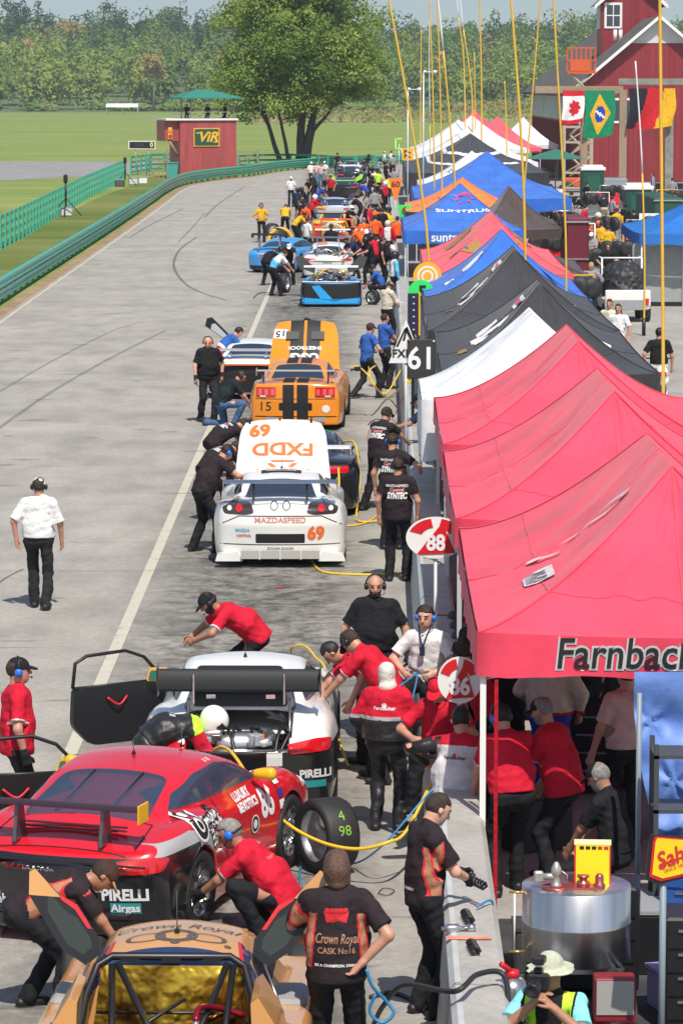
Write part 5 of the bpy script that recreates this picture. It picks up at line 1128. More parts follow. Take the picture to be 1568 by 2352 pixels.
def s5(root, c): rings(((GLO,1),), .30)(root, c); flat_text('5', .42, FM, c+Vector((.04,-.02,0)), BLKT, root, bold=.03)
pole_board(966, 672, 80., 'round bright green board below the yellow target board', s5)
def s6(num, m_, sz, tm):
    def f(root, c): MB().prism([(-.25*sz,.32*sz),(.25*sz,.32*sz),(.05*sz,-.38*sz),(-.05*sz,-.38*sz)], .02, FM, 0, c).build('board', m_, root); flat_text(num, .34*sz if len(num) < 2 else .26*sz, FM, c+Vector((0,-.02,.12*sz)), tm, root, bold=.03, sx=1.15)
    return f
DRT = mat('dark red lettering', (.25,.03,.01), .6)
pole_board(928, 492, 128., 'bright green triangular board numbered 6', s6('6', GLO, 1.1, DRT)); pole_board(908, 432, 150., 'orange triangular board numbered 60', s6('60', OGR, 1.3, DRT))
def s77(root, c): MB().box(c, (.62,.03,.68)).build('board', OGL, root); flat_text('77', .5, FM @ Matrix.Rotation(R(90), 3, 'Z'), c+Vector((0,-.02,0)), BLKT, root, bold=.02)
pole_board(936, 354, 190., 'orange square board with 77 turned on its side', s77)
def sgo(root, c):
    m = MB(); m.box(c+Vector((-.22,0,0)), (.1,.03,.7)); m.box(c+Vector((0,0,.32)), (.4,.03,.08)); m.box(c+Vector((0,0,-.32)), (.4,.03,.08)); m.build('board', mat('lime sign', (.35,.85,.12), .5), root)
pole_board(916, 330, 225., 'lime green bracket shaped board far up the pit lane', sgo)
# antenna poles: tall bending yellow rods
YP = mat('yellow rod', (.70,.42,.05), .35, var=.06); WPm = mat('white rod', (.72,.74,.76), .35)
def rod(pts, y, r, label, white=0, r2=None, dy=0):
    P = [D(u, v, y+dy*i) for i, (u, v) in enumerate(pts)]; b = Vector((P[0].x, P[0].y, 0)); L = P[0]-(P[1]-P[0])*(P[0].z/max(.1, (P[1]-P[0]).z)) if False else Vector((P[0].x, P[0].y, 0))
    P = smooth_pts([L]+P, 5); r *= .66; root = empty('antenna_pole', b, 0, label, 'pole', 'tall flexible yellow poles rising from the pit tents'); k = len(P); Q = [p-b for p in P]; rs = [r+((r2*.66 if r2 else r*.45)-r)*i/(k-1) for i in range(k)]
    if white:
        c = int(k*(1-white)); m = MB(); m.tube(Q[:c+1], rs[:c+1], 7); m.build('lower_rod', YP, root); m = MB(); m.tube(Q[c:], rs[c:], 7); m.build('upper_rod', WPm, root)
    else: MB().tube(Q, rs, 8).build('rod', YP, root)
    MB().tube([(0,0,0),(0,0,.5)], r*1.6, 8).build('socket', BLK, root)
rod([(984,600),(965,420),(935,230),(893,0),(884,-50)], 84., .055, 'yellow pole leaning left, bottom behind the yellow target board', 0, .035)
rod([(1205,580),(1195,300),(1173,0),(1169,-50)], 70., .047, 'thick yellow pole rising from the peak of the farther black tent', 0, .035)
rod([(1299,610),(1292,400),(1270,0),(1267,-50)], 76., .042, 'yellow pole leaning left over the right slope of the blue tent', 0, .03)
rod([(1522,910),(1519,500),(1514,0),(1513,-60)], 52., .042, 'thickest yellow pole near the right edge of the photo', 0, .036)
rod([(1045,440),(1030,250),(1010,40),(998,-50)], 116., .055, 'pole with a yellow foot and white top behind the sunburst tent', .35, .04)
rod([(1200,480),(1215,300),(1240,0),(1245,-50)], 118., .05, 'yellow pole leaning right beside the thick one', 0, .035)
rod([(1015,450),(1010,200),(1002,-50)], 126., .05, 'yellow pole in front of the orange topped tent', .0, .035)
rod([(997,420),(993,200),(985,-10),(984,-50)], 140., .05, 'yellow pole left of centre in the cluster', 0, .035)
rod([(987,330),(985,100),(988,-50)], 180., .05, 'thin white pole among the cluster of yellow ones', .6)
rod([(965,280),(966,170),(967,68)], 230., .07, 'short far yellow pole at the left end of the tents', 0, .05)
rod([(1068,320),(1064,130),(1052,40),(1048,-50)], 225., .09, 'far yellow pole topped white right of the pale tents', .28, .05)
rod([(1085,345),(1082,200),(1060,40),(1054,-50)], 205., .08, 'far bending yellow pole with a pale tip', .3, .05)
rod([(1105,350),(1105,200),(1101,0),(1100,-50)], 200., .08, 'far straight yellow pole before the last red tent', 0, .06)
rod([(1163,335),(1161,260),(1158,186)], 200., .075, 'short yellow pole left of the white pyramid tent', 0, .05)
rod([(1479,600),(1472,350),(1458,140)], 96., .05, 'slim pole with white top crossing the flags', .42, .03)
rod([(1092,350),(1090,240),(1089,120)], 240., .06, 'slender far yellow pole close to the bending pair', 0, .05)
for i, (u, v, y) in enumerate(((952,205,150),(988,165,150))):
    p = D(u, v, y); r = empty('anemometer', (p.x-.3, y, 0), 0, ['wind gauge mast, lower of the two above the tents','wind gauge mast, higher of the two above the tents'][i], 'wind gauge'); MB().tube([(0,0,0),(0,0,p.z)], .03, 6).build('mast', POLE, r); m = MB(); m.box((.25,0,p.z),(.5,.03,.03)); m.lathe([(0,-.08),(.09,-.05),(.09,.05),(0,.08)], 8, 0, None, (.5,0,p.z)); m.lathe([(0,-.06),(.07,-.03),(.07,.05),(0,.08)], 8, 0, None, (.05,0,p.z)); m.build('cups', WHITE, r)
# ------------------------------------------------------------------ the race cars
PRED = paint('signal red paint', (.62,.010,.022)); PWH = paint('white paint', (.78,.78,.76)); PBK = paint('black paint', (.012,.012,.014)); PSIL = paint('silver paint', (.40,.41,.42)); POR = paint('orange paint', (.80,.26,.012)); PTAN = paint('tan gold paint', (.60,.30,.10)); PBL = paint('sky blue paint', (.05,.32,.72)); PNV = paint('navy paint', (.015,.03,.10)); PYE = paint('yellow paint', (.80,.45,.02)); PGN = paint('lime paint', (.28,.62,.03)); POR2 = paint('red orange paint', (.72,.09,.015)); PGR = paint('pale blue paint', (.45,.52,.60))
def car_root(x, y, hd, label, grp='race cars lined up in the pit lane'): return empty('race_car', (x, y, 0), -R(hd), label, 'race car', grp)
BACK = aim((0,-1,0)); TOPR = aim((0,0,1), (0,1,0)); SIDE = aim((1,0,.0)); 
def stripe(root, b, poly, M, c, m, name='decal', off=.006, back=.6):
    bm = bmesh.new(); bm.faces.new([bm.verts.new((p[0],p[1],0)) for p in poly]); bmesh.ops.triangulate(bm, faces=bm.faces)
    for ax in (0,1):
        lo = min(v.co[ax] for v in bm.verts); hi = max(v.co[ax] for v in bm.verts); k = lo+.07
        while k < hi:
            n = [0,0,0]; n[ax] = 1; q = [0,0,0]; q[ax] = k; bmesh.ops.bisect_plane(bm, geom=bm.verts[:]+bm.edges[:]+bm.faces[:], plane_co=q, plane_no=n); k += .07
    bm.verts.index_update(); v = [tuple(q.co) for q in bm.verts]; f = [tuple(x.index for x in q.verts) for q in bm.faces]; bm.free(); return wrap(v, f, M, c, b, m, root, name, off, back)
def antenna(root, x, y, z, h_=.14): m = MB(); m.lathe([(.02,0),(.012,.03),(.004,.04),(.003,h_),(0,h_)], 8, 0, None, (x,y,z)); m.build('antenna', BLK, root)
def wing(root, y, z, w_, chord=.28, tilt=.12, m=CARBON, st=(.40,), base=.85, plate=None, th=.03, stm=None):
    wo_ = MB(); airfoil(wo_, -w_/2, w_/2, y, z, chord, th, tilt); o = wo_.build('rear_wing', m, root)
    for sx_ in st:
        for sg in (-1, 1): q = MB(); q.prism([(-.04,z-base),(.07,z-base),(.13,0),(-.10,0)], .03, aim((1,0,0),(0,0,1)), 0, (sg*sx_, y+.02, base)); q.build('wing_strut', stm or ALU, o)
    for sg in (-1, 1): q = MB(); q.box((sg*w_/2, y, z-.02), (.015,chord*1.1,.16), bev=.005); q.build('end_plate', plate or m, o)
    return o
def door_open(root, sg, hx, hy, ang, L=1.15, zlo=.25, zb=.86, zt=1.2, inner=BLK, outer=PBK, mirror=None, frame=BLK):
    """door swung out on its front hinge"""
    d = Vector((sg*math.sin(ang), -math.cos(ang), 0)); n = Vector((-d.y, d.x, 0))*sg; o = empty('door', (hx,hy,0)); o.parent = root; M = Matrix((d, Vector((0,0,1)), d.cross(Vector((0,0,1))))).transposed()
    pts = rpoly([(0,zlo),(L*.82,zlo),(L*1.02,zlo+.22),(L,zb),(0,zb)], .08); MB().prism(pts, .07, M).build('door_panel', inner, o)
    MB().prism([(p[0],p[1]) for p in pts], .012, M, 0, n*.045).build('outer_skin', outer, o)
    m = MB(); m.tube([M @ Vector((p[0],p[1],0)) for p in ((.02,zb),(.26,zt*.93),(.48,zt),(L*.85,zt*.985),(L*.97,zt*.93),(L,zb))], .019, 6); m.tube([M @ Vector((.0,zb,0)), M @ Vector((L,zb,0))], .014, 6); m.build('window_frame', frame, o)
    m = MB(); m.tube(smooth_pts([M @ Vector((L*.45,zb-.12,0))-n*.06, M @ Vector((L*.55,zb-.2,0))-n*.09, M @ Vector((L*.66,zb-.12,0))-n*.06], 4), .012, 5); m.build('pull_strap', REDM, o)
    if mirror:
        c = M @ Vector((.16,zb+.07,0)); m = MB(); m.prism(rpoly([(-.11,-.06),(.09,-.06),(.11,.07),(-.08,.07)], .03), .09, BACK, 0, c-n*.1); m.build('wing_mirror', mirror, o); MB().prism(rpoly([(-.09,-.045),(.075,-.045),(.09,.055),(-.065,.055)], .03), .01, BACK, 0, c-n*.1-Vector((0,.05,0))).build('mirror_glass', mat('mirror glass', (.04,.16,.13), .1), o)
    return o
def gaps(root, b, pts, M, c, back=.6, w_=.006, m=None):
    for (x0,y0), (x1,y1) in zip(pts, pts[1:]):
        L = math.hypot(x1-x0, y1-y0); nx, ny = -(y1-y0)/L*w_, (x1-x0)/L*w_; stripe(root, b, [(x0+nx,y0+ny),(x1+nx,y1+ny),(x1-nx,y1-ny),(x0-nx,y0-ny)], M, c, m or DARK, 'panel_gap', .004, back)
# 1 -- red car, nearest, seen from behind and to its right
def red_car():
    hd = 18.2; f = Vector((math.sin(R(hd)), math.cos(R(hd)))); c = Vector((-2.05,28.2))+f*1.18; root = car_root(c.x, c.y, hd, 'bright red coupe with black rear bumper and number 86 on its side')
    def liv(bm):
        for sg in (1,-1):
            cut_region(bm, 'side', [(-2.5,.05),(-1.0,.05),(-1.0,.66),(-2.5,.76)], sg, 1, extra=lambda q: q.y < -1.0)
            cut_region(bm, 'side', [(-1.96,.765),(-1.86,.85),(-1.35,.87),(-.85,.74),(-.9,.62),(-1.7,.70)], sg, 2)
        cut_region(bm, 'back', [(-1.2,.05),(1.2,.05),(1.2,.76),(-1.2,.76)], -1, 1, extra=lambda q: q.y < -1.2)
    b = car911(root, 'red', PRED, [PBK, PSIL], .0145, livery=liv); bv = bvh_of(b)
    wing(root, -1.98, 1.15, 1.45, .20, .0, mat('maroon carbon', (.035,.010,.014), .4), (.38,), .84, YEL, th=.016, stm=mat('strut metal', (.16,.15,.15), .35, .7))
    m = MB(); m.box((0,-1.70,.935),(.95,.035,.012)); m.box((0,-1.77,.915),(.85,.02,.012)); m.build('engine_lid_slot', mat('dark red slot', (.12,.006,.01), .5), root)
    m = MB(); m.box((0,-2.16,.72), (1.62,.03,.012)); m.box((0,-2.1,.30), (1.3,.12,.02)); m.build('bumper_seam', DARK, root)
    for sg in (-1,1): MB().lathe([(.05,0),(.05,.14)], 12, 0, BACK, (sg*.1,-2.05,.26), cap=False).build('exhaust_pipe', ALU, root)
    mirror_cap(root, .82, .52, .98, YEL); mirror_cap(root, -.82, .52, .98, YEL); antenna(root, 0, -.35, 1.27); antenna(root, .25, .15, 1.26, .2)
    tt = lambda s, z, M, c_, m_, n='decal', **k: wtext(s, z, M, c_, bv, m_, root, n, off=.006, **k)
    sd = SIDE
    tt('86', .34, sd, (1,.62,.70), WHT, 'number', bold=.04, sx=.8); tt('media', .20, sd, (1,-.72,.84), BLKT, bold=.09, sx=.95); tt('Barons', .20, sd, (1,-.62,.70), BLKT, bold=.09); tt('media', .20, sd, (1.01,-.72,.84), WHT, bold=.02, sx=.95, ) ; tt('Barons', .20, sd, (1.01,-.62,.70), WHT, bold=.02)
    tt('LUXURY', .10, sd, (1,.18,.86), WHT, bold=.05); tt('&EXOTICS', .10, sd, (1,.20,.77), WHT, bold=.05); tt('PIRELLI', .12, sd, (1,1.70,.72), WHT, bold=.04); tt('|||  ||||', .05, aim((.7,0,.7)), (.55,-.1,1.2), WHT, bold=.02)
    for (yy,zz,r_,mm) in ((-1.10,.86,.17,WHT),(-1.10,.86,.14,BLKT),(-1.10,.86,.07,WHT),(-1.10,.86,.045,BLKT),(.30,.58,.10,WHT),(.30,.58,.085,BLKT),(.30,.58,.05,WHT)):
        v, f = disc2(r_, 24, r_*.8); wrap(v, f, sd, (1,yy,zz), bv, mm, root, 'roundel', .006+.001*(.2-r_)*20, .6)
    for zz, mm in ((.86,WHT),(.74,mat('badge blue', (.03,.04,.25), .4)),(.64,WHT)): v, f = rect2(.10,.08); wrap(v, f, sd, (1,.92,zz), bv, mm, root, 'badge', .006, .6)
    tt('PIRELLI', .135, BACK, (.60,-2.2,.46), WHT, bold=.04, sx=.9); v, f = rect2(.24,.09); wrap(v, f, BACK, (.60,-2.2,.35), bv, mat('teal badge', (.02,.30,.32), .4), root, 'badge', .006, .6); tt('Airgas', .09, BACK, (.60,-2.2,.35), WHT, bold=.03, off=.010) if False else wtext('Airgas', .09, BACK, (.60,-2.2,.35), bv, WHT, root, 'decal', off=.012, bold=.03)
    tt('SHOCK', .065, BACK, (-.32,-2.3,.66), REDT, bold=.04); tt('DOCTOR', .065, BACK, (-.12,-2.3,.66), WHT, bold=.04); tt('Farnbacher', .12, BACK, (-.42,-2.3,.36), WHT, bold=.03)
    v, f = disc2(.135, 24, .07); wrap(v, f, BACK, (.02,-2.3,.53), bv, WHT, root, 'badge', .005, .6); v, f = disc2(.125, 24, .062); wrap(v, f, BACK, (.02,-2.3,.53), bv, BLKT, root, 'badge', .008, .6); wtext('MOTOR CLUB', .042, BACK, (.02,-2.3,.53), bv, WHT, root, 'decal', off=.011, bold=.03)
    v, f = rect2(.14,.09); wrap(v, f, BACK, (.36,-2.3,.53), bv, WHT, root, 'badge', .005, .6); wtext('ROLEX', .045, BACK, (.36,-2.3,.51), bv, mat('badge green',(.02,.2,.06),.5), root, 'decal', off=.009, bold=.03)
    v, f = disc2(.13, 20, .12); wrap(v, f, BACK, (-.62,-2.3,.42), bv, WHT, root, 'badge', .005, .6)
    gaps(root, bv, [(-.62,-1.5),(-.66,-2.05),(.66,-2.05),(.62,-1.5),(-.62,-1.5)], TOPR, (0,0,1.3)); gaps(root, bv, [(.95,.30),(.88,.80),(.80,.94)], SIDE, (1,0,0)); gaps(root, bv, [(-.42,.94),(-.45,.5),(-.30,.22),(.9,.22),(.95,.35)], SIDE, (1,0,0)); gaps(root, bv, [(-.95,.24),(.95,.24)], BACK, (0,-2.6,0), 1.)
    m = MB(); 
    for x, y in ((-.22,-1.1),(.22,-1.1)): m.tube([(x-.04,y-.36,.985),(x,y,1.09),(x+.03,y+.34,1.20)], .010, 5)
    m.build('window_strap', BLK, root)
    door_open(root, -1, -.90, .72, R(58), inner=BLK, outer=PRED, mirror=YEL)
red_car()
# 2 -- white and black car with its engine lid up
def white_car():
    root = car_root(-.965, 34.35, 1.0, 'white coupe with black tail, raised engine lid, big black wing and open left door')
    def liv(bm):
        for sg in (1,-1): cut_region(bm, 'side', [(-2.5,.05),(-.75,.05),(-1.5,.66),(-2.5,.76)], sg, 1)
        cut_region(bm, 'back', [(-1.2,.05),(1.2,.05),(1.2,.70),(-1.2,.70)], -1, 1, extra=lambda q: q.y < -1.2)
    b = car911(root, 'white', PWH, [PBK], .0145, livery=liv, holes=(((-.52,-2.05,.50),(.52,-1.45,1.1)),((-.50,-2.4,.66),(.50,-2.0,1.1)))); bv = bvh_of(b)
    # engine bay
    rg = random.Random(5); m = MB(); m.box((0,-1.75,.50),(1.03,.59,.02)); m.build('bay_floor', DARK, root)
    m = MB(); m.lathe([(.10,-.2),(.13,-.15),(.13,.15),(.10,.2)], 14, 0, aim((1,0,0)), (-.05,-1.8,.66)); m.tube(smooth_pts([(.1,-1.9,.66),(.28,-1.9,.70),(.30,-1.72,.74),(.15,-1.62,.76)], 4), .055, 8); m.tube(smooth_pts([(-.42,-1.9,.62),(-.35,-1.95,.78),(-.15,-1.95,.80)], 4), .04, 8); m.build('intake_pipe', ALU, root)
    m = MB()
    for i in range(16): m.box((rg.uniform(-.46,.46), rg.uniform(-2.0,-1.5), rg.uniform(.56,.74)), (rg.uniform(.05,.16), rg.uniform(.05,.12), rg.uniform(.04,.12)), rg.uniform(0,1), bev=.01)
    m.build('engine_block', GREY, root); m = MB()
    for i in range(7): x = rg.uniform(-.4,.4); m.tube(smooth_pts([(x,-2.0,.6),(x+rg.uniform(-.2,.2),-1.8,.82),(x+rg.uniform(-.3,.3),-1.6,.66)], 4), .018, 5)
    m.build('engine_hose', BLK, root); m = MB(); m.box((.22,-1.9,.76),(.07,.05,.04)); m.build('filler_cap', ORT, root)
    # lid, hinged at its front edge, with the wing on it
    lid = empty('engine_lid', (0,-1.42,.98)); lid.parent = root; m = MB(); m.prism(rpoly([(-.52,-.02),(.52,-.02),(.46,.46),(-.46,.46)], .06), .03, aim((0,-1,.25)), 0, (0,-.05,-.02)); m.build('lid_skin', PWH, lid)
    m = MB(); m.prism(rpoly([(-.47,.02),(.47,.02),(.42,.42),(-.42,.42)], .05), .03, aim((0,-1,.25)), 0, (0,-.08,-.02)); m.build('lid_lining', BLK, lid); m = MB(); m.box((0,-.075,.17),(.50,.02,.045)); m.box((-.28,-.09,.10),(.09,.02,.04)); m.box((.3,-.09,.10),(.09,.02,.04)); m.build('lid_brace', ALU, lid)
    for sg in (-1,1): MB().tube([(sg*.50,-.5,-.30),(sg*.49,-.16,.1)], .012, 6).build('gas_strut', STEEL, lid)
    m = MB(); airfoil(m, -.78, .78, 0, 0, .235, .03, 0); w_ = m.build('rear_wing', mat('matt black wing', (.012,.014,.018), .55, spec=.3), lid); w_.location = (0,-.20,.28); w_.rotation_euler = (R(62),0,0)
    for sg in (-1,1): MB().box((sg*.44,-.17,.20),(.02,.20,.30), bev=.006).build('wing_strut', ALU, lid)
    for sg in (-1,1): MB().box((sg*.79,-.20,.28),(.012,.22,.30), bev=.004).build('end_plate', CARBON, lid)
    antenna(root, 0, -.3, 1.27); m = MB()
    tt = lambda s, z, M, c_, m_, **k: wtext(s, z, M, c_, bv, m_, root, 'decal', off=.006, **k)
    tt('PIRELLI', .11, BACK, (.75,-2.2,.42), WHT, bold=.04, sx=.9); v, f = rect2(.20,.07); wrap(v, f, BACK, (.75,-2.2,.32), bv, mat('teal badge', (.02,.30,.32)), root, 'badge', .006, .6)
    v, f = rect2(.15,.13); wrap(v, f, BACK, (.36,-2.2,.58), bv, WHT, root, 'badge', .006, .6); tt('racherteles', .10, BACK, (-.12,-2.3,.42), mat('lilac lettering', (.5,.35,.5)), bold=.03); v, f = rect2(.09,.05); wrap(v, f, BACK, (.2,-2.2,.42), bv, REDT, root, 'badge', .006, .6)
    v, f = disc2(.24, 28, .24, 1, .955)
    door_open(root, -1, -.88, .75, R(56), L=1.10, inner=BLK, outer=PWH, mirror=mat('mirror orange', (.8,.36,.04)))
    m = MB(); m.box((0,-2.08,.645), (1.0,.10,.03), bev=.01); m.build('rear_panel', STEEL, root)
white_car()
CGT = dict(y0=-2.2, y1=2.2, zb=.12, top=1.42, k=.09, crown=.06, nose=.30, tail=.18, raker=.12, rakef=.25, tuck=.06, deck=[(-2.2,.86),(-1.9,.96),(-1.5,.98),(-.9,.94),(0,.88),(1.,.86),(1.6,.80),(2.2,.60)], plan=[(-2.2,.84),(-1.7,.96),(-1.3,.985),(-.6,.88),(.6,.88),(1.3,.955),(1.8,.92),(2.2,.78)],
  roof=[(-2.2,.5),(-1.75,.82),(-1.35,1.0),(-.95,1.19),(-.45,1.26),(.05,1.25),(.35,1.18),(.9,.9),(1.2,.7),(1.5,.5)], gh=(.74,.54,.88,1.25), gtaper=.06, gk=.09, rcrown=.05, bumps=[(1.3,.72,.06,.38,.15)], flares=[(-1.32,.48,.03,.36,.26),(1.32,.45,.03,.34,.26)], arch=[(-1.32,.33,.375),(1.35,.33,.37)], xin=.62, cabin=(-1.5,.9,.60), rsm=.08)
CMU = dict(CGT, y0=-2.35, y1=2.35, k=.06, tail=.10, raker=.05, deck=[(-2.35,.98),(-2.0,1.02),(-1.5,1.02),(-.9,.98),(0,.94),(1.,.95),(1.8,.88),(2.35,.78)], gh=(.72,.55,.93,1.33), roof=[(-2.3,.5),(-1.85,.85),(-1.4,1.08),(-.95,1.28),(-.4,1.34),(.05,1.33),(.35,1.26),(.9,.97),(1.2,.75),(1.5,.5)], plan=[(-2.35,.88),(-1.7,.95),(-1.3,.96),(-.6,.90),(.6,.90),(1.3,.95),(1.8,.92),(2.35,.80)], cabin=None)
CPR = dict(y0=-2.2, y1=2.3, zb=.08, top=1.3, k=.09, crown=.02, nose=.35, tail=.06, raker=.0, rakef=.3, tuck=.04, deck=[(-2.2,.80),(-1.5,.84),(-.8,.72),(0,.66),(.8,.62),(1.4,.60),(2.3,.36)], plan=[(-2.2,.95),(2.3,.92)], roof=[(-2.2,.4),(-1.6,.7),(-1.,.96),(-.5,1.10),(.0,1.13),(.35,1.05),(.95,.72),(1.3,.5)], gh=(.62,.42,.66,1.1), gtaper=.05, gk=.12, rcrown=.08, bumps=[(1.35,.70,.20,.45,.18),(-1.35,.76,.08,.5,.16),(.9,.0,-.12,.5,.25)], flares=[], arch=[(-1.3,.34,.375),(1.4,.33,.37)], xin=.62, rsm=.1)
def coupe(root, key, c, pm, mm, h, livery=None, glass=GLASSD, open_hood=0, win=True, lamps=True, dz=0., spokes=8, wx=None):
    V, Q = car_shell(key, c, h); bm = shell_bm(V, Q)
    if livery: livery(bm)
    if win:
        side = rpoly([(-1.22,1.0+dz),(-.95,1.10+dz),(-.45,1.175+dz),(.0,1.175+dz),(.28,1.12+dz),(.72,.95+dz),(.62,.925+dz),(-1.1,.945+dz)], .04) if c is not CPR else rpoly([(-.75,.80),(-.45,1.0),(0,1.03),(.3,.96),(.75,.75)], .06)
        for sg in (1,-1): lift(bm, cut_region(bm, 'side', side, sg, None, .0, lambda q: q.z > .74), 'side_window', glass, root)
        if c is not CPR: lift(bm, cut_region(bm, 'top', rpoly([(-.56,-1.52),(.56,-1.52),(.44,-.95),(-.44,-.95)], .08), 1, None, 0, lambda q: q.z > .90), 'rear_window', glass, root)
        lift(bm, cut_region(bm, 'top', rpoly([(-.45,.14),(.45,.14),(.60,.92),(-.60,.92)] if c is not CPR else [(-.34,.2),(.34,.2),(.5,.95),(-.5,.95)], .08), 1, None, 0, lambda q: q.z > .68), 'windshield', glass, root)
    b = bank_body(bm, [pm]+mm, root); ay = [a[0] for a in c['arch']]; X = wx or .83
    for x, y in ((X,ay[0]),(-X,ay[0]),(X,ay[1]),(-X,ay[1])): wheel(root, x, y, .33, .27, spokes, n=20)
    MB().box((0,0,.14), (1.3,3.4,.06)).build('underfloor', DARK, root); return b
def hood_up(root, y, z, L, w_, ang, m, name='hood'):
    """front lid raised on its rear edge; returns object and the frame of its outer face"""
    u = Vector((0, math.cos(ang), math.sin(ang))); n = Vector((0,-math.sin(ang), math.cos(ang))); v = []; NX, NY = 16, 12
    for s in (0, -.025):
        for j in range(NY+1):
            for i in range(NX+1): x = (i/NX-.5); t = j/NY; ww = w_*(1-.12*t-.10*max(0,t-.7)**2*10); bul = .10*(1-(2*x)**2)-.12*max(0,abs(2*x)-.7)-.25*max(0,t-.8)**2*4; v.append(Vector((x*ww, y, z))+u*(L*t)+n*(bul*.6+s))
    k = (NX+1)*(NY+1); f = []
    for j in range(NY):
        for i in range(NX): a = j*(NX+1)+i; f += [(a,a+1,a+NX+2,a+NX+1),(k+a+NX+1,k+a+NX+2,k+a+1,k+a)]
    o = mk(name, v, f, m, root, smooth=True); return o, u, n
# 3 -- white car 69
def car69():
    root = car_root(-.905, 51.55, -.3, 'white coupe with orange number 69, front lid raised behind its roof'); OR6 = mat('decal orange', (.78,.16,.03), .4)
    def liv(bm):
        cut_region(bm, 'back', rpoly([(-.36,.36),(.36,.36),(.36,.50),(-.36,.50)], .02), -1, 1, extra=lambda q: q.y < -1.5)
        for sg in (1,-1): cut_region(bm, 'back', rpoly([(sg*.38,.80),(sg*.42,.94),(sg*.66,.96),(sg*.86,.88),(sg*.82,.78),(sg*.50,.77)], .04), -1, 2, extra=lambda q: q.y < -1.3)
    b = coupe(root, 'gt', dict(CGT, cabin=None, y0=-2.15, y1=2.2), PWH, [DARK, mat('dark lamp', (.05,.035,.035), .15, coat=1)], .018, liv); bv = bvh_of(b)
    for sg in (1,-1):
        for r_, mm, dx in ((.052,TAILR,.60),(.035,TAILW,.74)): v, f = disc2(r_, 18); wrap(v, f, BACK, (sg*dx,-2.3,.865), bv, mm, root, 'lamp_lens', .012, .9)
    for x in (-.09,.09):
        for r_, mm, of in ((.075,WHT,.006),(.06,BLKT,.009),(.045,WHT,.012)): v, f = disc2(r_, 18); wrap(v, f, BACK, (x,-2.3,.90), bv, mm, root, 'emblem', of, .9)
    wtext('69', .26, BACK, (.52,-2.3,.50), bv, OR6, root, 'number', off=.007, back=.9, bold=.05, sx=.95); wtext('MAZDASPEED', .11, BACK, (0,-2.3,.70), bv, mat('faded orange print', (.62,.25,.18)), root, 'decal', off=.007, back=.9, bold=.02, sx=1.1)
    wtext('ZOOM-ZOOM', .06, BACK, (0,-2.3,.28), bv, BLKT, root, 'decal', off=.007, back=.9); wtext('MAZDA', .06, BACK, (-.55,-2.3,.55), bv, mat('print blue', (.1,.4,.55)), root, 'decal', off=.007, back=.9, bold=.03); wtext('CASTROL', .05, BACK, (-.53,-2.3,.47), bv, REDT, root, 'decal', off=.007, back=.9, bold=.03)
    stripe(root, bv, [(-.30,-.10),(.30,-.10),(.30,.12),(-.30,.12)], TOPR, (0,-.55,1.3), BLKT, 'roof_decal'); wtext('www.SPEEDSOURCE.com', .07, TOPR, (0,-.70,1.3), bv, WHT, root, 'decal', off=.010, bold=.02, sx=.8); wtext('SPEEDSOURCE', .07, TOPR, (0,-.52,1.3), bv, WHT, root, 'decal', off=.010, bold=.02)
    for i in range(4): x = -.24+.16*i; v, f = rect2(.05,.03); wrap(v, f, TOPR, (x,-.42,1.3), bv, WHT, root, 'badge', .010)
    gaps(root, bv, [(-.62,-1.6),(-.66,-2.0),(.66,-2.0),(.62,-1.6)], TOPR, (0,0,1.3)); gaps(root, bv, [(-.9,.62),(-.60,.76),(.60,.76),(.9,.62)], BACK, (0,-2.6,0), 1.); gaps(root, bv, [(-.95,.34),(.95,.34)], BACK, (0,-2.6,0), 1.); stripe(root, bv, [(-.42,-1.50),(-.20,-1.50),(-.12,-.98),(-.22,-.98)], TOPR, (0,0,1.3), mat('glass sticker', (.3,.34,.4), .2), 'window_brace'); stripe(root, bv, [(.42,-1.50),(.20,-1.50),(.12,-.98),(.22,-.98)], TOPR, (0,0,1.3), mat('glass sticker', (.3,.34,.4), .2), 'window_brace')
    m = MB(); m.box((0,-2.17,.20),(1.15,.05,.12)); m.build('diffuser', mat('grey skirt', (.42,.41,.38), .6), root); m = MB()
    for x in (-.3,.0,.3): m.box((x,-2.2,.2),(.012,.03,.14))
    m.build('diffuser_fin', WHITE, root)
    for sg in (-1,1): m = MB(); m.prism([(sg*.55,.10),(sg*.95,.10),(sg*.92,.20),(sg*.62,.24)], .2, BACK, 0, (0,-2.05,.0)); m.build('bumper_corner', PWH, root)
    wing(root, -1.95, 1.24, 1.66, .22, .08, ALU, (.39,), .98, stm=BLK, th=.02)
    o, u, n = hood_up(root, .95, .98, 1.18, 1.48, R(42), PWH); hv = bvh_of(o); M = Matrix((Vector((-1,0,0)), -u, n)).transposed(); c0 = Vector((0,.95,.98))
    wtext('FXDD', .36, M, c0+u*.55+n*.1, hv, OR6, o, 'hood_lettering', off=.006, bold=.035, sx=1.0); wtext('69', .34, M, c0+u*.95+Vector((-.36,0,0))+n*.1, hv, OR6, o, 'hood_number', off=.006, bold=.05, sx=.95)
    for (a, b_) in (((-.20,.24),(.0,.02)),((.20,.24),(.0,.02))): stripe(o, hv, [(a[0]-.03,-a[1]+.0),(a[0]+.05,-a[1]),(b_[0]+.04,-b_[1]),(b_[0]-.04,-b_[1])], M, c0+n*.1, OR6, 'hood_chevron')
    stripe(o, hv, [(-.20,-.30),(.20,-.30),(.15,-.26),(-.15,-.26)], M, c0+n*.1, OR6, 'hood_chevron')
    for x in (-.52,-.05,.44): MB().tube([c0+u*1.13+Vector((x,0,0)), c0+u*1.13+Vector((x,0,.09))], .018, 6).build('hood_pin', BLK, o)
    antenna(root, 0, -.2, 1.25)
car69()
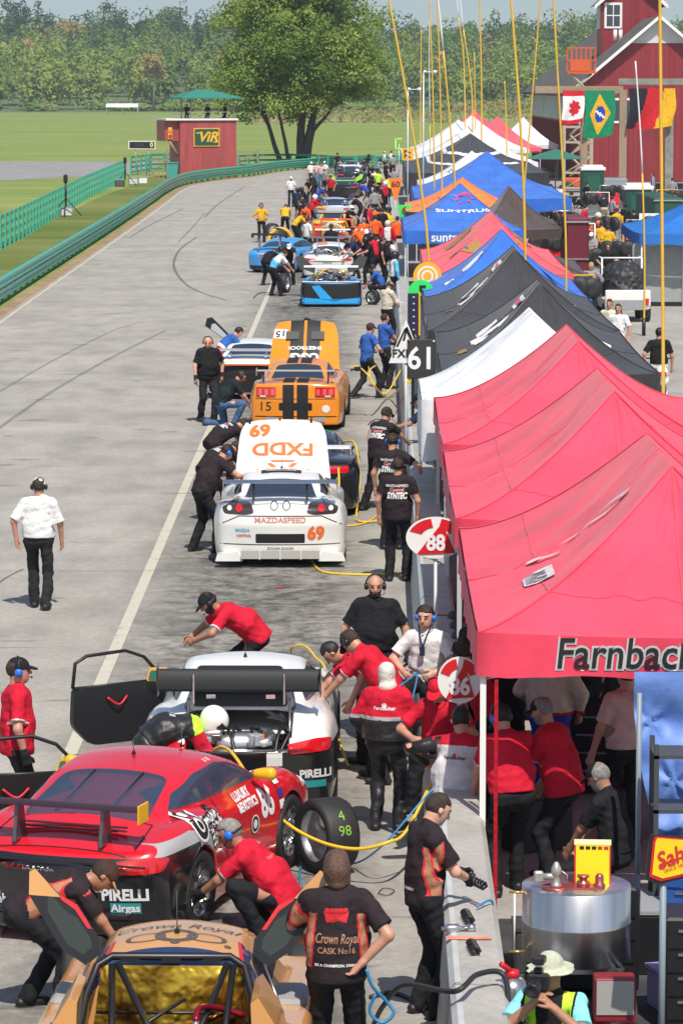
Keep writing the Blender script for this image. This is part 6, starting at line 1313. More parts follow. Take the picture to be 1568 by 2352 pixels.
# 4 -- dark green and black car hidden behind 69
def dark_car():
    root = car_root(-.66, 57.4, .6, 'black coupe with green and red front panel, mostly hidden behind the white 69 car')
    b = coupe(root, 'gt2', dict(CGT, cabin=None), PBK, [], .024); bv = bvh_of(b)
    stripe(root, bv, [(-.34,-.16),(.5,-.16),(.5,.18),(-.34,.18)], TOPR, (0,-.2,1.3), mat('decal green', (.01,.22,.10)), 'roof_decal'); wtext('CASTROL', .16, TOPR, (0.05,-.05,1.3), bv, REDT, root, 'decal', off=.012, bold=.04)
    wing(root, -1.9, 1.12, 1.66, .24, .05, mat('pale wing', (.55,.56,.58), .4), (.40,), .95, stm=BLK); wtext('SYNTEC', .16, SIDE, (1,-.6,.75), bv, WHT, root, 'decal', bold=.03); wtext('70', .30, SIDE, (1,.1,.62), bv, WHT, root, 'number', bold=.04)
    for sg in (1,-1): stripe(root, bv, rpoly([(sg*.45,.72),(sg*.8,.73),(sg*.8,.84),(sg*.45,.84)], .03), BACK, (0,-2.3,0), TAILR, 'tail_light', back=.9)
    stripe(root, bv, [(-.3,.0),(.3,.05),(.3,.12),(-.3,.10)], SIDE, (1,.9,.7), SILV, 'side_decal'); stripe(root, bv, [(-.2,-.05),(.25,-.05),(.2,.05),(-.2,.05)], SIDE, (1,-1.4,.8), SILV, 'side_decal')
    for x, y in ((-.3,.0),(.3,.9)): antenna(root, x, y-.3, 1.22, .1)
dark_car()
# 5 -- orange car 15
def mustang():
    root = car_root(-.84, 71.6, 2.4, 'orange coupe with twin black stripes, number 15 and raised striped front lid')
    def liv(bm):
        cut_region(bm, 'back', rpoly([(-.34,.42),(.34,.42),(.34,.58),(-.34,.58)], .03), -1, 1, extra=lambda q: q.y < -1.5)
    b = coupe(root, 'mu', CMU, POR, [BLK], .02, liv, dz=.075); bv = bvh_of(b)
    for sg in (-1,1):
        stripe(root, bv, [(sg*.03,.25),(sg*.26,.25),(sg*.26,1.0),(sg*.03,1.0)][::sg], BACK, (0,-2.6,0), BLKT, 'rear_stripe', back=1.0); stripe(root, bv, [(sg*.03,-2.33),(sg*.26,-2.33),(sg*.26,-1.55),(sg*.03,-1.55)][::sg], TOPR, (0,0,1.35), BLKT, 'deck_stripe'); stripe(root, bv, [(sg*.03,-.9),(sg*.26,-.9),(sg*.26,.1),(sg*.03,.1)][::sg], TOPR, (0,0,1.35), BLKT, 'roof_stripe')
        stripe(root, bv, rpoly([(sg*.40,.70),(sg*.80,.70),(sg*.80,.90),(sg*.40,.90)], .02), BACK, (0,-2.6,0), TAILR, 'tail_light', .012, 1.0)
        for k in range(3): stripe(root, bv, rpoly([(sg*(.43+.13*k)-.04*1,.735),(sg*(.43+.13*k)+.04,.735),(sg*(.43+.13*k)+.04,.865),(sg*(.43+.13*k)-.04,.865)], .02), BACK, (sg*.03,-2.6,0), mat('lamp highlight', (.75,.10,.10), .1, coat=1), 'lamp_cell', .017, 1.0)
        stripe(root, bv, rpoly([(sg*.60,.70),(sg*.72,.70),(sg*.72,.73),(sg*.60,.73)], .01), BACK, (0,-2.6,0), TAILW, 'reverse_light', .02, 1.0)
    wtext('15', .26, BACK, (-.62,-2.6,.50), bv, BLKT, root, 'number', off=.008, back=1., bold=.0, sx=1.1); v, f = disc2(.08, 20); wrap(v, f, BACK, (.62,-2.6,.46), bv, WHT, root, 'badge', .008, 1.)
    gaps(root, bv, [(-.70,-1.6),(-.74,-2.2),(.74,-2.2),(.70,-1.6)], TOPR, (0,0,1.35)); gaps(root, bv, [(-.95,.66),(.95,.66)], BACK, (0,-2.7,0), 1.); gaps(root, bv, [(-.95,.30),(.95,.30)], BACK, (0,-2.7,0), 1., .01)
    wing(root, -2.15, 1.22, 1.60, .16, .05, mat('grey wing', (.35,.33,.30), .4), (.66,), 1.0, stm=BLK, th=.015); m = MB(); m.box((0,-2.28,.24),(1.2,.08,.1)); m.build('diffuser', GREY, root)
    o, u, n = hood_up(root, 1.0, 1.0, 1.32, 1.52, R(46), POR); hv = bvh_of(o); M = Matrix((Vector((-1,0,0)), -u, n)).transposed(); c0 = Vector((0,1.,1.))
    for sg in (-1,1): stripe(o, hv, [(sg*.03,-1.32),(sg*.32,-1.32),(sg*.32,0),(sg*.03,0)][::sg], M, c0+n*.1, BLKT, 'hood_stripe'); MB().box((0,0,0),(.28,.22,.03)).build('hood_vent', mat('vent grey', (.07,.07,.07), .7), o).matrix_local = Matrix.Translation(c0+u*.86+n*.075+Vector((sg*.27,0,0))) @ M.to_4x4()
    wtext('USG', .30, M, c0+u*.28+n*.1, hv, WHT, o, 'hood_lettering', off=.012, bold=.04, sx=1.1); wtext('SHEETROCK', .13, M, c0+u*.53+n*.1, hv, WHT, o, 'hood_lettering', off=.012, bold=.03)
    stripe(o, hv, [(.38,-1.05),(.66,-1.12),(.69,-.86),(.41,-.79)], M, c0+n*.1, WHT, 'number_plate'); wtext('15', .24, M, c0+u*.96+Vector((-.53,0,0))+n*.1, hv, BLKT, o, 'hood_number', off=.012, bold=.02)
    m = MB(); m.tube([(1.0,.75,1.0),(1.12,.72,1.02)], .02, 5); m.box((1.15,.72,1.03),(.14,.1,.10), bev=.02); m.build('wing_mirror', BLK, root)
mustang()
# 6 -- white and green car beside it with black doors up
def white_green():
    root = car_root(-1.95, 78.4, 4, 'white and pale green coupe with both black doors open, left of the orange car')
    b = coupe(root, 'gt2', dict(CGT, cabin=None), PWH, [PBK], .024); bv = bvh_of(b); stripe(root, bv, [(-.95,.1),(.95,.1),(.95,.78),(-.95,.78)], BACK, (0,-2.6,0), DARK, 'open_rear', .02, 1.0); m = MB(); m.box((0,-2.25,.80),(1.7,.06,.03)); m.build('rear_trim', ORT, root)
    stripe(root, bv, [(-.6,1.0),(.6,1.0),(.7,1.6),(-.7,1.6)], TOPR, (0,0,1.3), mat('mint paint', (.25,.62,.42), .3), 'hood_panel'); wing(root, -2.0, 1.1, 1.7, .26, .05, GREY, (.4,), .95)
    o = MB()
    for sg in (-1,1):
        o = MB(); DP = [(0,0),(.62,.42),(.58,.60),(.46,.62),(-.02,.14)]; o.prism([(p[0]*sg,p[1]) for p in DP][::sg], .05, BACK, 0, (sg*.62,.5,1.05)); d_ = o.build('raised_door', BLK, root); MB().prism([(p[0]*sg*.66+.08*sg,p[1]*.66+.07) for p in DP][::sg], .055, BACK, 0, (sg*.62,.5,1.05)).build('door_window', mat('pale window', (.45,.47,.50), .2), d_)
white_green()
# 7 -- blue and black prototype, engine bay open, seen from behind
def bay_clutter(root, seed, x0, x1, y0, y1, z0, z1, n, cols=(ALU, BLK, GREY, STEEL, GOLDF)if 'GOLDF' in globals() else (ALU, BLK, GREY, STEEL)):
    rg = random.Random(seed); ms = [MB() for _ in cols]
    for i in range(n):
        m = ms[i % len(cols)]; c = (rg.uniform(x0,x1), rg.uniform(y0,y1), rg.uniform(z0,z1))
        if i % 3 == 0: m.box(c, (rg.uniform(.06,.22), rg.uniform(.06,.2), rg.uniform(.05,.15)), rg.uniform(0,1.5), bev=.012)
        elif i % 3 == 1: m.lathe([(.04,-.06),(.055,-.05),(.055,.05),(.04,.06)], 10, 0, aim((rg.uniform(-1,1),rg.uniform(-1,1),rg.uniform(-.5,1))), c)
        else: q = (rg.uniform(x0,x1), rg.uniform(y0,y1), rg.uniform(z0,z1)); m.tube(smooth_pts([c, ((c[0]+q[0])/2, (c[1]+q[1])/2, max(c[2],q[2])+.08), q], 4), rg.uniform(.012,.03), 6)
    nm = ('engine_casting', 'engine_hose', 'engine_bracket', 'exhaust_manifold', 'heat_shield')
    for i, m in enumerate(ms):
        if m.v: m.build(nm[i], cols[i], root)
GOLDF = node_mat('gold foil', lambda n, b, tc, noise, ramp, mix: (n.links.new(ramp(noise(3, 4), (.36, (.16,.07,.01)), (.62, (.80,.50,.06))), b.inputs['Base Color']), b.inputs['Metallic'].__setattr__('default_value', .95), b.inputs['Roughness'].__setattr__('default_value', .34), (lambda bp: (n.links.new(noise(3.2, 3, (1,1,1), .5), bp.inputs['Height']), n.links.new(bp.outputs[0], b.inputs['Normal']), bp.inputs['Strength'].__setattr__('default_value', 1.), bp.inputs['Distance'].__setattr__('default_value', .12)))(n.nodes.new('ShaderNodeBump'))))
def proto(x, y, hd, label, pm, pm2, h=.03, seed=1, open_=True, decal=True, cl=40, wz=1.28):
    root = car_root(x, y, hd, label); holes = (((-.78,-2.0,.42),(.78,-.85,1.4)),) if open_ else ()
    b = coupe(root, 'pr'+str(open_), dict(CPR, holes=holes), pm, [], h, wx=.84); bv = bvh_of(b)
    if open_: MB().box((0,-1.42,.40),(1.56,1.15,.04)).build('bay_floor', DARK, root); bay_clutter(root, seed, -.7, .7, -1.95, -.95, .5, .86, cl, (ALU, BLK, GREY, STEEL, GOLDF))
    stripe(root, bv, [(-.93,.12),(.93,.12),(.93,.74),(-.93,.74)], BACK, (0,-2.6,0), DARK, 'rear_panel', .01, 1.0)
    if decal:
        stripe(root, bv, [(-.62,.66),(-.38,.70),(.05,.25),(-.30,.22)], BACK, (0,-2.6,0), pm2, 'rear_stripe', .016, 1.0); stripe(root, bv, [(-.90,.10),(.93,.12),(.93,.30),(.45,.26),(.1,.17),(-.3,.26),(-.85,.30)], BACK, (0,-2.7,0), pm2, 'rear_skirt', .016, 1.2)
    m = MB(); airfoil(m, -.86, .86, -2.1, wz, .24, .025, .1); w_ = m.build('rear_wing', WHITE, root); MB().box((0,-2.12,.80),(1.84,.16,.025), bev=.008).build('deck_wing', WHITE, w_)
    for sg in (-1,1): MB().box((sg*.55,-2.05,(wz+.78)/2),(.02,.12,wz-.78)).build('wing_strut', BLK, w_); MB().box((sg*.93,-2.1,.62),(.015,.3,.4)).build('end_plate', BLK, w_)
    return root
r = proto(-.33, 110.7, 0, 'blue and black prototype with open engine bay and bright blue rear skirt', PBL, paint('bright blue paint', (.02,.36,.80)), .03, 1); 
bay_clutter(r, 2, -.6, .6, -1.9, -1.0, .85, 1.08, 40, (ALU, BLK, GREY, YEL, STEEL))
for sg in (-1,1): MB().prism([(0,0),(.50,.18),(.62,.52),(.42,.60),(-.03,.16)] if sg > 0 else [(0,0),(-.50,.18),(-.62,.52),(-.42,.60),(.03,.16)], .04, aim((0,-1,.3)), 0, (sg*.55,.3,.95)).build('raised_door', BLK, r)
# 8 -- small blue coupe, turned
r8 = car_root(-2.0, 130.3, 20, 'sky blue coupe turned outward with a tall black tail wing'); c8 = dict(C911, cabin=None); b8 = coupe(r8, 'p8', c8, PBL, [], .03, None, dz=-.01)
wing(r8, -2.05, 1.42, 1.35, .24, .08, BLK, (.42,), .9, stm=mat('strut grey', (.25,.27,.3)), th=.05); bv8 = bvh_of(b8); stripe(r8, bv8, [(-.45,.60),(.45,.60),(.45,.74),(-.45,.74)], BACK, (0,-2.6,0), mat('pink sticker', (.7,.3,.3)), 'rear_decal', back=1.); stripe(r8, bv8, [(-.85,.12),(.85,.12),(.85,.28),(-.85,.28)], BACK, (0,-2.6,0), DARK, 'rear_opening', back=1.)
# 9 .. 14 far cars
def far_coupe(x, y, hd, label, pm, c=None, key='far911', wingm=BLK, h=.034, wz=1.15, doors=None, decal=None):
    root = car_root(x, y, hd, label); b = coupe(root, key, c or c8, pm, [], h, None, dz=-.01, spokes=5); wing(root, -2.0, wz, 1.5, .26, .08, wingm, (.4,), .85); bv = bvh_of(b)
    for sg in (1,-1): stripe(root, bv, rpoly([(sg*.45,.64),(sg*.85,.65),(sg*.85,.76),(sg*.45,.74)], .03), BACK, (0,-2.6,0), TAILR, 'tail_light', back=1.)
    if decal: stripe(root, bv, *decal)
    if doors:
        for sg in (-1,1): MB().prism([(0,0),(sg*.40,.22),(sg*.46,.50),(sg*.30,.52),(-sg*.03,.16)], .04, aim((0,-1,.3)), 0, (sg*.62,.5,.95)).build('raised_door', doors, root)
    return root, bv
r, bv = far_coupe(-.45, 126.5, 1, 'white coupe with an orange panel and open silver engine, crew leaning over it', PWH, key='far911', wingm=STEEL, wz=1.5, decal=([(-.45,-.8),(-.05,-.8),(-.1,.3),(-.42,.5)], TOPR, (0,0,1.3), POR, 'orange_panel')); bay_clutter(r, 9, -.5, .5, -2., -1.4, .9, 1.05, 22, (ALU, BLK, STEEL, GREY))
r = proto(-.22, 143, 0, 'red orange prototype with see through tail panel', POR2, POR2, .034, 3, False, False, wz=1.1)
m = MB(); m.tube([(-.75,-1.6,.8),(-.6,-1.55,1.5),(.6,-1.55,1.5),(.75,-1.6,.8)], .05, 6); m.tube([(-.42,-1.55,1.35),(.42,-1.55,1.35)], .03, 6); m.box((-.78,-1.9,.75),(.36,.3,1.0), bev=.05); m.box((.78,-1.9,.75),(.36,.3,1.0), bev=.05); m.build('tail_frame', POR2, r); bay_clutter(r, 4, -.5, .5, -1.7, -1.4, .9, 1.35, 20, (ALU, YEL, WHITE, GREY))
r, bv = far_coupe(-.35, 158, 2, 'yellow roofed coupe with black glass ahead of the red orange prototype', PYE, dict(CGT, cabin=None), 'fargt', BLK, wz=1.2)
m = MB(); m.box((.1,.2,1.5),(.2,.9,.05)); m.build('raised_panel', PYE, r).rotation_euler = (0, R(-25), R(30))
r, bv = far_coupe(-.35, 178, 0, 'pale blue and navy coupe with its doors open far up the lane', PGR, dict(CGT, cabin=None), 'fargt', BLK, wz=1.15, doors=PNV, decal=([(-.8,-2.1),(.8,-2.1),(.7,-.9),(-.7,-.9)], TOPR, (0,0,1.3), PNV, 'navy_tail'))
r, bv = far_coupe(.25, 216, 4, 'black coupe with lime green flanks near the head of the line', PBK, key='far911', wingm=PGN, wz=1.1, doors=PGN)
r, bv = far_coupe(.75, 246, 4, 'last dark prototype at the head of the line with a long white topped wing', PBK, dict(CGT, cabin=None), 'fargt', WHITE, wz=1.35, doors=BLK)
r, bv = far_coupe(.9, 264, 8, 'pale blue coupe beyond the dark one at the head of the line', PGR, dict(CGT, cabin=None), 'fargt', BLK, wz=1.2)
# 15 -- tan and gold prototype, foreground: roof, open doors and foil lined bay
def tan_car():
    root = car_root(-1.12, 23.6, 1.5, 'tan gold prototype with foil lined engine bay, nearest the camera')
    V, Q = car_shell('tan', dict(CPR, roof=[(-2.2,.4),(-1.5,.8),(-1.08,1.12),(-.6,1.19),(-.1,1.18),(.2,1.08),(.8,.72),(1.2,.5)], gh=(.70,.46,.66,1.15), gk=.08, rcrown=.07, gtaper=.0, holes=(((-.60,-2.6,.30),(.60,-1.08,1.6)),), deck=[(-2.2,.70),(-1.2,.72),(0,.66),(.8,.62),(1.4,.60),(2.3,.36)], bumps=[]), .016); bm = shell_bm(V, Q)
    for sg in (1,-1): cut_region(bm, 'side', [(-1.3,.60),(-1.05,1.2),(-.95,1.3),(-.80,1.3),(-.90,.60)], sg, 1, extra=lambda q: q.z > .7); lift(bm, cut_region(bm, 'side', rpoly([(-.82,.80),(-.70,1.02),(-.1,1.04),(.2,.96),(.6,.76)], .05), sg, None, 0, lambda q: q.z > .74), 'side_opening', DARK, root)
    b = bank_body(bm, [PTAN, PNV], root); bv = bvh_of(b)
    for x, y in ((.84,-1.3),(-.84,-1.3),(.84,1.4),(-.84,1.4)): wheel(root, x, y, .33, .3, 10)
    # roof drawing: a wreath of scrolls around a shield, and script across the front edge
    NV = mat('roof print grey', (.10,.085,.075), .5); cr = lambda v, f, c_, n='roof_emblem', of=.006: wrap(v, f, TOPR, c_, bv, NV, root, n, of, .5)
    for (cx, cy, rx, ry) in ((0,-.60,.15,.13),(-.21,-.62,.14,.085),(.21,-.62,.14,.085),(0,-.60,.115,.10)): v, f = disc2(rx, 32, ry, 1, .86); cr(v, f, (cx,cy,1.3))
    for i in range(16): a = 6.283*i/16; v, f = disc2(.016, 10, .012); cr(v, f, (.13*math.cos(a),-.60+.115*math.sin(a),1.3))
    for (cx, cy, r_) in ((0,-.735,.035),(0,-.48,.03),(.36,-.72,.025),(-.33,-.62,.02),(.33,-.62,.02)): v, f = disc2(r_, 14); cr(v, f, (cx,cy,1.3))
    wtext('Crown Royal', .16, TOPR, (-.02,-.36,1.3), bv, NV, root, 'roof_script', off=.006, shear=.35, bold=.0)
    for sg in (-1,1): stripe(root, bv, [(sg*.47,-1.06),(sg*.50,-1.06),(sg*.44,-.55),(sg*.42,-.55)], TOPR, (0,0,1.3), REDT, 'roof_pinstripe'); stripe(root, bv, [(sg*.50,-1.06),(sg*.60,-1.06),(sg*.52,-.55),(sg*.44,-.55)], TOPR, (0,0,1.3), PNV, 'roof_edge')
    antenna(root, 0, -.55, 1.19, .30)
    m = MB(); m.tube([(-.60,-2.2,.42),(-.60,-1.75,.62),(-.56,-1.30,.94),(-.50,-1.12,1.10),(-.40,-1.07,1.155),(.40,-1.07,1.155),(.50,-1.12,1.10),(.56,-1.30,.94),(.60,-1.75,.62),(.60,-2.2,.42)], .028, 8); m.build('bay_surround', BLK, root)
    for x in (-.28,0,.28): MB().box((x,-1.09,1.135),(.13,.02,.025)).build('roof_vent', DARK, root)
    m = MB(); m.add([(-.58,-1.15,.30),(.58,-1.15,.30),(.47,-1.10,1.10),(-.47,-1.10,1.10),(-.59,-2.2,.30),(.59,-2.2,.30)], [(0,1,2,3),(4,5,1,0)]); m.add([(-.59,-2.2,.30),(-.59,-1.1,.30),(-.54,-1.1,1.05),(-.59,-2.2,.42)],[(0,1,2,3)]); m.add([(.59,-2.2,.30),(.59,-1.1,.30),(.54,-1.1,1.05),(.59,-2.2,.42)],[(3,2,1,0)]); m.build('foil_lining', GOLDF, root)
    m = MB(); 
    for p, q in (((-.40,-1.10,1.10),(-.34,-1.85,.35)),((-.36,-1.12,1.12),(.12,-1.80,.40)),((.42,-1.10,1.10),(.34,-1.85,.35)),((.38,-1.12,1.12),(.05,-1.85,.40))): m.tube([p,q], .024, 8)
    m.tube([(-.5,-1.75,.55),(.5,-1.75,.55)], .02, 6); m.tube([(-.5,-1.2,.8),(.5,-1.2,.8)], .012, 6); m.tube([(-.55,-1.35,.5),(.1,-1.2,.9)], .015, 6); m.tube([(.1,-1.3,.45),(.52,-1.25,.75)], .012, 6); m.box((-.2,-1.5,.42),(.5,.35,.12), bev=.02); m.box((.3,-1.45,.42),(.2,.2,.18), bev=.02); m.build('bay_brace', BLK, root)
    for i, (p, q) in enumerate((((-.1,-1.3,.62),(.45,-1.2,.84)),((-.2,-1.5,.55),(.40,-1.35,.72)))): MB().tube([p,q], .02, 8).build('gold_pipe', GOLDF, root)
    m = MB(); m.lathe([(0,.3),(.02,.3),(.03,.26),(.075,.24),(.08,.22),(.08,-.05),(.07,-.08),(0,-.08)], 18, 0, None, (.20,-1.62,.56)); m.build('catch_tank', ALU, root); MB().lathe([(.083,0),(.083,.05)], 18, 0, None, (.20,-1.62,.60)).build('tank_band', STEEL, root)
    m = MB(); m.tube(smooth_pts([(.20,-1.62,.86),(.22,-1.5,.92),(.34,-1.3,.86),(.50,-1.25,.80)], 4), .022, 8); m.tube(smooth_pts([(.24,-1.7,.62),(.38,-1.62,.66),(.50,-1.5,.66)], 4), .028, 8); m.build('red_hose', mat('maroon fitting', (.30,.01,.03), .3, .5), root)
    m = MB(); m.tube(smooth_pts([(-.35,-1.9,.46),(-.1,-1.85,.50),(.1,-1.9,.48),(.2,-2.0,.42)], 4), .035, 8); m.build('silver_pipe', ALU, root); bay_clutter(root, 8, -.5, .5, -2.1, -1.6, .34, .44, 26, (ALU, BLK, GREY, STEEL, GOLDF))
    # tan side pods with twin outlets, grey tubs beside the cockpit
    for sg in (-1,1):
        m = MB(); m.prism([(0,.30),(.30*sg,.30),(.14*sg,.86),(.02*sg,1.06),(-.03*sg,1.02)][::sg], .62, aim((0,-1,0)), 0, (sg*.60,-1.45,0)); m.build('side_pod', PTAN, root)
        for k in (0,1): MB().lathe([(.07,0),(.08,.02),(.06,.025),(.05,-.02),(0,-.02)], 18, 0, aim((sg*.2,-1,.25)), (sg*.70,-1.765,.70-.20*k)).build('outlet_ring', STEEL, root)
        MB().box((sg*.74,-.28,.66),(.30,.50,.10), bev=.03).build('sill_tub', mat('grey quilt', (.30,.295,.29), .8, bump=.6, bscale=12), root); MB().box((sg*.80,-1.95,.58),(.40,.42,.12), bev=.03).build('rear_fender', PTAN, root)
        # gull doors lifted up and outward
        d = MB(); P = [(0,0),(.01,.10),(.17,.33),(.28,.39),(.46,.58),(.50,.56),(.50,.40),(.27,.03),(.10,-.08)][::-1]; M = aim((0,-1,.25)); HG = (sg*.525,-.6,1.05); d.prism([(p[0]*sg,p[1]) for p in P][::sg], .04, M, 0, HG); o = d.build('raised_door', BLK, root)
        MB().prism([(p[0]*sg*.62+.06*sg,p[1]*.62+.04) for p in P][::sg], .046, M, 0, HG).build('door_glass', mat('smoky glass', (.05,.06,.05), .08, alpha=.8), o); MB().prism([(sg*.28,.385),(sg*.46,.58),(sg*.50,.56),(sg*.50,.40)][::-sg], .05, M, 0, HG).build('door_cap', PTAN, o); MB().tube([(sg*.60,-.62,1.0),(sg*.76,-.85,.66)], .01, 6).build('gas_strut', STEEL, o)
        MB().prism([(sg*.06,.17),(sg*.17,.335),(sg*.28,.395),(sg*.28,.37),(sg*.18,.30),(sg*.09,.17)][::-sg], .052, M, 0, HG).build('door_stripe', REDT, o)
tan_car()
# ------------------------------------------------------------------ everyone in the scene
RSH = cloth('red polo', (.56,.012,.035)); RTR = cloth('white piping', (.7,.7,.68)); WSH = cloth('white shirt', (.72,.72,.72)); DKT = cloth('charcoal trousers', (.022,.022,.024)); BSH = cloth('blue shirt', (.035,.12,.42)); YSH = cloth('yellow shirt', (.72,.40,.02)); OSH = cloth('orange shirt', (.80,.12,.02)); GSH = cloth('grey shirt', (.27,.27,.29)); CRM = cloth('cream shirt', (.60,.55,.45)); JEAN = cloth('blue jeans', (.06,.12,.24)); GRNT = cloth('black green shirt', (.015,.022,.024)); NVY = cloth('dark navy', (.02,.03,.08)); ROY = cloth('royal blue suit', (.03,.06,.38)); MAR = cloth('black maroon shirt', (.025,.018,.022)); TANC = cloth('tan shirt panel', (.42,.20,.12)); SKYC = cloth('sky blue suit', (.10,.42,.66)); PNK = cloth('pale pink shirt', (.62,.42,.40)); LIME = cloth('lime safety cloth', (.50,.85,.06)); AQUA = cloth('aqua shirt', (.22,.62,.66)); KHA = cloth('khaki', (.45,.38,.28)); SILC = cloth('silver band cloth', (.35,.35,.36)); WVEST = cloth('pale grey vest', (.60,.59,.60)); SBLK = mat('satin black suit', (.018,.018,.02), .45, bump=.6, bscale=18)
BLUEAR = mat('blue ear cup', (.02,.16,.62), .3); GLV = cloth('black glove', (.02,.02,.022)); TANCAP = cloth('tan brim', (.42,.27,.17)); HATC = cloth('pale sun hat', (.50,.52,.40))
NE, MI, FA = .0095, .013, .024      # grid size near, middle, far
def by_up(cuts):
    """bands up the torso: list of (height above hips along the back, index)"""
    def f(c, s):
        t = (c-s['P']) @ (s['Rf'] @ V3(0,0,1)); out = np.zeros(len(c), int)
        for a, b, i in cuts: out[(t > a) & (t < b)] = i
        return out
    return f
def side_panels(c, s):
    q = (c-s['W']) @ s['Rf']; t = (c-s['P']) @ (s['Rf'] @ V3(0,0,1)); o = np.zeros(len(c), int)
    a = np.abs(q[:,0]); arm = a > .19+.0*t
    e = np.abs(a-.175+.10*(t-.25)); o[(e < .018) & (t < .42) & (t > .05)] = 1; o[(np.abs(e-.023) < .006) & (t < .42) & (t > .05)] = 2
    L = np.minimum(np.linalg.norm(c-(s['sL']+s['eL'])/2, axis=1), np.linalg.norm(c-(s['sR']+s['eR'])/2, axis=1)); bk = q[:,1]
    o[(L < .13) & arm & (np.abs(bk+.0) < .022)] = 1; o[(L < .13) & arm & (np.abs(np.abs(bk)-.028) < .007)] = 2
    return o
CROWN = dict(f=side_panels, m=[TANC, REDT])
def P_(u, v, **k): return G(u, v)
def crown_back(p):
    n = p['s']['Rf'] @ V3(0,-1,0); up = p['s']['Rf'] @ V3(0,0,1); M = aim(n, up); b = bvh_of(p['shirt']); c = p['s']['S']
    cr = [(-.07,-.03),(.07,-.03),(.088,.045),(.045,.065),(0,.07),(-.045,.065),(-.088,.045)]; bm_v = [(x*.95, y) for x, y in cr]
    wrap(bm_v+[(0,0)], [(7,i,(i+1)%7) for i in range(7)], M, c-up*.125, b, REDT, p['shirt'], 'crown_print', .006, .35)
    for x in (-.06,-.03,0,.03,.06): v, f = disc2(.016, 10); wrap([(q[0]+x, q[1]+.055) for q in v], f, M, c-up*.125, b, REDT, p['shirt'], 'crown_print', .007, .35)
    TP = mat('tan print', (.42,.22,.13), .7)
    shirt_text(p, [('Crown Royal', .095, .265, dict(m=TP, shear=.3, sx=.56, bold=.01)), ('CASK No16', .058, .345, dict(m=TP, bold=.015, sx=.85)), ('BE A CHAMPION. DRINK', .026, .445, dict(m=WHT, bold=.03))], TP)
# --- around the nearest cars
p = person(G(92,1398), 4, 'man in white shirt and white cap with headset walking away alone on the left', 'walk', NE, WSH, None, DKT, cap='cap', capcol=WHITE, ears='behind', fine=True, height=1.80, fat=.03, loose=1.3, sleeve=.95)
m = MB(); m.box((.17,-.02,1.02),(.05,.05,.12), bev=.01); m.tube([(.17,-.02,1.05),(.15,-.08,1.3)], .006, 4); m.build('radio', BLK, p['root'])
person((-2.99,31.0,0), 80, 'man in red polo, black cap and blue headset at the left edge', 'stand', NE, RSH, RTR, DKT, cap='cap', ears='top', earcol=BLUEAR, glove=GLV, fine=True, height=1.80, fat=.025, tuck=False)
person((-1.12,38.2,0), -98, 'man in red polo and black cap bending over in front of the white car', dict(POSES['stoop'], lean=66, head=(40,0), hip=(0,-.18,.80)), NE, RSH, RTR, BLACK, cap='cap', ears='behind', fine=True, tuck=False, fat=.03, skin=SKIN2, beard=1)
p = person((.36,36.3,0), 184, 'bald bearded man in black polo and headset standing facing the camera', dict(POSES['stand'], head=(8,-6), LH=(-.34,.05,.92), RH=(.34,.05,.92)), NE, BLACK, None, DKT, skin=SKIN, hair='bald', beard=1, ears='top', fine=True, height=1.82, fat=.05, tuck=True, glove=GLV); shirt_text(p, [('~', .06, .10, dict(m=REDT, bold=.05)), ('FARNBACHER', .014, .135, dict(m=REDT))], REDT, back=False) if False else None
p = person((.90,34.9,0), 198, 'man in white shirt with blue headset sitting on the pit wall', dict(POSES['sit'], hip=(0,0,.86)), NE, WSH, None, BLACK, ears='top', earcol=BLUEAR, fine=True, skin=SKIN3, tuck=True, fat=.01, haircol=HAIR); m = MB(); m.tube(smooth_pts([(-.07,.12,1.49),(-.03,.20,1.36),(.0,.22,1.26)],3), .008, 5); m.tube(smooth_pts([(.07,.12,1.49),(.03,.20,1.36),(.0,.22,1.26)],3), .008, 5); m.box((0,.23,1.22),(.05,.02,.09)); m.build('lanyard', NVY, p['root'])
person((.22,34.7,0), -88, 'person in red polo leaning into the right side of the white car', dict(POSES['bend'], lean=68), NE, RSH, RTR, DKT, fine=True, tuck=False, haircol=HAIRK, fat=.02)
person((.34,34.0,0), -70, 'person in red polo and headset stooping beside the white car, hand hanging down', dict(POSES['stoop'], lean=44, head=(55,20), RH=(.1,.36,.62)), NE, RSH, RTR, DKT, ears='top', fine=True, tuck=False, cap='cap', fat=.02)
suit = dict(f=by_up([(-.2,.255,1),(.255,.29,2)]), m=[SBLK, SILC])
p = person((.43,31.7,0), 12, 'driver in red and black suit with white balaclava seen from behind', dict(POSES['stand'], LH=(-.26,.18,.98), RH=(.22,.2,.95), head=(10,-20)), NE, RSH, SBLK, SBLK, cap='hood', capcol=mat('balaclava cloth', (.62,.60,.55), .8, bump=.5), sleeve=2, fine=True, height=1.63, fat=.055, shirtfn=suit, loose=1.3)
shirt_text(p, [('.', .22, .06, dict(m=WHT, bold=.06)), ('Farnbacher', .05, .145, dict(m=WHT, bold=.02))], WHT)
person((1.28,32.6,0), -62, 'man with glasses and headset leaning in beside the round 86 board', dict(POSES['stoop'], lean=30, head=(30,10)), NE, RSH, RTR, BLACK, ears='top', fine=True, tuck=False, skin=SKIN3)
p = person((1.02,29.7,0), 20, 'crewman in pale grey vest sitting on the pit wall with his back turned', dict(POSES['sit'], hip=(0,0,.72), lean=14, LH=(-.34,.16,1.0), head=(15,-25)), NE, WVEST, RSH, BLACK, hair='short', haircol=HAIRK, sleeve=.28, fine=True, fat=.04, shirtfn=dict(f=by_up([(-.3,.035,1),(.47,.9,1)]), m=[RSH]), tuck=False)
s_ = p['s']
for q in 'LR': MB().tube([s_['s'+q], s_['e'+q], s_['w'+q]], [.075,.062,.045], 10).build('sleeve', SBLK, p['root'])
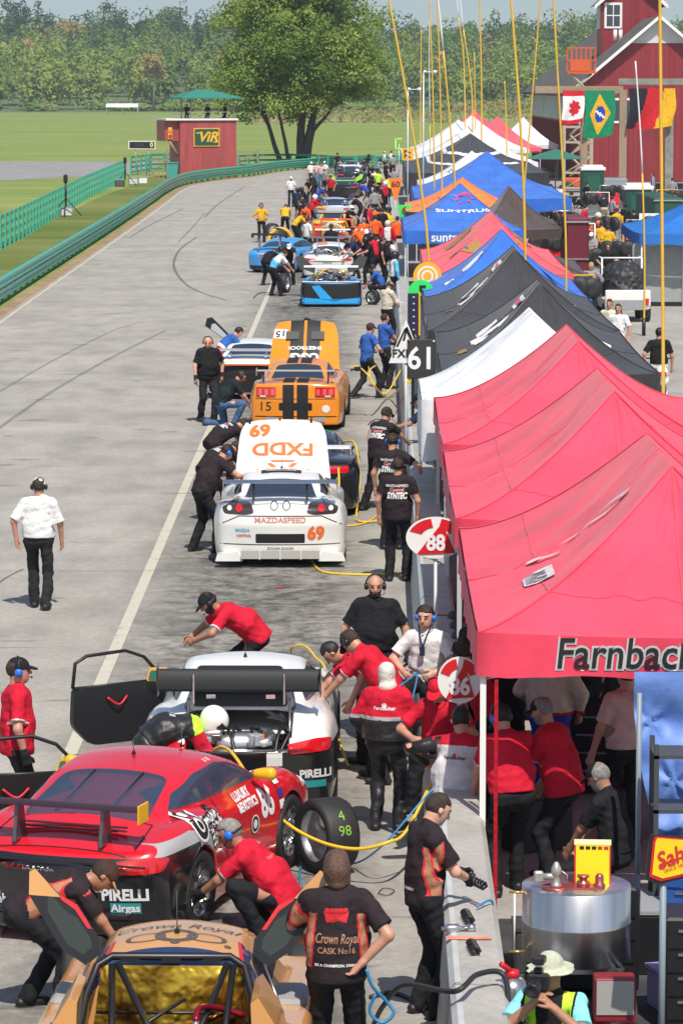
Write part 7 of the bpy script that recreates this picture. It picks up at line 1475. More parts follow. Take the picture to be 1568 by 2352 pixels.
shirt_text(p, [('.', .16, .10, dict(m=REDT, bold=.05)), ('Farnbacher', .045, .16, dict(m=BLKT, bold=.02))], REDT)
person((.94,31.2,0), 200, 'crewman with red cap half hidden behind the crewman in the grey vest', dict(POSES['sit'], hip=(0,0,.80), head=(30,0)), .013, RSH, None, BLACK, cap='cap', capcol=RSH, ears='top')
p = person((.62,25.2,0), 68, 'young man in black and tan shirt looking down at the part in his gloved hands', 'read', .0085, MAR, None, BLACK, skin=SKIN3, fine=True, height=1.76, tuck=False, glove=None, shirtfn=CROWN, fat=.01, loose=1.1, curl=.8)
for me in _pc[list(_pc)[-1]]['glove']: o = bpy.data.objects.new('glove', me); link(o, p['root']); o.material_slots[0].link = 'OBJECT'; o.material_slots[0].material = GLV
m = MB(); q = Vector(p['s']['wR']); m.tube([q+Vector((-.16+.01*i*1.0, .06+.03*math.cos(i*1.25), .03*math.sin(i*1.25)-.03)) for i in range(34)], .011, 6); m.build('coil_spring', BLK, p['root']); shirt_text(p, [('RESPONSIBLY', .03, .44, dict(m=WHT, bold=.02))], WHT)
p = person((-.03,22.9,0), 2, 'long haired man in black, tan and red shirt, back to camera, hand on hip', dict(POSES['stand'], LH=(-.16,.22,1.02), RH=(.17,-.12,1.02), eR=(1,-.25,.15), eL=(-1,.1,-.1), head=(6,-6)), .0085, MAR, None, BLACK, hair='long', haircol=mat('auburn hair', (.10,.05,.035), .6, var=.4, vscale=60, bump=.6, bscale=90), skin=SKIN, fine=True, height=1.83, tuck=False, shirtfn=CROWN, fat=.022, loose=1.15); crown_back(p)
m = MB(); m.tube(smooth_pts([(.20,-.14,.98),(.24,-.12,.86),(.33,-.05,.74),(.38,-.06,.66),(.30,-.08,.60),(.22,-.08,.68),(.26,-.1,.8)], 5), .012, 6); m.build('held_hose', mat('blue hose', (.03,.22,.45), .4), p['root'])
p = person((-.58,27.75,0), -80, 'man in red polo and blue headset squatting beside the red car rear wheel', dict(POSES['squat'], hip=(0,-.1,.30), lean=48, RH=(.06,.56,.36), LH=(-.06,.60,.32)), NE, RSH, RTR, BLACK, ears='behind', earcol=BLUEAR, hair='short', haircol=HAIRG, glove=GLV, fine=True, tuck=False, fat=.03, skin=SKIN2)
shirt_text(p, [('*', .18, .10, dict(m=mat('pale red print', (.70,.16,.18)), bold=.03)), ('Farnbacher', .05, .19, dict(m=mat('pale red print', (.7,.16,.18)), bold=.02))], REDT)
p = person((-2.16,25.35,0), 78, 'man in dark shirt and tan brimmed cap bending over between the red and tan cars', dict(POSES['bend'], lean=80, head=(58,0), hip=(0,-.28,.78), LH=(-.14,.50,.45), RH=(.14,.52,.42)), NE, MAR, None, BLACK, cap='cap', capcol=cloth('brown cap', (.06,.03,.02)), brimcol=TANCAP, fine=True, tuck=False, skin=SKIN2, shirtfn=CROWN, fat=.02)
q_ = bpy.data.objects[p['root'].name]
p = person((-1.58,32.45,0), 82, 'crewman in black suit and white helmet doubled over behind the red car roof', dict(POSES['bend'], hip=(0,-.30,.70), lean=88, head=(50,0), LH=(-.14,.46,.25), RH=(.14,.50,.22)), NE, SBLK, RSH, SBLK, cap='helmet', capcol=WHITE, sleeve=2, fine=True, shirtfn=dict(f=lambda c, s: np.where(np.minimum(np.linalg.norm(c-s['eL'],axis=1), np.linalg.norm(c-s['eR'],axis=1)) < .27, 1, np.where(((c-s['P']) @ (s['Rf'] @ V3(0,0,1))) > .44, 2, 0)), m=[RSH, LIME]), fat=.03)
shirt_text(p, [('||||  ||||', .06, .22, dict(m=WHT, bold=.03))], WHT)
p = person((1.42,22.35,0), 196, 'photographer in pale sun hat and lime vest crouching at the bottom right', dict(POSES['squat'], hip=(0,0,.42), lean=6, head=(4,6), LH=(-.07,.30,.93), RH=(.07,.27,.95), eL=(-1,0,-.9), eR=(1,0,-.9)), .0085, AQUA, None, KHA, cap='brimhat', capcol=HATC, fine=True, shirtfn=dict(f=lambda c, s: (lambda q, t: np.where((np.abs(q[:,0]) < .18) & (t < .62), np.where((np.abs(np.abs(q[:,0])-.125) < .036) | (np.abs(t-.12) < .03), 1, 2), 0))((c-s['W']) @ s['Rf'], (c-s['P']) @ (s['Rf'] @ V3(0,0,1))), m=[LIME, BLACK]), skin=SKIN2)
h_ = p['s']['H']; HRm = p['s']['HR']; cm = MB(); c0 = h_+HRm @ V3(.02,.19,-.01); cm.box(c0, (.15,.075,.11), bev=.015); cm.box(c0+V3(0,0,.075),(.06,.06,.04), bev=.01); cm.box(c0+V3(-.01,.02,.15),(.08,.10,.055), bev=.01); co_ = cm.build('camera_body', BLK, None); co_.parent = None
cr_ = p['root']; co_.name = 'camera'; co_.location = cr_.location; co_.rotation_euler = cr_.rotation_euler; tag(co_, 'black camera with long lens and flash held up by the photographer', 'camera'); lz = MB(); lz.lathe([(.038,0),(.042,.04),(.045,.10),(.050,.16),(.046,.17),(.035,.165),(0,.15)], 18, 0, aim((0,1,-.12)), c0+V3(0,.03,0)); lz.build('lens', BLK, co_)
# --- under the nearest tent, in its shade
person((1.42,29.2,0), -20, 'man in red polo with blue headset under the nearest tent, left of the bearded one', dict(POSES['stoop'], lean=22, head=(18,-20), LH=(-.22,.30,.70), RH=(.2,.3,.7)), NE, RSH, RTR, BLACK, ears='top', earcol=BLUEAR, fine=True, fat=.03, haircol=HAIRK, height=1.76)
person((1.80,29.5,0), -60, 'grey bearded man in red polo and black cap under the nearest tent', dict(POSES['stoop'], lean=20, head=(18,0), LH=(-.2,.25,.80), RH=(.22,.18,.80)), NE, RSH, RTR, BLACK, cap='cap', haircol=HAIRG, beard=1, fine=True, fat=.04, tuck=False, height=1.76)
person((2.02,32.6,0), 20, 'person in white and red race jacket with blue trousers deep under the tent', dict(POSES['stand'], LH=(-.2,.2,1.0), RH=(.26,.12,.95)), .012, CRM, RSH, ROY, fat=.04, sleeve=2, shirtfn=dict(f=by_up([(-.2,.06,1)]), m=[RSH]))
person((2.62,30.9,0), -30, 'person in pale pink shirt beside the hanging blue tarpaulin', dict(POSES['stand'], LH=(-.30,.12,.90)), .012, PNK, None, BLACK, fat=.03)
person((2.36,28.6,0), -58, 'bearded man in black cap sitting low behind the fuel drum', dict(POSES['squat'], hip=(0,0,.46), lean=14), .011, BLACK, None, BLACK, cap='cap', beard=1, haircol=HAIRG, skin=SKIN2, fine=True)
for i, (x, y, h_, lb) in enumerate(((1.62,33.2,5,'dark clad person left of the race jacket wearer under the tent'),(1.36,34.4,60,'dark clad person farthest left under the nearest tent'),(2.5,34.2,-50,'dark clad person at the back right of the nearest tent'))): person((x,y,0), h_, lb, 'stand', .016, BLACK, None, BLACK, cap='cap' if i else None, haircol=HAIRK)
# --- the middle cars
def black_crew(u, v, hd, lb, pose='stand', txt=True, y=None, **k):
    pos = G(u, v); p = person(pos, hd, lb, pose, MI, MAR, None, BLACK, cap='cap', sleeve=.62, loose=1.1, fine=False, tuck=False, fat=.02, group=None, **k)
    if txt: shirt_text(p, [('MAZDASPEED', .05, .085, dict(m=WHT, bold=.03)), ('Castrol', .065, .14, dict(m=mat('pink red print 2', (.70,.25,.25)), bold=.05)), ('SYNTEC', .12, .225, dict(m=WHT, bold=.05, sx=.62, shear=.15))], WHT)
    return p
black_crew(913,1335, 8, 'crewman in black shirt with white lettering standing nearest of three by the wall', 'stand', ears='behind', height=1.8)
black_crew(900,1262, 14, 'crewman in black lettered shirt, middle of three by the wall, right arm raised', dict(POSES['stand'], RH=(.38,.22,1.18), head=(8,0)), ears='behind', earcol=BLUEAR, height=1.8)
black_crew(872,1172, 38, 'crewman in black lettered shirt reaching across the pit wall, farthest of the three', dict(POSES['reach'], LF=(-.2,-.2), RF=(.16,.16)), glove=mat('tan glove', (.30,.18,.08)), height=1.78)
person(G(985,1130)+Vector((0,0,0)), -75, 'person in navy behind the pit wall handing something to the reaching crewman', 'reach', .016, NVY, None, BLACK, glove=mat('tan glove', (.3,.18,.08)), cap='cap')
black_crew(470,1268, 62, 'crewman in black shirt leaning onto the left side of the white 69 car', dict(POSES['reach'], lean=40, RH=(.2,.66,1.1), head=(40,0)), txt=False, earcol=BLUEAR, ears='behind', glove=GLV, height=1.8)
black_crew(505,1195, 50, 'crewman in black lettered shirt bent into the white 69 car, middle of the left trio', 'bend', height=1.76, ears='top'); black_crew(520,1130, 60, 'crewman in black lettered shirt doubled over the front of the white 69 car', 'bend', height=1.76, ears='top')
person(G(478,970), 160, 'bald man in black with red headset and gloves walking beside the left cars', dict(POSES['walk'], head=(25,20)), MI, BLACK, None, DKT, skin=SKIN3, hair='bald', ears='top', earcol=REDM, glove=GLV, height=1.86, fat=.045)
person(G(520,905), 70, 'man in blue, white and red shirt bent over the white and green car', 'stoop', MI, BSH, None, BLACK, haircol=HAIRK, shirtfn=dict(f=by_up([(.02,.13,1),(.13,.2,2)]), m=[REDT, WHT]), tuck=False)
person(G(520,978), 78, 'kneeling man in black shirt and blue jeans at the orange car rear wheel', 'kneel', MI, GRNT, None, JEAN, ears='top', tuck=False, haircol=HAIRK, fat=.02)
p = person(G(842,915), 55, 'man in blue shirt and cap striding with a yellow hose, nearer of the pair', dict(POSES['stride'], LF=(-.1,-.3,.12), RF=(.1,.26)), MI, BSH, None, DKT, cap='cap', capcol=cloth('maroon navy cap', (.07,.03,.06)), glove=GLV, tuck=False, skin=SKIN, sleeve=.6)
person(G(882,893), 60, 'dark haired man in blue shirt carrying hose, farther of the pair', dict(POSES['stand'], LH=(-.1,.36,1.02), RH=(.1,.38,1.0)), MI, BSH, None, DKT, glove=GLV, haircol=HAIR, sleeve=.6, tuck=False)
p = person(G(888,792), 50, 'man in cream shirt and grey cap writing on a white clipboard by the wall', 'read', MI, CRM, None, BLACK, cap='cap', capcol=GSH, ears='top', sleeve=2, skin=SKIN2); MB().box((.0,.42,1.14),(.22,.30,.01)).build('clipboard', WHITE, p['root'])
# --- the far cars: copies share pose meshes
def far(u, v, hd, lb, pose='stand', sh=BLACK, tr=BLACK, **k): k.setdefault('h', FA); return person(G(u, v), hd, lb, pose, shirt=sh, trousers=tr, group=k.pop('grp', None), **k)
far(600,557,165,'man in yellow shirt with headset standing out on the open lane','hips',YSH,ears='top',glove=GLV,haircol=HAIRK)
far(636,680,60,'crewman in pale blue and white suit stooping beside the blue prototype','stoop',SKYC,shirtfn=dict(f=by_up([(.25,.6,1)]),m=[WSH]))
p = far(905,705,70,'crewman in white and sky blue suit numbered 6 by the pit wall','stand',SKYC,cap='helmet',capcol=BLK,sleeve=2,shirtfn=dict(f=lambda c,s: (np.abs(((c-s['W']) @ s['Rf'])[:,0]) < .15).astype(int), m=[WSH])); shirt_text(p, [('6', .2, .14, dict(m=BLKT, bold=.02))], BLKT)
far(870,688,-80,'crewman in blue and white squatting at the right of the blue prototype','squat',BSH,cap='cap',ears='top'); far(842,540+60,-60,'crewman in white suit leaning over the white and orange car','stoop',WSH,cap='helmet',capcol=BLK,sleeve=2)
far(835,600,-30,'broad man in orange lettered shirt, left of the orange pair','stand',OSH,haircol=HAIRG); far(862,592,-20,'man in orange lettered shirt, right of the orange pair','stand',OSH,haircol=HAIRK)
for u, v, t in ((835,600,0),(862,592,0)): pass
far(890,610,10,'crewman in red suit and cream helmet numbered 6 beside the wall','stand',WSH,cap='helmet',capcol=mat('cream helmet',(.65,.6,.5),.3),sleeve=2,shirtfn=dict(f=lambda c,s: (np.abs(((c-s['W']) @ s['Rf'])[:,0]) > .12).astype(int), m=[RSH]))
far(912,596,-10,'man in orange shirt close to the green triangular board','stand',OSH,haircol=HAIR); far(868,625,200,'crewman in black and orange crouching between the car and the wall','squat',BLACK,cap='helmet',capcol=BLK); far(880,640,-60,'crewman in dark suit stooping near the wall behind the orange pair','stoop',BLACK,ears='top')
far(684,568,70,'man in yellow shirt bending over the yellow wheel arch','stoop',YSH,haircol=HAIRK,skin=SKIND); far(702,556,40,'man in orange shirt beside the red orange side pod','stand',OSH); far(893,560,-60,'man in yellow shirt leaning beside the wall','stoop',YSH,haircol=HAIRK); far(876,570,-20,'crewman in black between the yellow and orange shirts','stand',BLACK,cap='cap')
far(668,475,170,'official in grey white shirt and white cap beside the pale blue car','stand',WSH,cap='cap',capcol=WHITE,h=.028); far(683,510,40,'crewman in navy and red suit walking by the pale blue car','stand',NVY,cap='helmet',capcol=BLK,sleeve=2,h=.028)
far(733,490,75,'man in royal blue leaning onto the pale blue car','stoop',ROY,haircol=HAIR,h=.028); far(838,480,-60,'man in royal blue on the right side of the pale blue car','stoop',ROY,ears='top',h=.028); far(860,512,-10,'man in grey shirt and black braces facing the pale blue car','stand',GSH,haircol=HAIRK,h=.028,fat=.03)
far(885,490,-60,'crewman in red suit and white helmet by the wall','stand',RSH,cap='helmet',sleeve=2,h=.028); far(893,470,-30,'person in lime vest near the head of the line','stand',LIME,h=.028); far(868,455,20,'person in lime shirt behind the man in braces','stand',LIME,h=.028)
for i, (u, v, sh, lb) in enumerate(((714,430,WSH,'official in white shirt and cap, left of the group of four'),(728,430,PNK,'person in pink shirt and jeans in the group of four'),(738,434,PNK,'bareheaded person in pale shirt in the group of four'),(746,428,WSH,'official in white shirt and cap, right of the group of four'))): far(u,v,150+25*i,lb,'stand',sh,BLACK if i in (0,3) else JEAN,cap='cap' if i in (0,3) else None,capcol=WHITE,h=.034,grp='group of officials on the far lane')
far(882,398,80,'official in white shirt standing left of a pair by the far tents','stand',WSH,cap='cap',capcol=WHITE,h=.034); far(898,396,-60,'official in white shirt standing right of a pair by the far tents','stand',WSH,h=.034,haircol=HAIRK)
far(948,470,-30,'man in grey shirt in the shade beside the orange 60 board','stand',GSH,h=.034,haircol=HAIRK); far(905,450,0,'person in grey shirt near the orange 60 board','stand',GSH,h=.034); far(902,408,0,'person in grey and lime by the last cars','stand',GSH,h=.034)
rr = random.Random(12); cs = [(BLACK,'black'),(NVY,'navy'),(RSH,'red'),(GSH,'grey'),(YSH,'yellow'),(WSH,'white')]
for i, (u, v, ci, wh) in enumerate(((760,620,0,'left of the white and orange car'),(812,640,1,'just ahead of the blue prototype wing'),(850,655,0,'close behind the squatting blue crewman'),(706,600,5,'between the blue coupe and the white car'),(655,545,4,'next to the yellow wheel arch, partly hidden'),(800,560,0,'at the red orange prototype'),(848,560,2,'right of the red orange prototype'),(822,520,0,'ahead of the yellow roofed car'),(700,505,0,'left of the yellow roofed car'),(760,470,2,'leaning at the pale blue car nose'),(712,470,0,'left door of the pale blue car'),(826,450,1,'between two far cars'),(780,420,3,'left of the lime flanked car'),(852,430,0,'right of the lime flanked car'),(842,405,0,'next to the last dark prototype'),(775,402,0,'left of the last dark prototype'))):
    far(u, v, rr.uniform(0,360), 'crew member in %s %s' % (cs[ci][1], wh), ('stand','stoop','reach')[i%3], cs[ci][0], cap=('cap',None,'helmet')[i%3], capcol=(BLK,BLK,WHITE)[i%3] if i%2 else BLK, h=.034)
# --- the paddock on the right
def pad(u, v, y, hd, lb, pose='stand', sh=BLACK, tr=BLACK, **k):
    p = D(u, v, y); k.setdefault('h', .02); return person((p.x, y, 0), hd, lb, pose, shirt=sh, trousers=tr, **k)
def top_y(v, h_=1.75): return (7-h_)/math.tan(PITCH+math.atan((v-1176)/7840))
pad(1362,0,top_y(533),178,'man in grey shirt and white cap with folded arms in the paddock','fold',GSH,JEAN,cap='cap',capcol=WHITE,skin=SKIN2)
pad(1362,0,top_y(602),4,'blonde woman in grey top seen from behind in the paddock','hips',GSH,NVY,hair='long',haircol=HAIRB,sleeve=2,tuck=False)
pad(1420,0,top_y(592),175,'grey haired man in black shirt standing behind the white cart','stand',BLACK,BLACK,haircol=HAIRG,tuck=False)
pad(1455,0,top_y(580,1.68),-60,'dark haired woman in white tee and jeans by the white cart','stand',WSH,JEAN,hair='long',haircol=HAIR,height=1.68)
pad(1406,0,top_y(688),200,'sunglassed person in cream shirt, left of two behind the black tent','stand',CRM,KHA,haircol=HAIR,h=.016); pad(1426,0,top_y(698),195,'dark haired man in white shirt, right of two behind the black tent','stand',WSH,KHA,haircol=HAIR,h=.016)
pad(1522,0,top_y(748,1.80),2,'man in black shirt and white suit bottoms by the thick yellow pole','walk',BLACK,cloth('white suit bottoms', (.6,.6,.58)),haircol=HAIRK,h=.015,fat=.02)
pad(1305,0,top_y(545),-70,'person in black shirt half hidden behind the coral tent','stand',BLACK,JEAN,haircol=HAIRK); pad(1250,0,top_y(440,1.8),5,'person in white tee with back turned near the dark awning','stand',WSH,BLACK,haircol=HAIRK); pad(1238,0,top_y(432),10,'person in grey tee next to the white tee','stand',GSH,JEAN,haircol=HAIR)
p = pad(1278,0,top_y(462,1.85),0,'big man in black shirt with yellow oval on its back','stand',BLACK,BLACK,cap='cap',fat=.03); shirt_text(p, [('0', .24, .12, dict(m=YEL, sx=1.8, bold=.05))], YEL)
p = pad(1281,0,top_y(502,1.85),0,'man in black shirt with yellow oval, nearer of the two','stand',BLACK,BLACK,cap='cap',fat=.03); shirt_text(p, [('0', .24, .12, dict(m=YEL, sx=1.8, bold=.05))], YEL)
pad(1305,0,top_y(450),185,'man in tan shirt and black trousers before the dark trailer','stand',KHA,BLACK,haircol=HAIR); pad(1222,0,top_y(385,1.9),10,'dark clad man with yellow cap up the paddock','stand',BLACK,BLACK,cap='cap',capcol=YEL)
pad(1385,0,top_y(512,1.7),5,'man in yellow shirt left of the covered tyre cart','stand',YSH,BLACK,cap='cap'); pad(1400,0,top_y(520,1.7),-10,'man in yellow shirt right beside his twin near the tyre cart','stand',YSH,BLACK,cap='cap',capcol=BLK,ears='top'); pad(1368,0,top_y(488),60,'person in orange and yellow suit near the white helmet','stoop',OSH,BLACK,sleeve=2); pad(1392,0,top_y(480,1.7),-60,'person with white helmet and grey suit in the paddock','stoop',GSH,BLACK,cap='helmet',sleeve=2); pad(1452,0,top_y(508,1.7),180,'dark haired person in yellow shirt behind the tyre cart','stand',YSH,BLACK,cap='cap'); pad(1420,0,top_y(480,1.7),-40,'person in yellow with red cap by the green shed','stand',YSH,BLACK,cap='cap',capcol=RSH)
pad(1503,0,top_y(396,1.8),-80,'person in blue grey shirt before the barn wall','stand',cloth('dusty blue shirt', (.18,.26,.42)),KHA,haircol=HAIR,h=.03)
for i, (u, v, sh, lb) in enumerate(((1150,395,WSH,'person in white among the crowd left of the long poles'),(1168,392,GSH,'person in grey in the crowd by the pale tents'),(1158,420,LIME,'person with lime pack in the paddock crowd'),(1196,388,WSH,'person in pale shirt beside the white trailer'),(1180,402,RSH,'person in red between the pale tents and the paddock'),(1140,404,BLACK,'person in black at the left of the paddock crowd'),(1240,400,BLACK,'person in black under the green umbrella'),(1262,412,BLACK,'person in black right of the green umbrella'),(1548,408,GSH,'seated looking person in grey by the barn'),(1226,470,BLACK,'person in black next to the dark awning'))):
    pad(u, 0, top_y(v), i*47, lb, ('stand','hips')[i%2], sh, BLACK, cap=('cap' if i%3 == 0 else None), h=.034)
rr = random.Random(31); CL = [(BLACK,'black'),(OSH,'orange'),(WSH,'white'),(NVY,'navy'),(RSH,'red'),(GSH,'grey'),(SKYC,'sky blue')]
for i, (u, v, c) in enumerate(((826,612,1),(850,628,0),(862,648,4),(878,660,0),(892,636,2),(850,572,1),(866,556,1),(690,545,0),(716,528,4),(842,526,5),(860,536,0),(884,530,3),(700,520,0),(874,500,0),(848,470,0),(745,450,5),(862,440,2),(880,448,4),(720,458,0),(836,418,0),(868,418,5),(886,430,0),(620,655,0),(652,640,6),(664,655,0))):
    far(u, v, rr.choice((-60,60,0,180,30,-30,90)), 'crew member %d in the crowd, dressed in %s' % (i+1, CL[c][1]) if False else 'crew member in %s in the crowd round the far cars' % CL[c][1], ('stoop','stand','reach','stand','bend','squat')[i%6], CL[c][0], BLACK, cap=('cap',None,'helmet')[i%3], capcol=(BLK,BLK,WHITE)[(i//3)%3], h=.034, grp='crew in %s crowding round the far cars' % CL[c][1], sleeve=2 if c in (3,4,6) else .62)
for i, (u, v, c) in enumerate(((1228,455,5),(1246,448,0),(1262,430,0),(1290,425,2),(1316,440,0),(1340,440,0),(1345,470,4),(1300,470,0),(1390,440,0),(1410,450,5),(1350,418,0),(1376,425,4),(1440,470,0),(1460,480,0),(1478,455,2),(1210,430,0),(1190,425,3),(1172,440,0),(1330,540,0),(1400,560,0),(1540,470,0),(1555,440,5))):
    pad(u, 0, top_y(v), rr.choice((-60,60,0,180,30,-30)), 'person in %s in the paddock crowd' % CL[c][1], ('stand','hips','stoop')[i%3], CL[c][0], (BLACK, JEAN, KHA)[i%3], cap=('cap',None)[i%2], h=.034, haircol=HAIRK, group='people in %s in the paddock crowd' % CL[c][1])
# ------------------------------------------------------------------ props
def fuel_drum():
    c = D(1322,2120,24.9); x, y = c.x, 24.9; zt = D(1322,2030,y).z; zb = D(1322,2196,y).z; r = .405; root = empty('fuel_drum', (x, y, 0), 0, 'wide brushed aluminium refuelling drum on a tall stand', 'fuel drum')
    BR = node_mat('brushed aluminium', lambda n, b, tc, noise, ramp, mix: (n.links.new(ramp(noise(2.2, 3, (3,3,.05)), (.3, (.40,.41,.43)), (.7, (.74,.74,.75))), b.inputs['Base Color']), b.inputs['Metallic'].__setattr__('default_value', .9), b.inputs['Roughness'].__setattr__('default_value', .3)))
    m = MB(); m.lathe([(0,zb),(r,zb),(r,(zb+zt)/2-.006),(r+.004,(zb+zt)/2),(r,(zb+zt)/2+.006),(r,zt-.005),(r-.006,zt),(0,zt)], 48); m.build('tank', BR, root)
    CU = mat('anodised copper red', (.50,.14,.13), .3, .8); m = MB()
    m.prism([(-.20+.2*math.cos(a)*1.0+.2, -.12+.08*math.sin(a)) for a in np.linspace(0,6.1,20)], .02, aim((0,0,1),(0,1,0)), 0, (-.0,-.02,zt+.01)); m.lathe([(.11,0),(.11,.012),(0,.012)], 20, 0, None, (-.16,-.14,zt+.002)); m.lathe([(.05,.01),(.05,.05),(.03,.055),(.03,.08),(.045,.085),(.045,.1),(0,.1)], 16, 0, None, (.04,-.14,zt)); m.lathe([(.045,.01),(.045,.03),(.032,.04),(.032,.09),(.02,.11),(0,.112)], 16, 0, None, (.16,-.14,zt)); m.build('flange', CU, root)
    m = MB(); m.lathe([(.04,.01),(.04,.03),(.028,.04),(.028,.10),(.038,.11),(.038,.15),(.028,.17),(.02,.19),(.012,.2),(0,.2)], 16, 0, None, (-.16,-.14,zt)); m.tube([(-.16,-.14,zt+.09),(-.26,-.14,zt+.09)], .025, 8); m.box((-.29,-.14,zt+.09),(.07,.06,.08), bev=.01); m.tube([(-.12,-.14,zt+.13),(-.08,-.14,zt+.10),(-.08,-.14,zt+.06)], .007, 5); m.build('filler_valve', mat('cast valve metal', (.50,.50,.46), .4, .7), root)
    m = MB(); m.tube([(-r-.06,-.1,zb+.06),(-r-.06,-.1,zt-.04)], .008, 6); m.build('sight_glass', WHITE, root); m = MB(); m.tube([(-r-.10,-.1,zt-.04),(-r+.02,-.1,zt-.04)], .011, 6); m.tube([(-r-.10,-.1,zb+.06),(-r+.02,-.1,zb+.06)], .011, 6); m.build('brass_fitting', mat('brass', (.6,.38,.12), .3, .8), root)
    m = MB()
    for sx in (-.30,.30): m.box((sx,0,zb-.03),(.05,.7,.05))
    m.box((0,-.3,zb-.03),(.62,.05,.05)); m.box((.26,-.30,zb-.30),(.16,.08,.05), bev=.01); m.build('cradle', ALU, root)
    for sx in (-.28,.28):
        for sy in (-.28,.28): MB().tube([(sx,sy,0),(sx,sy,zb-.05)], .027, 10).build('leg', ALU, root)
    b = empty('carton', (x+.12, y+.02, zt), R(-4), 'yellow carton with red edge standing on top of the fuel drum', 'box'); MB().box((0,0,.155),(.27,.16,.31)).build('carton_body', mat('yellow card', (.88,.70,.01), .6), b); MB().box((0,0,.312),(.274,.164,.006)).build('carton_lid', mat('pale card', (.80,.72,.40), .6), b)
    m = MB(); m.box((-.13,-.082,.155),(.012,.004,.30)); m.box((.13,-.082,.155),(.01,.004,.30)); m.build('red_edge', REDT, b); m = MB(); m.box((-.07,-.0825,.06),(.05,.004,.06)); m.build('code_label', WHITE, b); m = MB(); 
    for i in range(8): m.box((-.09+.0055*i,-.0855,.06),(.0022,.002,.042))
    m.build('print_bars', BLKT, b); [MB().box((-.08+.045*i,-.0835,.288),(.032,.002,.022)).build('print_mark', BLKT if i < 3 else REDT, b) for i in range(5)]
fuel_drum()
def coil(y, dx, label):
    p = WP(y, dx, .875); root = tag(MB().tube([(0.11*0+.033*math.cos(t*1.0), -.12+.0042*t*1.1*1.6, .033*math.sin(t)) for t in np.linspace(0, 6.283*5.5, 90)], .008, 6).build('coil_spring', BLK), label, 'spring'); root.location = p; root.rotation_euler = (0,0,R(6))
coil(24.75, .20, 'black coil spring lying on the wall, farther of two'); coil(23.85, .22, 'black coil spring lying on the wall, nearer of two')
m = MB(); m.tube([(-.13,0,0),(.08,.02,0)], .017, 8); m.lathe([(.03,-.05),(.036,-.04),(.036,.04),(.03,.05)], 12, 0, aim((1,.1,0)), (-.05,.005,0)); m.tube([(.06,.02,0),(.12,.025,0)], .03, 10); o = tag(m.build('damper', STEEL), 'chrome shock absorber lying across the top of the wall', 'damper'); o.location = WP(24.45, .13, .865)
def fsign():
    y = 23.4; p = D(1530,1955,y); root = empty('hanging_sign', (p.x, y, 0), 0, 'yellow and red wavy sign with black edge on a grey pole', 'sign'); c = Vector((.04,0,p.z)); M = FM
    sh = lambda k: [(-.19*k,-.20*k),(-.10*k,-.235*k),(.05*k,-.20*k),(.26*k,-.12*k),(.30*k,.20*k),(.10*k,.10*k),(-.15*k,.12*k),(-.165*k,.08*k)]
    MB().prism(sh(1.), .02, M, 0, c).build('board', BLK, root); MB().prism([(a+.01,b) for a,b in sh(.90)], .006, M, 0, c+Vector((0,-.013,0))).build('red_border', REDM, root); MB().prism([(a+.012,b) for a,b in sh(.81)], .006, M, 0, c+Vector((0,-.018,0))).build('yellow_field', mat('sign yellow', (.90,.58,.01), .4), root)
    flat_text("Sahlen's", .17, M @ Matrix.Rotation(R(20),3,'Z'), c+Vector((.10,-.024,.0)), REDT, root, bold=.015, shear=.25, sx=.85); flat_text('SINCE 1869', .035, M @ Matrix.Rotation(R(20),3,'Z'), c+Vector((.02,-.024,-.11)), REDT, root)
    m = MB(); m.prism([(-.09,-.10),(.20,.0),(.20,.015),(-.09,-.085)], .004, M, 0, c+Vector((0,-.024,0))); m.build('underline', REDT, root); MB().tube([(-.02,.03,0),(-.02,.03,p.z-.1)], .024, 8).build('pole', mat('grey blue pole', (.22,.27,.31), .5), root)
fsign()
def tarp():
    y = 28.25; a, b = D(1448,1540,y), D(1600,1540,y); root = empty('tarpaulin', (a.x, y, 0), 0, 'crumpled blue tarpaulin hanging from the front of the nearest tent', 'tarpaulin'); W_ = 1.15; H_ = 1.42; v = []; NX, NY = 46, 50; rg = np.random.default_rng(3); ph = rg.uniform(0,6,12)
    for j in range(NY+1):
        for i in range(NX+1):
            s, t = i/NX, j/NY; x = W_*(.02+s*(.98))+.22*t**1.8*(1-s)-.02*math.sin(t*3); d = .0
            for k in range(5): d += (.03/(1+k*.35))*math.sin((7+5*k)*(s*math.cos(ph[k])+t*math.sin(ph[k])*1.4)+ph[k+5]+2*math.sin(3*s+4*t+ph[k]))
            q = math.hypot(s-.25, t-.65); d += .022*math.exp(-(q/.16)**2)*math.cos(5*math.atan2(t-.65, s-.25)); q = math.hypot(s-.12, t-.3); d += .02*math.exp(-(q/.14)**2)*math.cos(5*math.atan2(t-.3, s-.12))
            v.append((x, -.06+d*(.3+min(1,t*3)), a.z-H_*t*(1-.0*s)))
    mk('sheet', v, [(j*(NX+1)+i,(j+1)*(NX+1)+i,(j+1)*(NX+1)+i+1,j*(NX+1)+i+1) for j in range(NY) for i in range(NX)], mat('blue sheet plastic', (.13,.24,.60), .55, var=.12, vscale=4, bump=.5, bscale=9), root, smooth=True)
tarp()
def pole_only(u, y, z, r, label, m_=None, nm='tent_pole'): p = D(u, 1700, y); o = tag(MB().tube([(0,0,0),(0,0,z)], r, 8).build(nm, m_ or POLE), label, 'pole'); o.location = (p.x, y, 0)
pole_only(1466, 27.9, 2.0, .022, 'grey blue tent pole left of the yellow hanging sign', mat('grey blue pole', (.22,.27,.31)))
p = D(1122,1700,27.9); o = tag(MB().box((0,0,1.04),(.032,.02,2.0)).build('red_strap', cloth('red strap', (.40,.01,.02))), 'long red strap hanging down beside the white tent leg', 'strap'); o.location = (1.30, 28.30, 0)
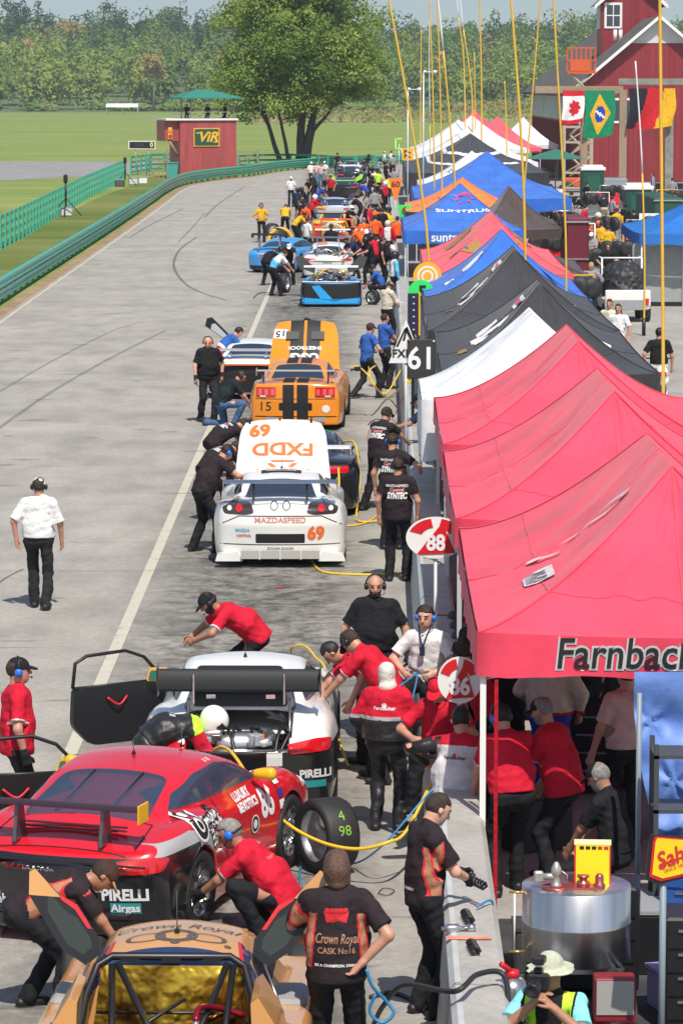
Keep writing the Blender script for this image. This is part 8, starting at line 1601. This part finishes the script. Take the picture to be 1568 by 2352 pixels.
# hoses
YH = mat('yellow hose', (.78,.50,.03), .4); BH = mat('blue hose', (.03,.22,.45), .4); KH = mat('black hose', (.02,.02,.022), .5); RH_ = mat('red cable', (.55,.08,.06), .5)
def hose(nm, pts, r, m_, label, cat='hose'):
    P = smooth_pts(pts, 7); b = Vector((P[0].x, P[0].y, 0)); o = tag(MB().tube([p-b for p in P], r, 7).build(nm, m_), label, cat); o.location = b
hose('air_hose', [D(492,1722,31.9),D(512,1716,31.7),D(540,1738,31.2),D(600,1830,30.4),D(660,1892,29.9),D(740,1935,29.6),D(820,1950,29.4),D(890,1935,29.3),D(935,1905,29.6),WP(30.4,.1,.87),WP(31,.35,.87),WP(31.2,.6,.5),WP(31.5,.8,.02)], .016, YH, 'thick yellow hose drooping from the doubled over crewman to the wall')
hose('air_hose', [D(668,1500,37.2),D(672,1486,37.),D(700,1484,36.8),D(725,1510,36.4),D(748,1540,36.),D(762,1640,35.4),D(778,1700,35.0),G(800,1760,.02)], .013, YH, 'yellow hose looping up behind the white car roof')
hose('air_hose', [D(777,1075,53.5),D(778,1120,52.8),D(768,1160,52),D(735,1215,50.6),D(715,1255,50.2),G(718,1290,.03),G(738,1312,.015),G(780,1318,.015),G(860,1320,.015),G(930,1316,.015)], .018, YH, 'yellow hose running down over the white 69 car onto the ground')
hose('air_hose', [D(788,1015,57.5),D(812,1015,57.2),D(822,1050,56.8),D(826,1100,56),G(818,1180,.02),G(820,1196,.02),G(850,1198,.02),G(885,1192,.02),G(940,1170,.02)], .016, YH, 'yellow hose from the black car bending along the ground to the wall')
hose('air_hose', [G(785,1208,.02),G(820,1206,.02),G(850,1196,.02),G(875,1180,.02),G(940,1172,.02)], .014, YH, 'short yellow hose lying on the ground right of the white 69 car'); hose('air_hose', [G(830,1122,.02),G(880,1122,.02),G(945,1120,.02)], .014, YH, 'straight yellow hose on the ground toward the wall')
hose('air_hose', [D(806,845,72.5),D(822,842,72.5),D(845,862,72.5),D(865,892,72.3),G(890,912,.05),WP(74,.0,.5),WP(73.4,.1,.87),WP(73.2,.4,.87),WP(73.2,.6,.05)], .018, YH, 'yellow hose curving from the orange car to the wall'); hose('air_hose', [D(862,840,76.5),D(850,850,76.5),D(850,872,76.4),D(866,894,76.3),D(888,902,76.3),WP(77,.0,.6),WP(77,.15,.87),WP(77,.6,.05)], .018, YH, 'yellow hose held by the two men in blue')
hose('black_hose', [G(858,2352,.03),G(880,2310,.3),G(930,2262,.6),WP(22.5,.05,.92),WP(22.8,.22,.96),WP(22.9,.40,.93),Vector((1.15,22.6,.75)),Vector((1.3,22.4,.55)),Vector((1.5,22.3,.4))], .02, KH, 'thick black hose arching over the near end of the wall'); hose('black_hose', [G(850,2290,.02),G(900,2280,.02),G(950,2300,.02),G(990,2340,.02)], .018, KH, 'black hose on the ground at the foot of the reading man')
hose('air_line', [G(690,2085,.02),G(700,1960,.02),G(800,1985,.02),D(880,1940,29.5),WP(29.8,.1,.87),WP(29.9,.4,.86)], .009, BH, 'thin blue air line from the red car to the wall'); hose('air_line', [WP(25.1,.28,.87),WP(25.3,.40,.86),Vector((1.12,25.2,.6)),Vector((1.2,24.9,.3)),Vector((1.25,24.6,.05))], .009, BH, 'thin blue air line spilling off the wall by the springs'); hose('air_line', [D(905,1585,33.5),D(940,1560,33.8),D(958,1550,34.2),D(940,1640,33),D(938,1720,32),G(945,1830,.05)], .010, BH, 'blue air line by the white balaclava driver')
hose('red_cable', [G(842,1010,.02),G(850,985,.02),G(870,975,.02),G(900,962,.02),WP(70,.0,.6),WP(70,.2,.86)], .008, RH_, 'thin red cable looping on the ground by the wall', 'cable'); hose('black_cable', [G(845,975,.02),G(862,963,.02),G(890,968,.02),G(905,980,.02),G(925,940,.02),WP(73,0,.3),WP(73,.1,.86)], .008, KH, 'thin black cable looping on the ground near the wall', 'cable'); hose('black_cable', [G(582,684,.02),G(600,672,.02),G(640,676,.02),G(690,678,.02)], .014, KH, 'black cable on the ground beside the blue prototype', 'cable')
hose('black_cable', [G(868,2052,.012),G(880,2040,.012),G(905,2045,.012),G(890,2056,.012),G(868,2052,.012)], .004, KH, 'small loop of black wire on the ground beside the wall', 'cable')
# loose wheels and tyres
def loose_wheel(pos, ax, label, r=.33, w_=.30, chalk=None, grp=None, lie=False):
    root = empty('racing_wheel', pos, 0, label, 'wheel', grp); M = aim(ax); c = (0,0,w_/2 if lie else r); h = w_/2; R0 = r*.70; m = MB(); m.lathe([(R0,-h*.85),(r*.94,-h),(r*.99,-h*.8),(r,0),(r*.99,h*.8),(r*.94,h),(R0,h*.86)], 32, 0, M, c, cap=False); t = m.build('tyre', RUB, root)
    m = MB(); m.lathe([(R0,h*.88),(R0-.012,h*.86),(R0-.02,h*.3),(R0-.03,-h*.6),(R0-.012,-h*.88),(R0,-h*.86)], 28, 0, M, c, cap=False)
    for k in range(10): a = .628*k; d = M @ Vector((math.cos(a), math.sin(a), 0)); q = Vector(c)-(M @ Vector((0,0,1)))*h*.55; m.tube([q+d*.04, q+d*(R0-.03)], .014, 5)
    m.build('rim', ALU, root)
    if chalk:
        b = bvh_of(t); n = M @ Vector((1,0,0)); n = Vector((.55,-.75,.35)); n -= (M @ Vector((0,0,1)))*n.dot(M @ Vector((0,0,1))); wtext('4', .13, aim(n, M @ Vector((0,0,1)) if False else (0,0,1)), Vector(c)+Vector((0,0,.12)), b, LIMEP, t, 'chalk_mark', .004, .5); wtext('98', .13, aim(n,(0,0,1)), Vector(c)+Vector((0,0,-.03)), b, LIMEP, t, 'chalk_mark', .004, .5)
    return root
LIMEP = mat('green chalk', (.22,.42,.05), .8)
p = G(752,2000); loose_wheel((-.13,30.0,0), (-.86,-.50,.02), 'upright slick tyre with chalk marks standing right of the red car', .335, .32, True)
for i in range(5):
    for j in range(3): loose_wheel((1.55+.0*i, 36.5+.72*i, .30*j), (0,0,1), 'black racing wheel in a low stack behind the pit wall', .32, .29, None, 'racing wheels stacked behind the pit wall', True)
loose_wheel((1.32,41.5,0), (1,.1,0), 'black tyre leaning upright behind the wall above the 88 board', .34, .3)
m = MB(); m.box((-.65,28.9,.012),(.02,.02,.02)); r = empty('wheel_jack', (-.42,28.65,0), R(15), 'fluorescent green steel jack frame on the ground by the loose tyre', 'jack'); m = MB(); m.box((0,0,.10),(.40,.05,.04)); m.box((-.19,-.10,.05),(.04,.24,.04)); m.box((.0,.1,.03),(.3,.04,.04)); m.build('frame', GLO, r); MB().box((0,.22,.06),(.3,.3,.08), bev=.02).build('plate', DARK, r)
p = G(862,690); loose_wheel(G(856,700)+Vector((0,0,.0)), (-.6,-.8,0), 'cream rimmed small wheel standing by the blue prototype', .24, .2); p = G(636,676); loose_wheel(G(652,672), (.9,-.3,0), 'wheel standing behind the stooping blue suited crewman', .33, .3); loose_wheel(G(640,560), (-.3,-.95,0), 'tyre inside the yellow wheel arch', .36, .3); loose_wheel(G(625,548), (.5,-.9,0), 'black tyre left of the yellow wheel arch', .36, .35); r = empty('body_panel', G(644,560), .15, 'yellow bodywork arch with a black inside standing on the ground', 'body panel'); m = MB(); m.tube([(.52*math.cos(a)*1.05, 0, .05+.62*math.sin(a)) for a in np.linspace(3.3,-.2,14)], .09, 8); m.build('arch_panel', PYE, r)
# paddock things ------------------------------------------------------------------------------
def shed(u0, u1, v0, y, label):
    a, b = D(u0, v0, y), D(u1, v0, y); w_ = b.x-a.x; h_ = a.z; root = empty('portable_toilet', ((a.x+b.x)/2, y, 0), 0, label, 'portable toilet'); GNP = mat('dark green plastic', (.012,.075,.05), .5); m = MB(); m.box((0,w_/2,h_*.45),(w_*.9,w_,h_*.9), bev=.04)
    for i in range(5): m.box((-w_*.36+w_*.18*i,-.02,h_*.45),(.04,.04,h_*.8))
    m.build('cabin', GNP, root); m = MB(); m.box((0,w_/2,h_*.94),(w_,w_*1.1,h_*.08), bev=.03); m.box((0,w_/2,h_*1.0),(w_*.8,w_*.8,h_*.05), bev=.02); m.build('roof', WHITE, root); MB().box((0,-.03,h_*.42),(w_*.55,.03,h_*.74)).build('door', mat('green door plastic', (.015,.095,.065), .5), root)
shed(1333,1390,382,195,'dark green cabin with pale roof, farther of two in the paddock'); shed(1432,1500,425,162,'dark green cabin with pale blue roof, nearer of two in the paddock')
def cart(u, v, y, label, body, covered=True):
    p = D(u, v, y); root = empty('utility_cart', (p.x, y, 0), R(3), label, 'cart'); m = MB(); m.box((0,0,.55),(1.35,2.3,.35), bev=.05); m.box((0,-1.1,.72),(1.35,.15,.5), bev=.03); m.build('body', body, root)
    for x in (-.55,.55):
        MB().box((x,-1.19,.62),(.14,.03,.2), bev=.01).build('tail_light', TAILR, root)
        for yy in (-.75,.8): MB().lathe([(.1,-.1),(.27,-.1),(.29,0),(.27,.1),(.1,.1)], 16, 0, aim((1,0,0)), (x*1.1,yy,.29)).build('wheel', RUB, root)
    m = MB()
    for x in (-.6,.6): m.tube([(x,.3,.7),(x,.3,1.85),(x,1.0,1.85)], .03, 6)
    m.tube([(-.6,.3,1.85),(.6,.3,1.85)], .03, 6); m.build('roof_frame', WHITE, root); MB().box((0,.2,.95),(1.2,.4,.5), bev=.08).build('seat', BLK, root); MB().box((0,-1.2,.55),(.9,.02,.25)).build('tail_panel', GREY, root)
    if covered:
        v_, f_ = solid([Prim((0,-.5,1.15),(0,-.1,1.3), .42, .45, side=V3(1,0,0), flat=1.35, k=.1), Prim((0,-.5,.8),(0,0,.8), .5, .5, side=V3(1,0,0), flat=1.15, k=.1)], .05, fold=.025); c = tag(mk('tyre_cover', v_, f_, mat('black cover cloth', (.025,.025,.027), .55), None, smooth=True), 'bulging black cover strapped over tyres on the white cart', 'cover'); c.location = root.location+Vector((0,0,.05)); c.rotation_euler = root.rotation_euler
cart(1430, 600, top_y(720,.2)-0, 'white utility cart carrying black covered tyres', WHITE)
cart(1330, 600, 128, 'dark cart with wheels stacked on it beyond the men in black', mat('dark maroon body', (.12,.01,.02), .4), False)
for i in range(6): p = D(1330+18*(i%3), 0, 150); loose_wheel((p.x, 150+(i//3)*.8, .62*(i//3) if False else 0), (0,-1,0), 'black paddock tyre with spoked rim standing in a row', .36, .3, None, 'paddock tyres standing in rows')
for u, y, lb in ((1352,140,'large black tyre with silver rim on top of a trolley'),(1322,140,'second black tyre with pale rim on the trolley, left')): p = D(u,0,y); r = empty('tyre_trolley', (p.x, y, 0), 0, 'trolley of tyres %s' % ('under the large rimmed tyre' if u > 1340 else 'left of the large rimmed tyre'), 'trolley'); MB().box((0,0,.75),(.9,.7,.08)).build('deck', ALU, r); MB().box((0,.1,.4),(.7,.5,.6), bev=.05).build('bin', BLK, r); loose_wheel((p.x, y-.1, .79), (.1,-1,.1), lb, .42, .34)
r = empty('wheel_crate', (D(1495,0,135).x, 135, 0), 0, 'white framed crate showing a spoked racing wheel', 'crate'); m = MB(); z0 = D(1495,540,135).z; z1 = D(1495,490,135).z; m.box((0,0,(z0+z1)/2),(.78,.06,z1-z0)); m.build('panel', WHITE, r); MB().tube([(0,.1,0),(0,.1,z0)], .06, 6).build('post', GREY, r); m = MB(); m.lathe([(0,.04),(.30,.04),(.34,0)], 20, 0, FM, (0,-.03,(z0+z1)/2)); m.build('wheel_face', BLK, r); m = MB()
for k in range(10): a = .628*k; m.tube([(0,-.08,(z0+z1)/2),(.27*math.cos(a),-.08,(z0+z1)/2+.27*math.sin(a))], .015, 4)
m.build('spokes', ALU, r)
def trailer(u0, u1, v0, y, label, m_, hh=None, L=3.):
    a, b = D(u0, v0, y), D(u1, v0, y); w_ = b.x-a.x; root = empty('equipment_trailer', ((a.x+b.x)/2, y, 0), 0, label, 'trailer'); m = MB(); m.box((0,L/2,a.z*.55),(w_,L,a.z*.9), bev=.05); m.build('box', m_, root); m = MB(); m.box((0,-.03,a.z*.95),(w_*1.01,.06,.06)); m.box((0,-.03,a.z*.5),(w_*1.01,.05,.05)); m.build('trim', ALU, root)
    for x in (-w_*.35,w_*.35): MB().lathe([(.1,-.1),(.3,-.1),(.32,0),(.3,.1),(.1,.1)], 14, 0, aim((1,0,0)), (x,.6,.3)).build('wheel', RUB, root)
trailer(1300,1352,500,112,'low dark red trailer behind the man in the tan shirt', mat('maroon panel', (.14,.01,.025), .5)); trailer(1500,1568,455,150,'long dark green trailer at the right edge before the barn', mat('green panel', (.015,.07,.045), .6), L=9); trailer(1385,1440,410,205,'silver tank trailer in front of the barn', ALU); trailer(1505,1568,418,215,'dark equipment trailer by the barn wall', BLK); trailer(1060,1130,395,182,'white framed cart beside the black striped tent', mat('grey white panel', (.35,.35,.36), .6)); trailer(1200,1255,400,212,'black equipment trailer under the green umbrella', BLK)
p = D(1275,350,190); r = empty('umbrella', (p.x,190,0), 0, 'dark green market umbrella in front of the barn corner', 'umbrella'); m = MB(); m.lathe([(1.7,p.z-.35),(.9,p.z-.08),(0,p.z+.2)], 8, cap=False); m.build('canopy', TGN, r); MB().tube([(0,0,0),(0,0,p.z+.15)], .04, 6).build('pole', WOOD, r)
p = D(1530,700,108.5); r = empty('screen_enclosure', (p.x+.55, 108.9, 0), 0, 'grey panelled enclosure under the bright blue paddock tent', 'enclosure'); zz = 1.95; m = MB(); m.box((0,0,zz*.5+.1),(3.2,.06,zz-.1)); m.build('panel', mat('grey plastic panel', (.30,.32,.30), .4, var=.1), r); m = MB()
for x in (-1.6,0,1.6): m.box((x,-.05,zz*.5),(.06,.06,zz))
m.build('frame', ALU, r); MB().box((0,.8,.06),(3.3,1.6,.1)).build('base', BLK, r)
r = empty('light_board', (1.60,63.0,0), 0, 'tall narrow board of lights with yellow edge beside the black tents', 'signal board'); m = MB(); zc = D(960,720,63).z; m.box((-.28,0,zc),(.20,.08,.75), bev=.01); m.build('housing', mat('navy housing', (.015,.018,.05), .5), r); MB().box((-.165,0,zc),(.03,.09,.8)).build('edge', YEL, r); MB().tube([(-.28,.05,0),(-.28,.05,zc)], .03, 6).build('post', BLK, r)
for i in range(6): MB().lathe([(0,.01),(.02,.008),(.022,0)], 8, 0, FM, (-.27,-.045,zc-.3+.12*i)).build('lamp', mat('off white lamp', (.5,.45,.5), .4), r)
# clutter behind the wall, in the shade of the tents
TC = [(mat('red tool chest', (.45,.01,.02), .35), 'red'), (BLK, 'black'), (GREY, 'grey'), (mat('blue tool chest', (.02,.08,.30), .4), 'blue')]; rg = random.Random(21)
for i, (x, y, k, lb) in enumerate(((2.6,33.5,1,'black tool chest at the back of the nearest tent'),(3.3,31.5,0,'red tool chest at the right of the nearest tent'),(2.1,37.5,1,'black tool chest under the second red tent'),(2.2,43.,2,'grey tool chest between the second and third red tents'),(2.3,46.,1,'black tool chest under the third red tent'),(2.4,58.,1,'black tool chest under the nearer black tent'),(2.5,68.,3,'blue tool chest under the farther black tent'),(2.9,79.,1,'black tool chest under the blue tent'),(3.0,114.,1,'black tool chest under the sunburst tent'),(1.95,25.9,1,'black tool chest behind the fuel drum'),(2.95,26.8,3,'blue tool chest right of the fuel drum'),(2.75,24.9,1,'black tool chest below the yellow sign'))):
    r = empty('tool_chest', (x,y,0), rg.uniform(-.2,.2), lb, 'tool chest'); m = MB(); m.box((0,0,.48),(.72,.5,.82), bev=.02); m.build('cabinet', TC[k][0], r)
    for j in range(4): d_ = MB().box((0,-.255,.20+.18*j),(.66,.02,.15)).build('drawer', TC[k][0], r); MB().box((0,-.275,.26+.18*j),(.5,.015,.018)).build('handle', ALU, d_)
    for sx in (-.3,.3): MB().lathe([(0,-.02),(.04,-.02),(.04,.02),(0,.02)], 10, 0, aim((1,0,0)), (sx,0,.04)).build('caster', RUB, r)
for i, (x, y, w_, d_, h_, cc, lb) in enumerate(((1.62,26.6,.5,.4,.35,(.05,.05,.055),'black case on the ground between wall and fuel drum'),(1.45,24.6,.35,.4,.25,(.35,.36,.38),'grey case close behind the wall near the springs'),(2.9,24.4,.4,.5,.5,(.55,.25,.02),'orange yellow bin at the lower right corner'),(2.55,25.4,.35,.35,.3,(.28,.24,.50),'lilac crate on the ground below the yellow sign'),(1.8,30.9,.6,.3,.5,(.03,.03,.03),'black flight case under the nearest tent'))):
    r = empty('storage_box', (x,y,0), .1*i, lb, 'box'); mm = mat('box colour %d' % i, cc, .5); MB().box((0,0,h_/2),(w_,d_,h_), bev=.02).build('body', mm, r); MB().box((0,0,h_+.015),(w_+.02,d_+.02,.03)).build('lid', mm, r)
DG = mat('dark grey steel', (.06,.065,.07), .5); r = empty('equipment_shelf', (3.05,27.4,0), 0, 'dark steel shelf rack with boxes behind the yellow sign', 'shelf'); m = MB()
for x in (-.5,.5):
    for y in (-.2,.2): m.box((x,y,.85),(.04,.04,1.7))
m.box((0,0,.05),(1,.4,.03)); m.build('upright', DG, r)
for z in (.25,.7,1.15,1.6): MB().box((0,0,z),(1.04,.44,.03)).build('shelf_board', DG, r)
for i in range(8): o = tag(MB().box((0,0,0),(.16,.2,.14), bev=.015).build('parts_box', mat('parts box %d' % (i%4), [(.03,.03,.03),(.3,.3,.32),(.05,.08,.3),(.35,.02,.03)][i%4], .5)), 'small parts box on the dark shelf rack behind the yellow sign', 'box', 'parts boxes on the shelf rack'); o.location = (3.05-.36+.24*(i%4), 27.4, .34+.45*(i//4))
# pump unit by the photographer
r = empty('pump_unit', (1.10,22.9,0), 0, 'chrome pump with bent silver pipe behind the near end of the wall', 'pump'); m = MB(); m.tube(smooth_pts([(.32,.1,.62),(.10,.1,.62),(.0,.1,.55),(.0,.1,.42),(.12,.1,.34),(.32,.1,.34)], 4), .045, 12); m.build('bent_pipe', ALU, r); m = MB(); m.lathe([(0,0),(.10,0),(.11,.05),(.11,.25),(.08,.30),(.04,.32),(0,.33)], 18, 0, None, (.08,.18,.55)); m.build('filter_housing', STEEL, r); m = MB(); m.lathe([(.05,0),(.05,.05),(.03,.06)], 14, 0, None, (.08,.18,.86)); m.tube([(.08,.18,.9),(.0,.1,.98)], .02, 6); m.build('red_fitting', REDM, r); MB().box((.1,.2,.25),(.4,.4,.5), bev=.03).build('base', BLK, r)
r = empty('control_box', (1.98,24.2,0), 0, 'red and clear control box fixed below the fuel drum', 'control box'); MB().box((0,0,.42),(.30,.2,.32), bev=.01).build('case', mat('dark red case', (.22,.012,.02), .5), r); MB().box((0,-.105,.44),(.27,.01,.25)).build('window', mat('grey clear window', (.35,.34,.33), .15), r); MB().box((0,-.02,.14),(.34,.22,.14), bev=.01).build('drawer', mat('bright red box', (.6,.01,.02), .4), r)
for i in range(2): MB().tube([(-.12+.24*i,0,.0),(-.12+.24*i,0,.1)], .02, 6).build('foot', GREY, r)
# yellow block on the wall, cloth
o = tag(MB().box((0,0,.03),(.10,.13,.07), bev=.01).build('sponge', mat('yellow foam', (.85,.62,.02), .8)), 'small yellow block lying on top of the pit wall', 'block'); o.location = WP(71,.14,.85)
# thin air over the far field
hz = bpy.data.materials.new('haze'); hz.use_nodes = True; n_ = hz.node_tree; n_.nodes.clear(); pv = n_.nodes.new('ShaderNodeVolumePrincipled'); pv.inputs['Color'].default_value = (.80,.88,1,1); pv.inputs['Density'].default_value = .0002; pv.inputs['Anisotropy'].default_value = .2; ou = n_.nodes.new('ShaderNodeOutputMaterial'); n_.links.new(pv.outputs[0], ou.inputs['Volume'])
MBh = MB().box((0,1200,44),(1500,2700,95)); o = tag(MBh.build('haze', hz), kind='stuff')
p = D(1524,0,top_y(748,1.80)+.3); r = empty('scooter', (p.x, p.y, 0), 0, 'white motor scooter seen from behind by the man in black shirt', 'scooter'); v_, f_ = solid([Prim((0,-.5,.62),(0,.3,.72), .16, .12, k=.05), Prim((0,-.6,.8),(0,-.3,.84), .13, .11, k=.05), Prim((0,.5,.5),(0,.6,.98), .08, .07, k=.05)], .025); mk('body', v_, f_, WHITE, r, smooth=True)
for y in (-.45,.75): MB().lathe([(.14,-.06),(.26,-.07),(.29,0),(.26,.07),(.14,.06)], 20, 0, aim((1,0,0)), (0,y,.29)).build('wheel', RUB, r)
MB().tube([(-.36,.55,1.02),(.36,.55,1.02)], .018, 6).build('handlebar', BLK, r); MB().box((0,-.72,.78),(.16,.04,.09), bev=.01).build('tail_light', TAILR, r)
for x, y, w_, lb in ((3.1,35.2,2.2,'tall black cabinet added to deepen the shade at the back of the nearest tent'),(2.9,42.6,1.8,'tall black cabinet added to deepen the shade under the second red tent'),(3.2,49.5,1.8,'tall black cabinet added to deepen the shade under the third red tent')):  # black boxes added as backdrops to deepen the shade under the tents
    r = empty('shade_cabinet', (x,y,0), 0, lb, 'cabinet'); MB().box((0,0,.95), (w_,.5,1.8), bev=.02).build('case', BLK, r)
    for k in range(3): MB().box((-w_/3+w_/3*k,-.26,1.0),(w_/3-.06,.02,1.5)).build('door', DARK, r)
rg = random.Random(77)
for i, (u, v, y) in enumerate(((1215,0,120),(1258,0,128),(1300,0,150),(1345,0,118),(1395,0,145),(1425,0,125),(1470,0,140),(1500,0,165),(1290,0,175),(1370,0,175),(1330,0,98),(1410,0,190),(1245,0,165),(1545,0,180),(1455,0,185),(1185,0,178))):
    p = D(u,v,y); r = empty('pit_cart', (p.x,y,0), rg.uniform(-.5,.5), 'wheeled pit cart loaded with gear among the paddock crowd', 'cart', 'loaded pit carts in the paddock'); hh = rg.uniform(.8,1.3)
    m = MB(); m.box((0,0,.45),(1.3,.8,.12)); m.box((0,.1,.45+hh*.3),(1.1,.5,hh*.5), bev=.03); m.build('body', [BLK,REDM,BLK,GREY,ALU][i%5], r); m = MB(); m.tube([(-.62,.38,.3),(-.62,.38,hh+.3),(.62,.38,hh+.3),(.62,.38,.3)], .03, 5); m.build('frame', [WHITE,YEL,ALU][i%3], r)
    for k in range(3): MB().lathe([(0,-.1),(.12,-.12),(.3,-.1),(.32,0),(.3,.1),(.12,.12),(0,.1)], 12, 0, aim((rg.uniform(-1,1),-1,0)), (-.4+.4*k,-.1,.62+.5*hh if k%2 else .7+.4*hh)).build('tyre', RUB, r)
    for sx in (-.5,.5): MB().lathe([(0,-.05),(.2,-.05),(.2,.05),(0,.05)], 12, 0, aim((1,0,0)), (sx,-.3,.2)).build('wheel', RUB, r)
tag(mk('dark_ground_sheet', [(1.12,20,.012),(5,20,.012),(5,28.2,.012),(1.2,28.2,.012)], [(0,1,2,3)], mat('dark ground sheet', (.045,.045,.05), .85, var=.4, vscale=2)), kind='structure')  # flat sheet added to darken the pavement around the fuel drum
for i, (x, y, s_, lb) in enumerate(((2.55,26.6,.5,'low black crate between the drum and the shelf rack'),(3.3,25.2,.6,'black crate at the right edge below the shelf rack'),(2.3,27.4,.4,'dark blue crate just inside the dark sheet behind the drum'))):
    r = empty('storage_box', (x,y,0), .2*i, lb, 'box'); mm = [BLK, DARK, mat('navy crate', (.02,.03,.10))][i]; MB().box((0,0,s_/2),(s_*1.1,s_,s_), bev=.02).build('body', mm, r); MB().box((0,0,s_+.015),(s_*1.14,s_*1.04,.03)).build('lid', GREY, r)
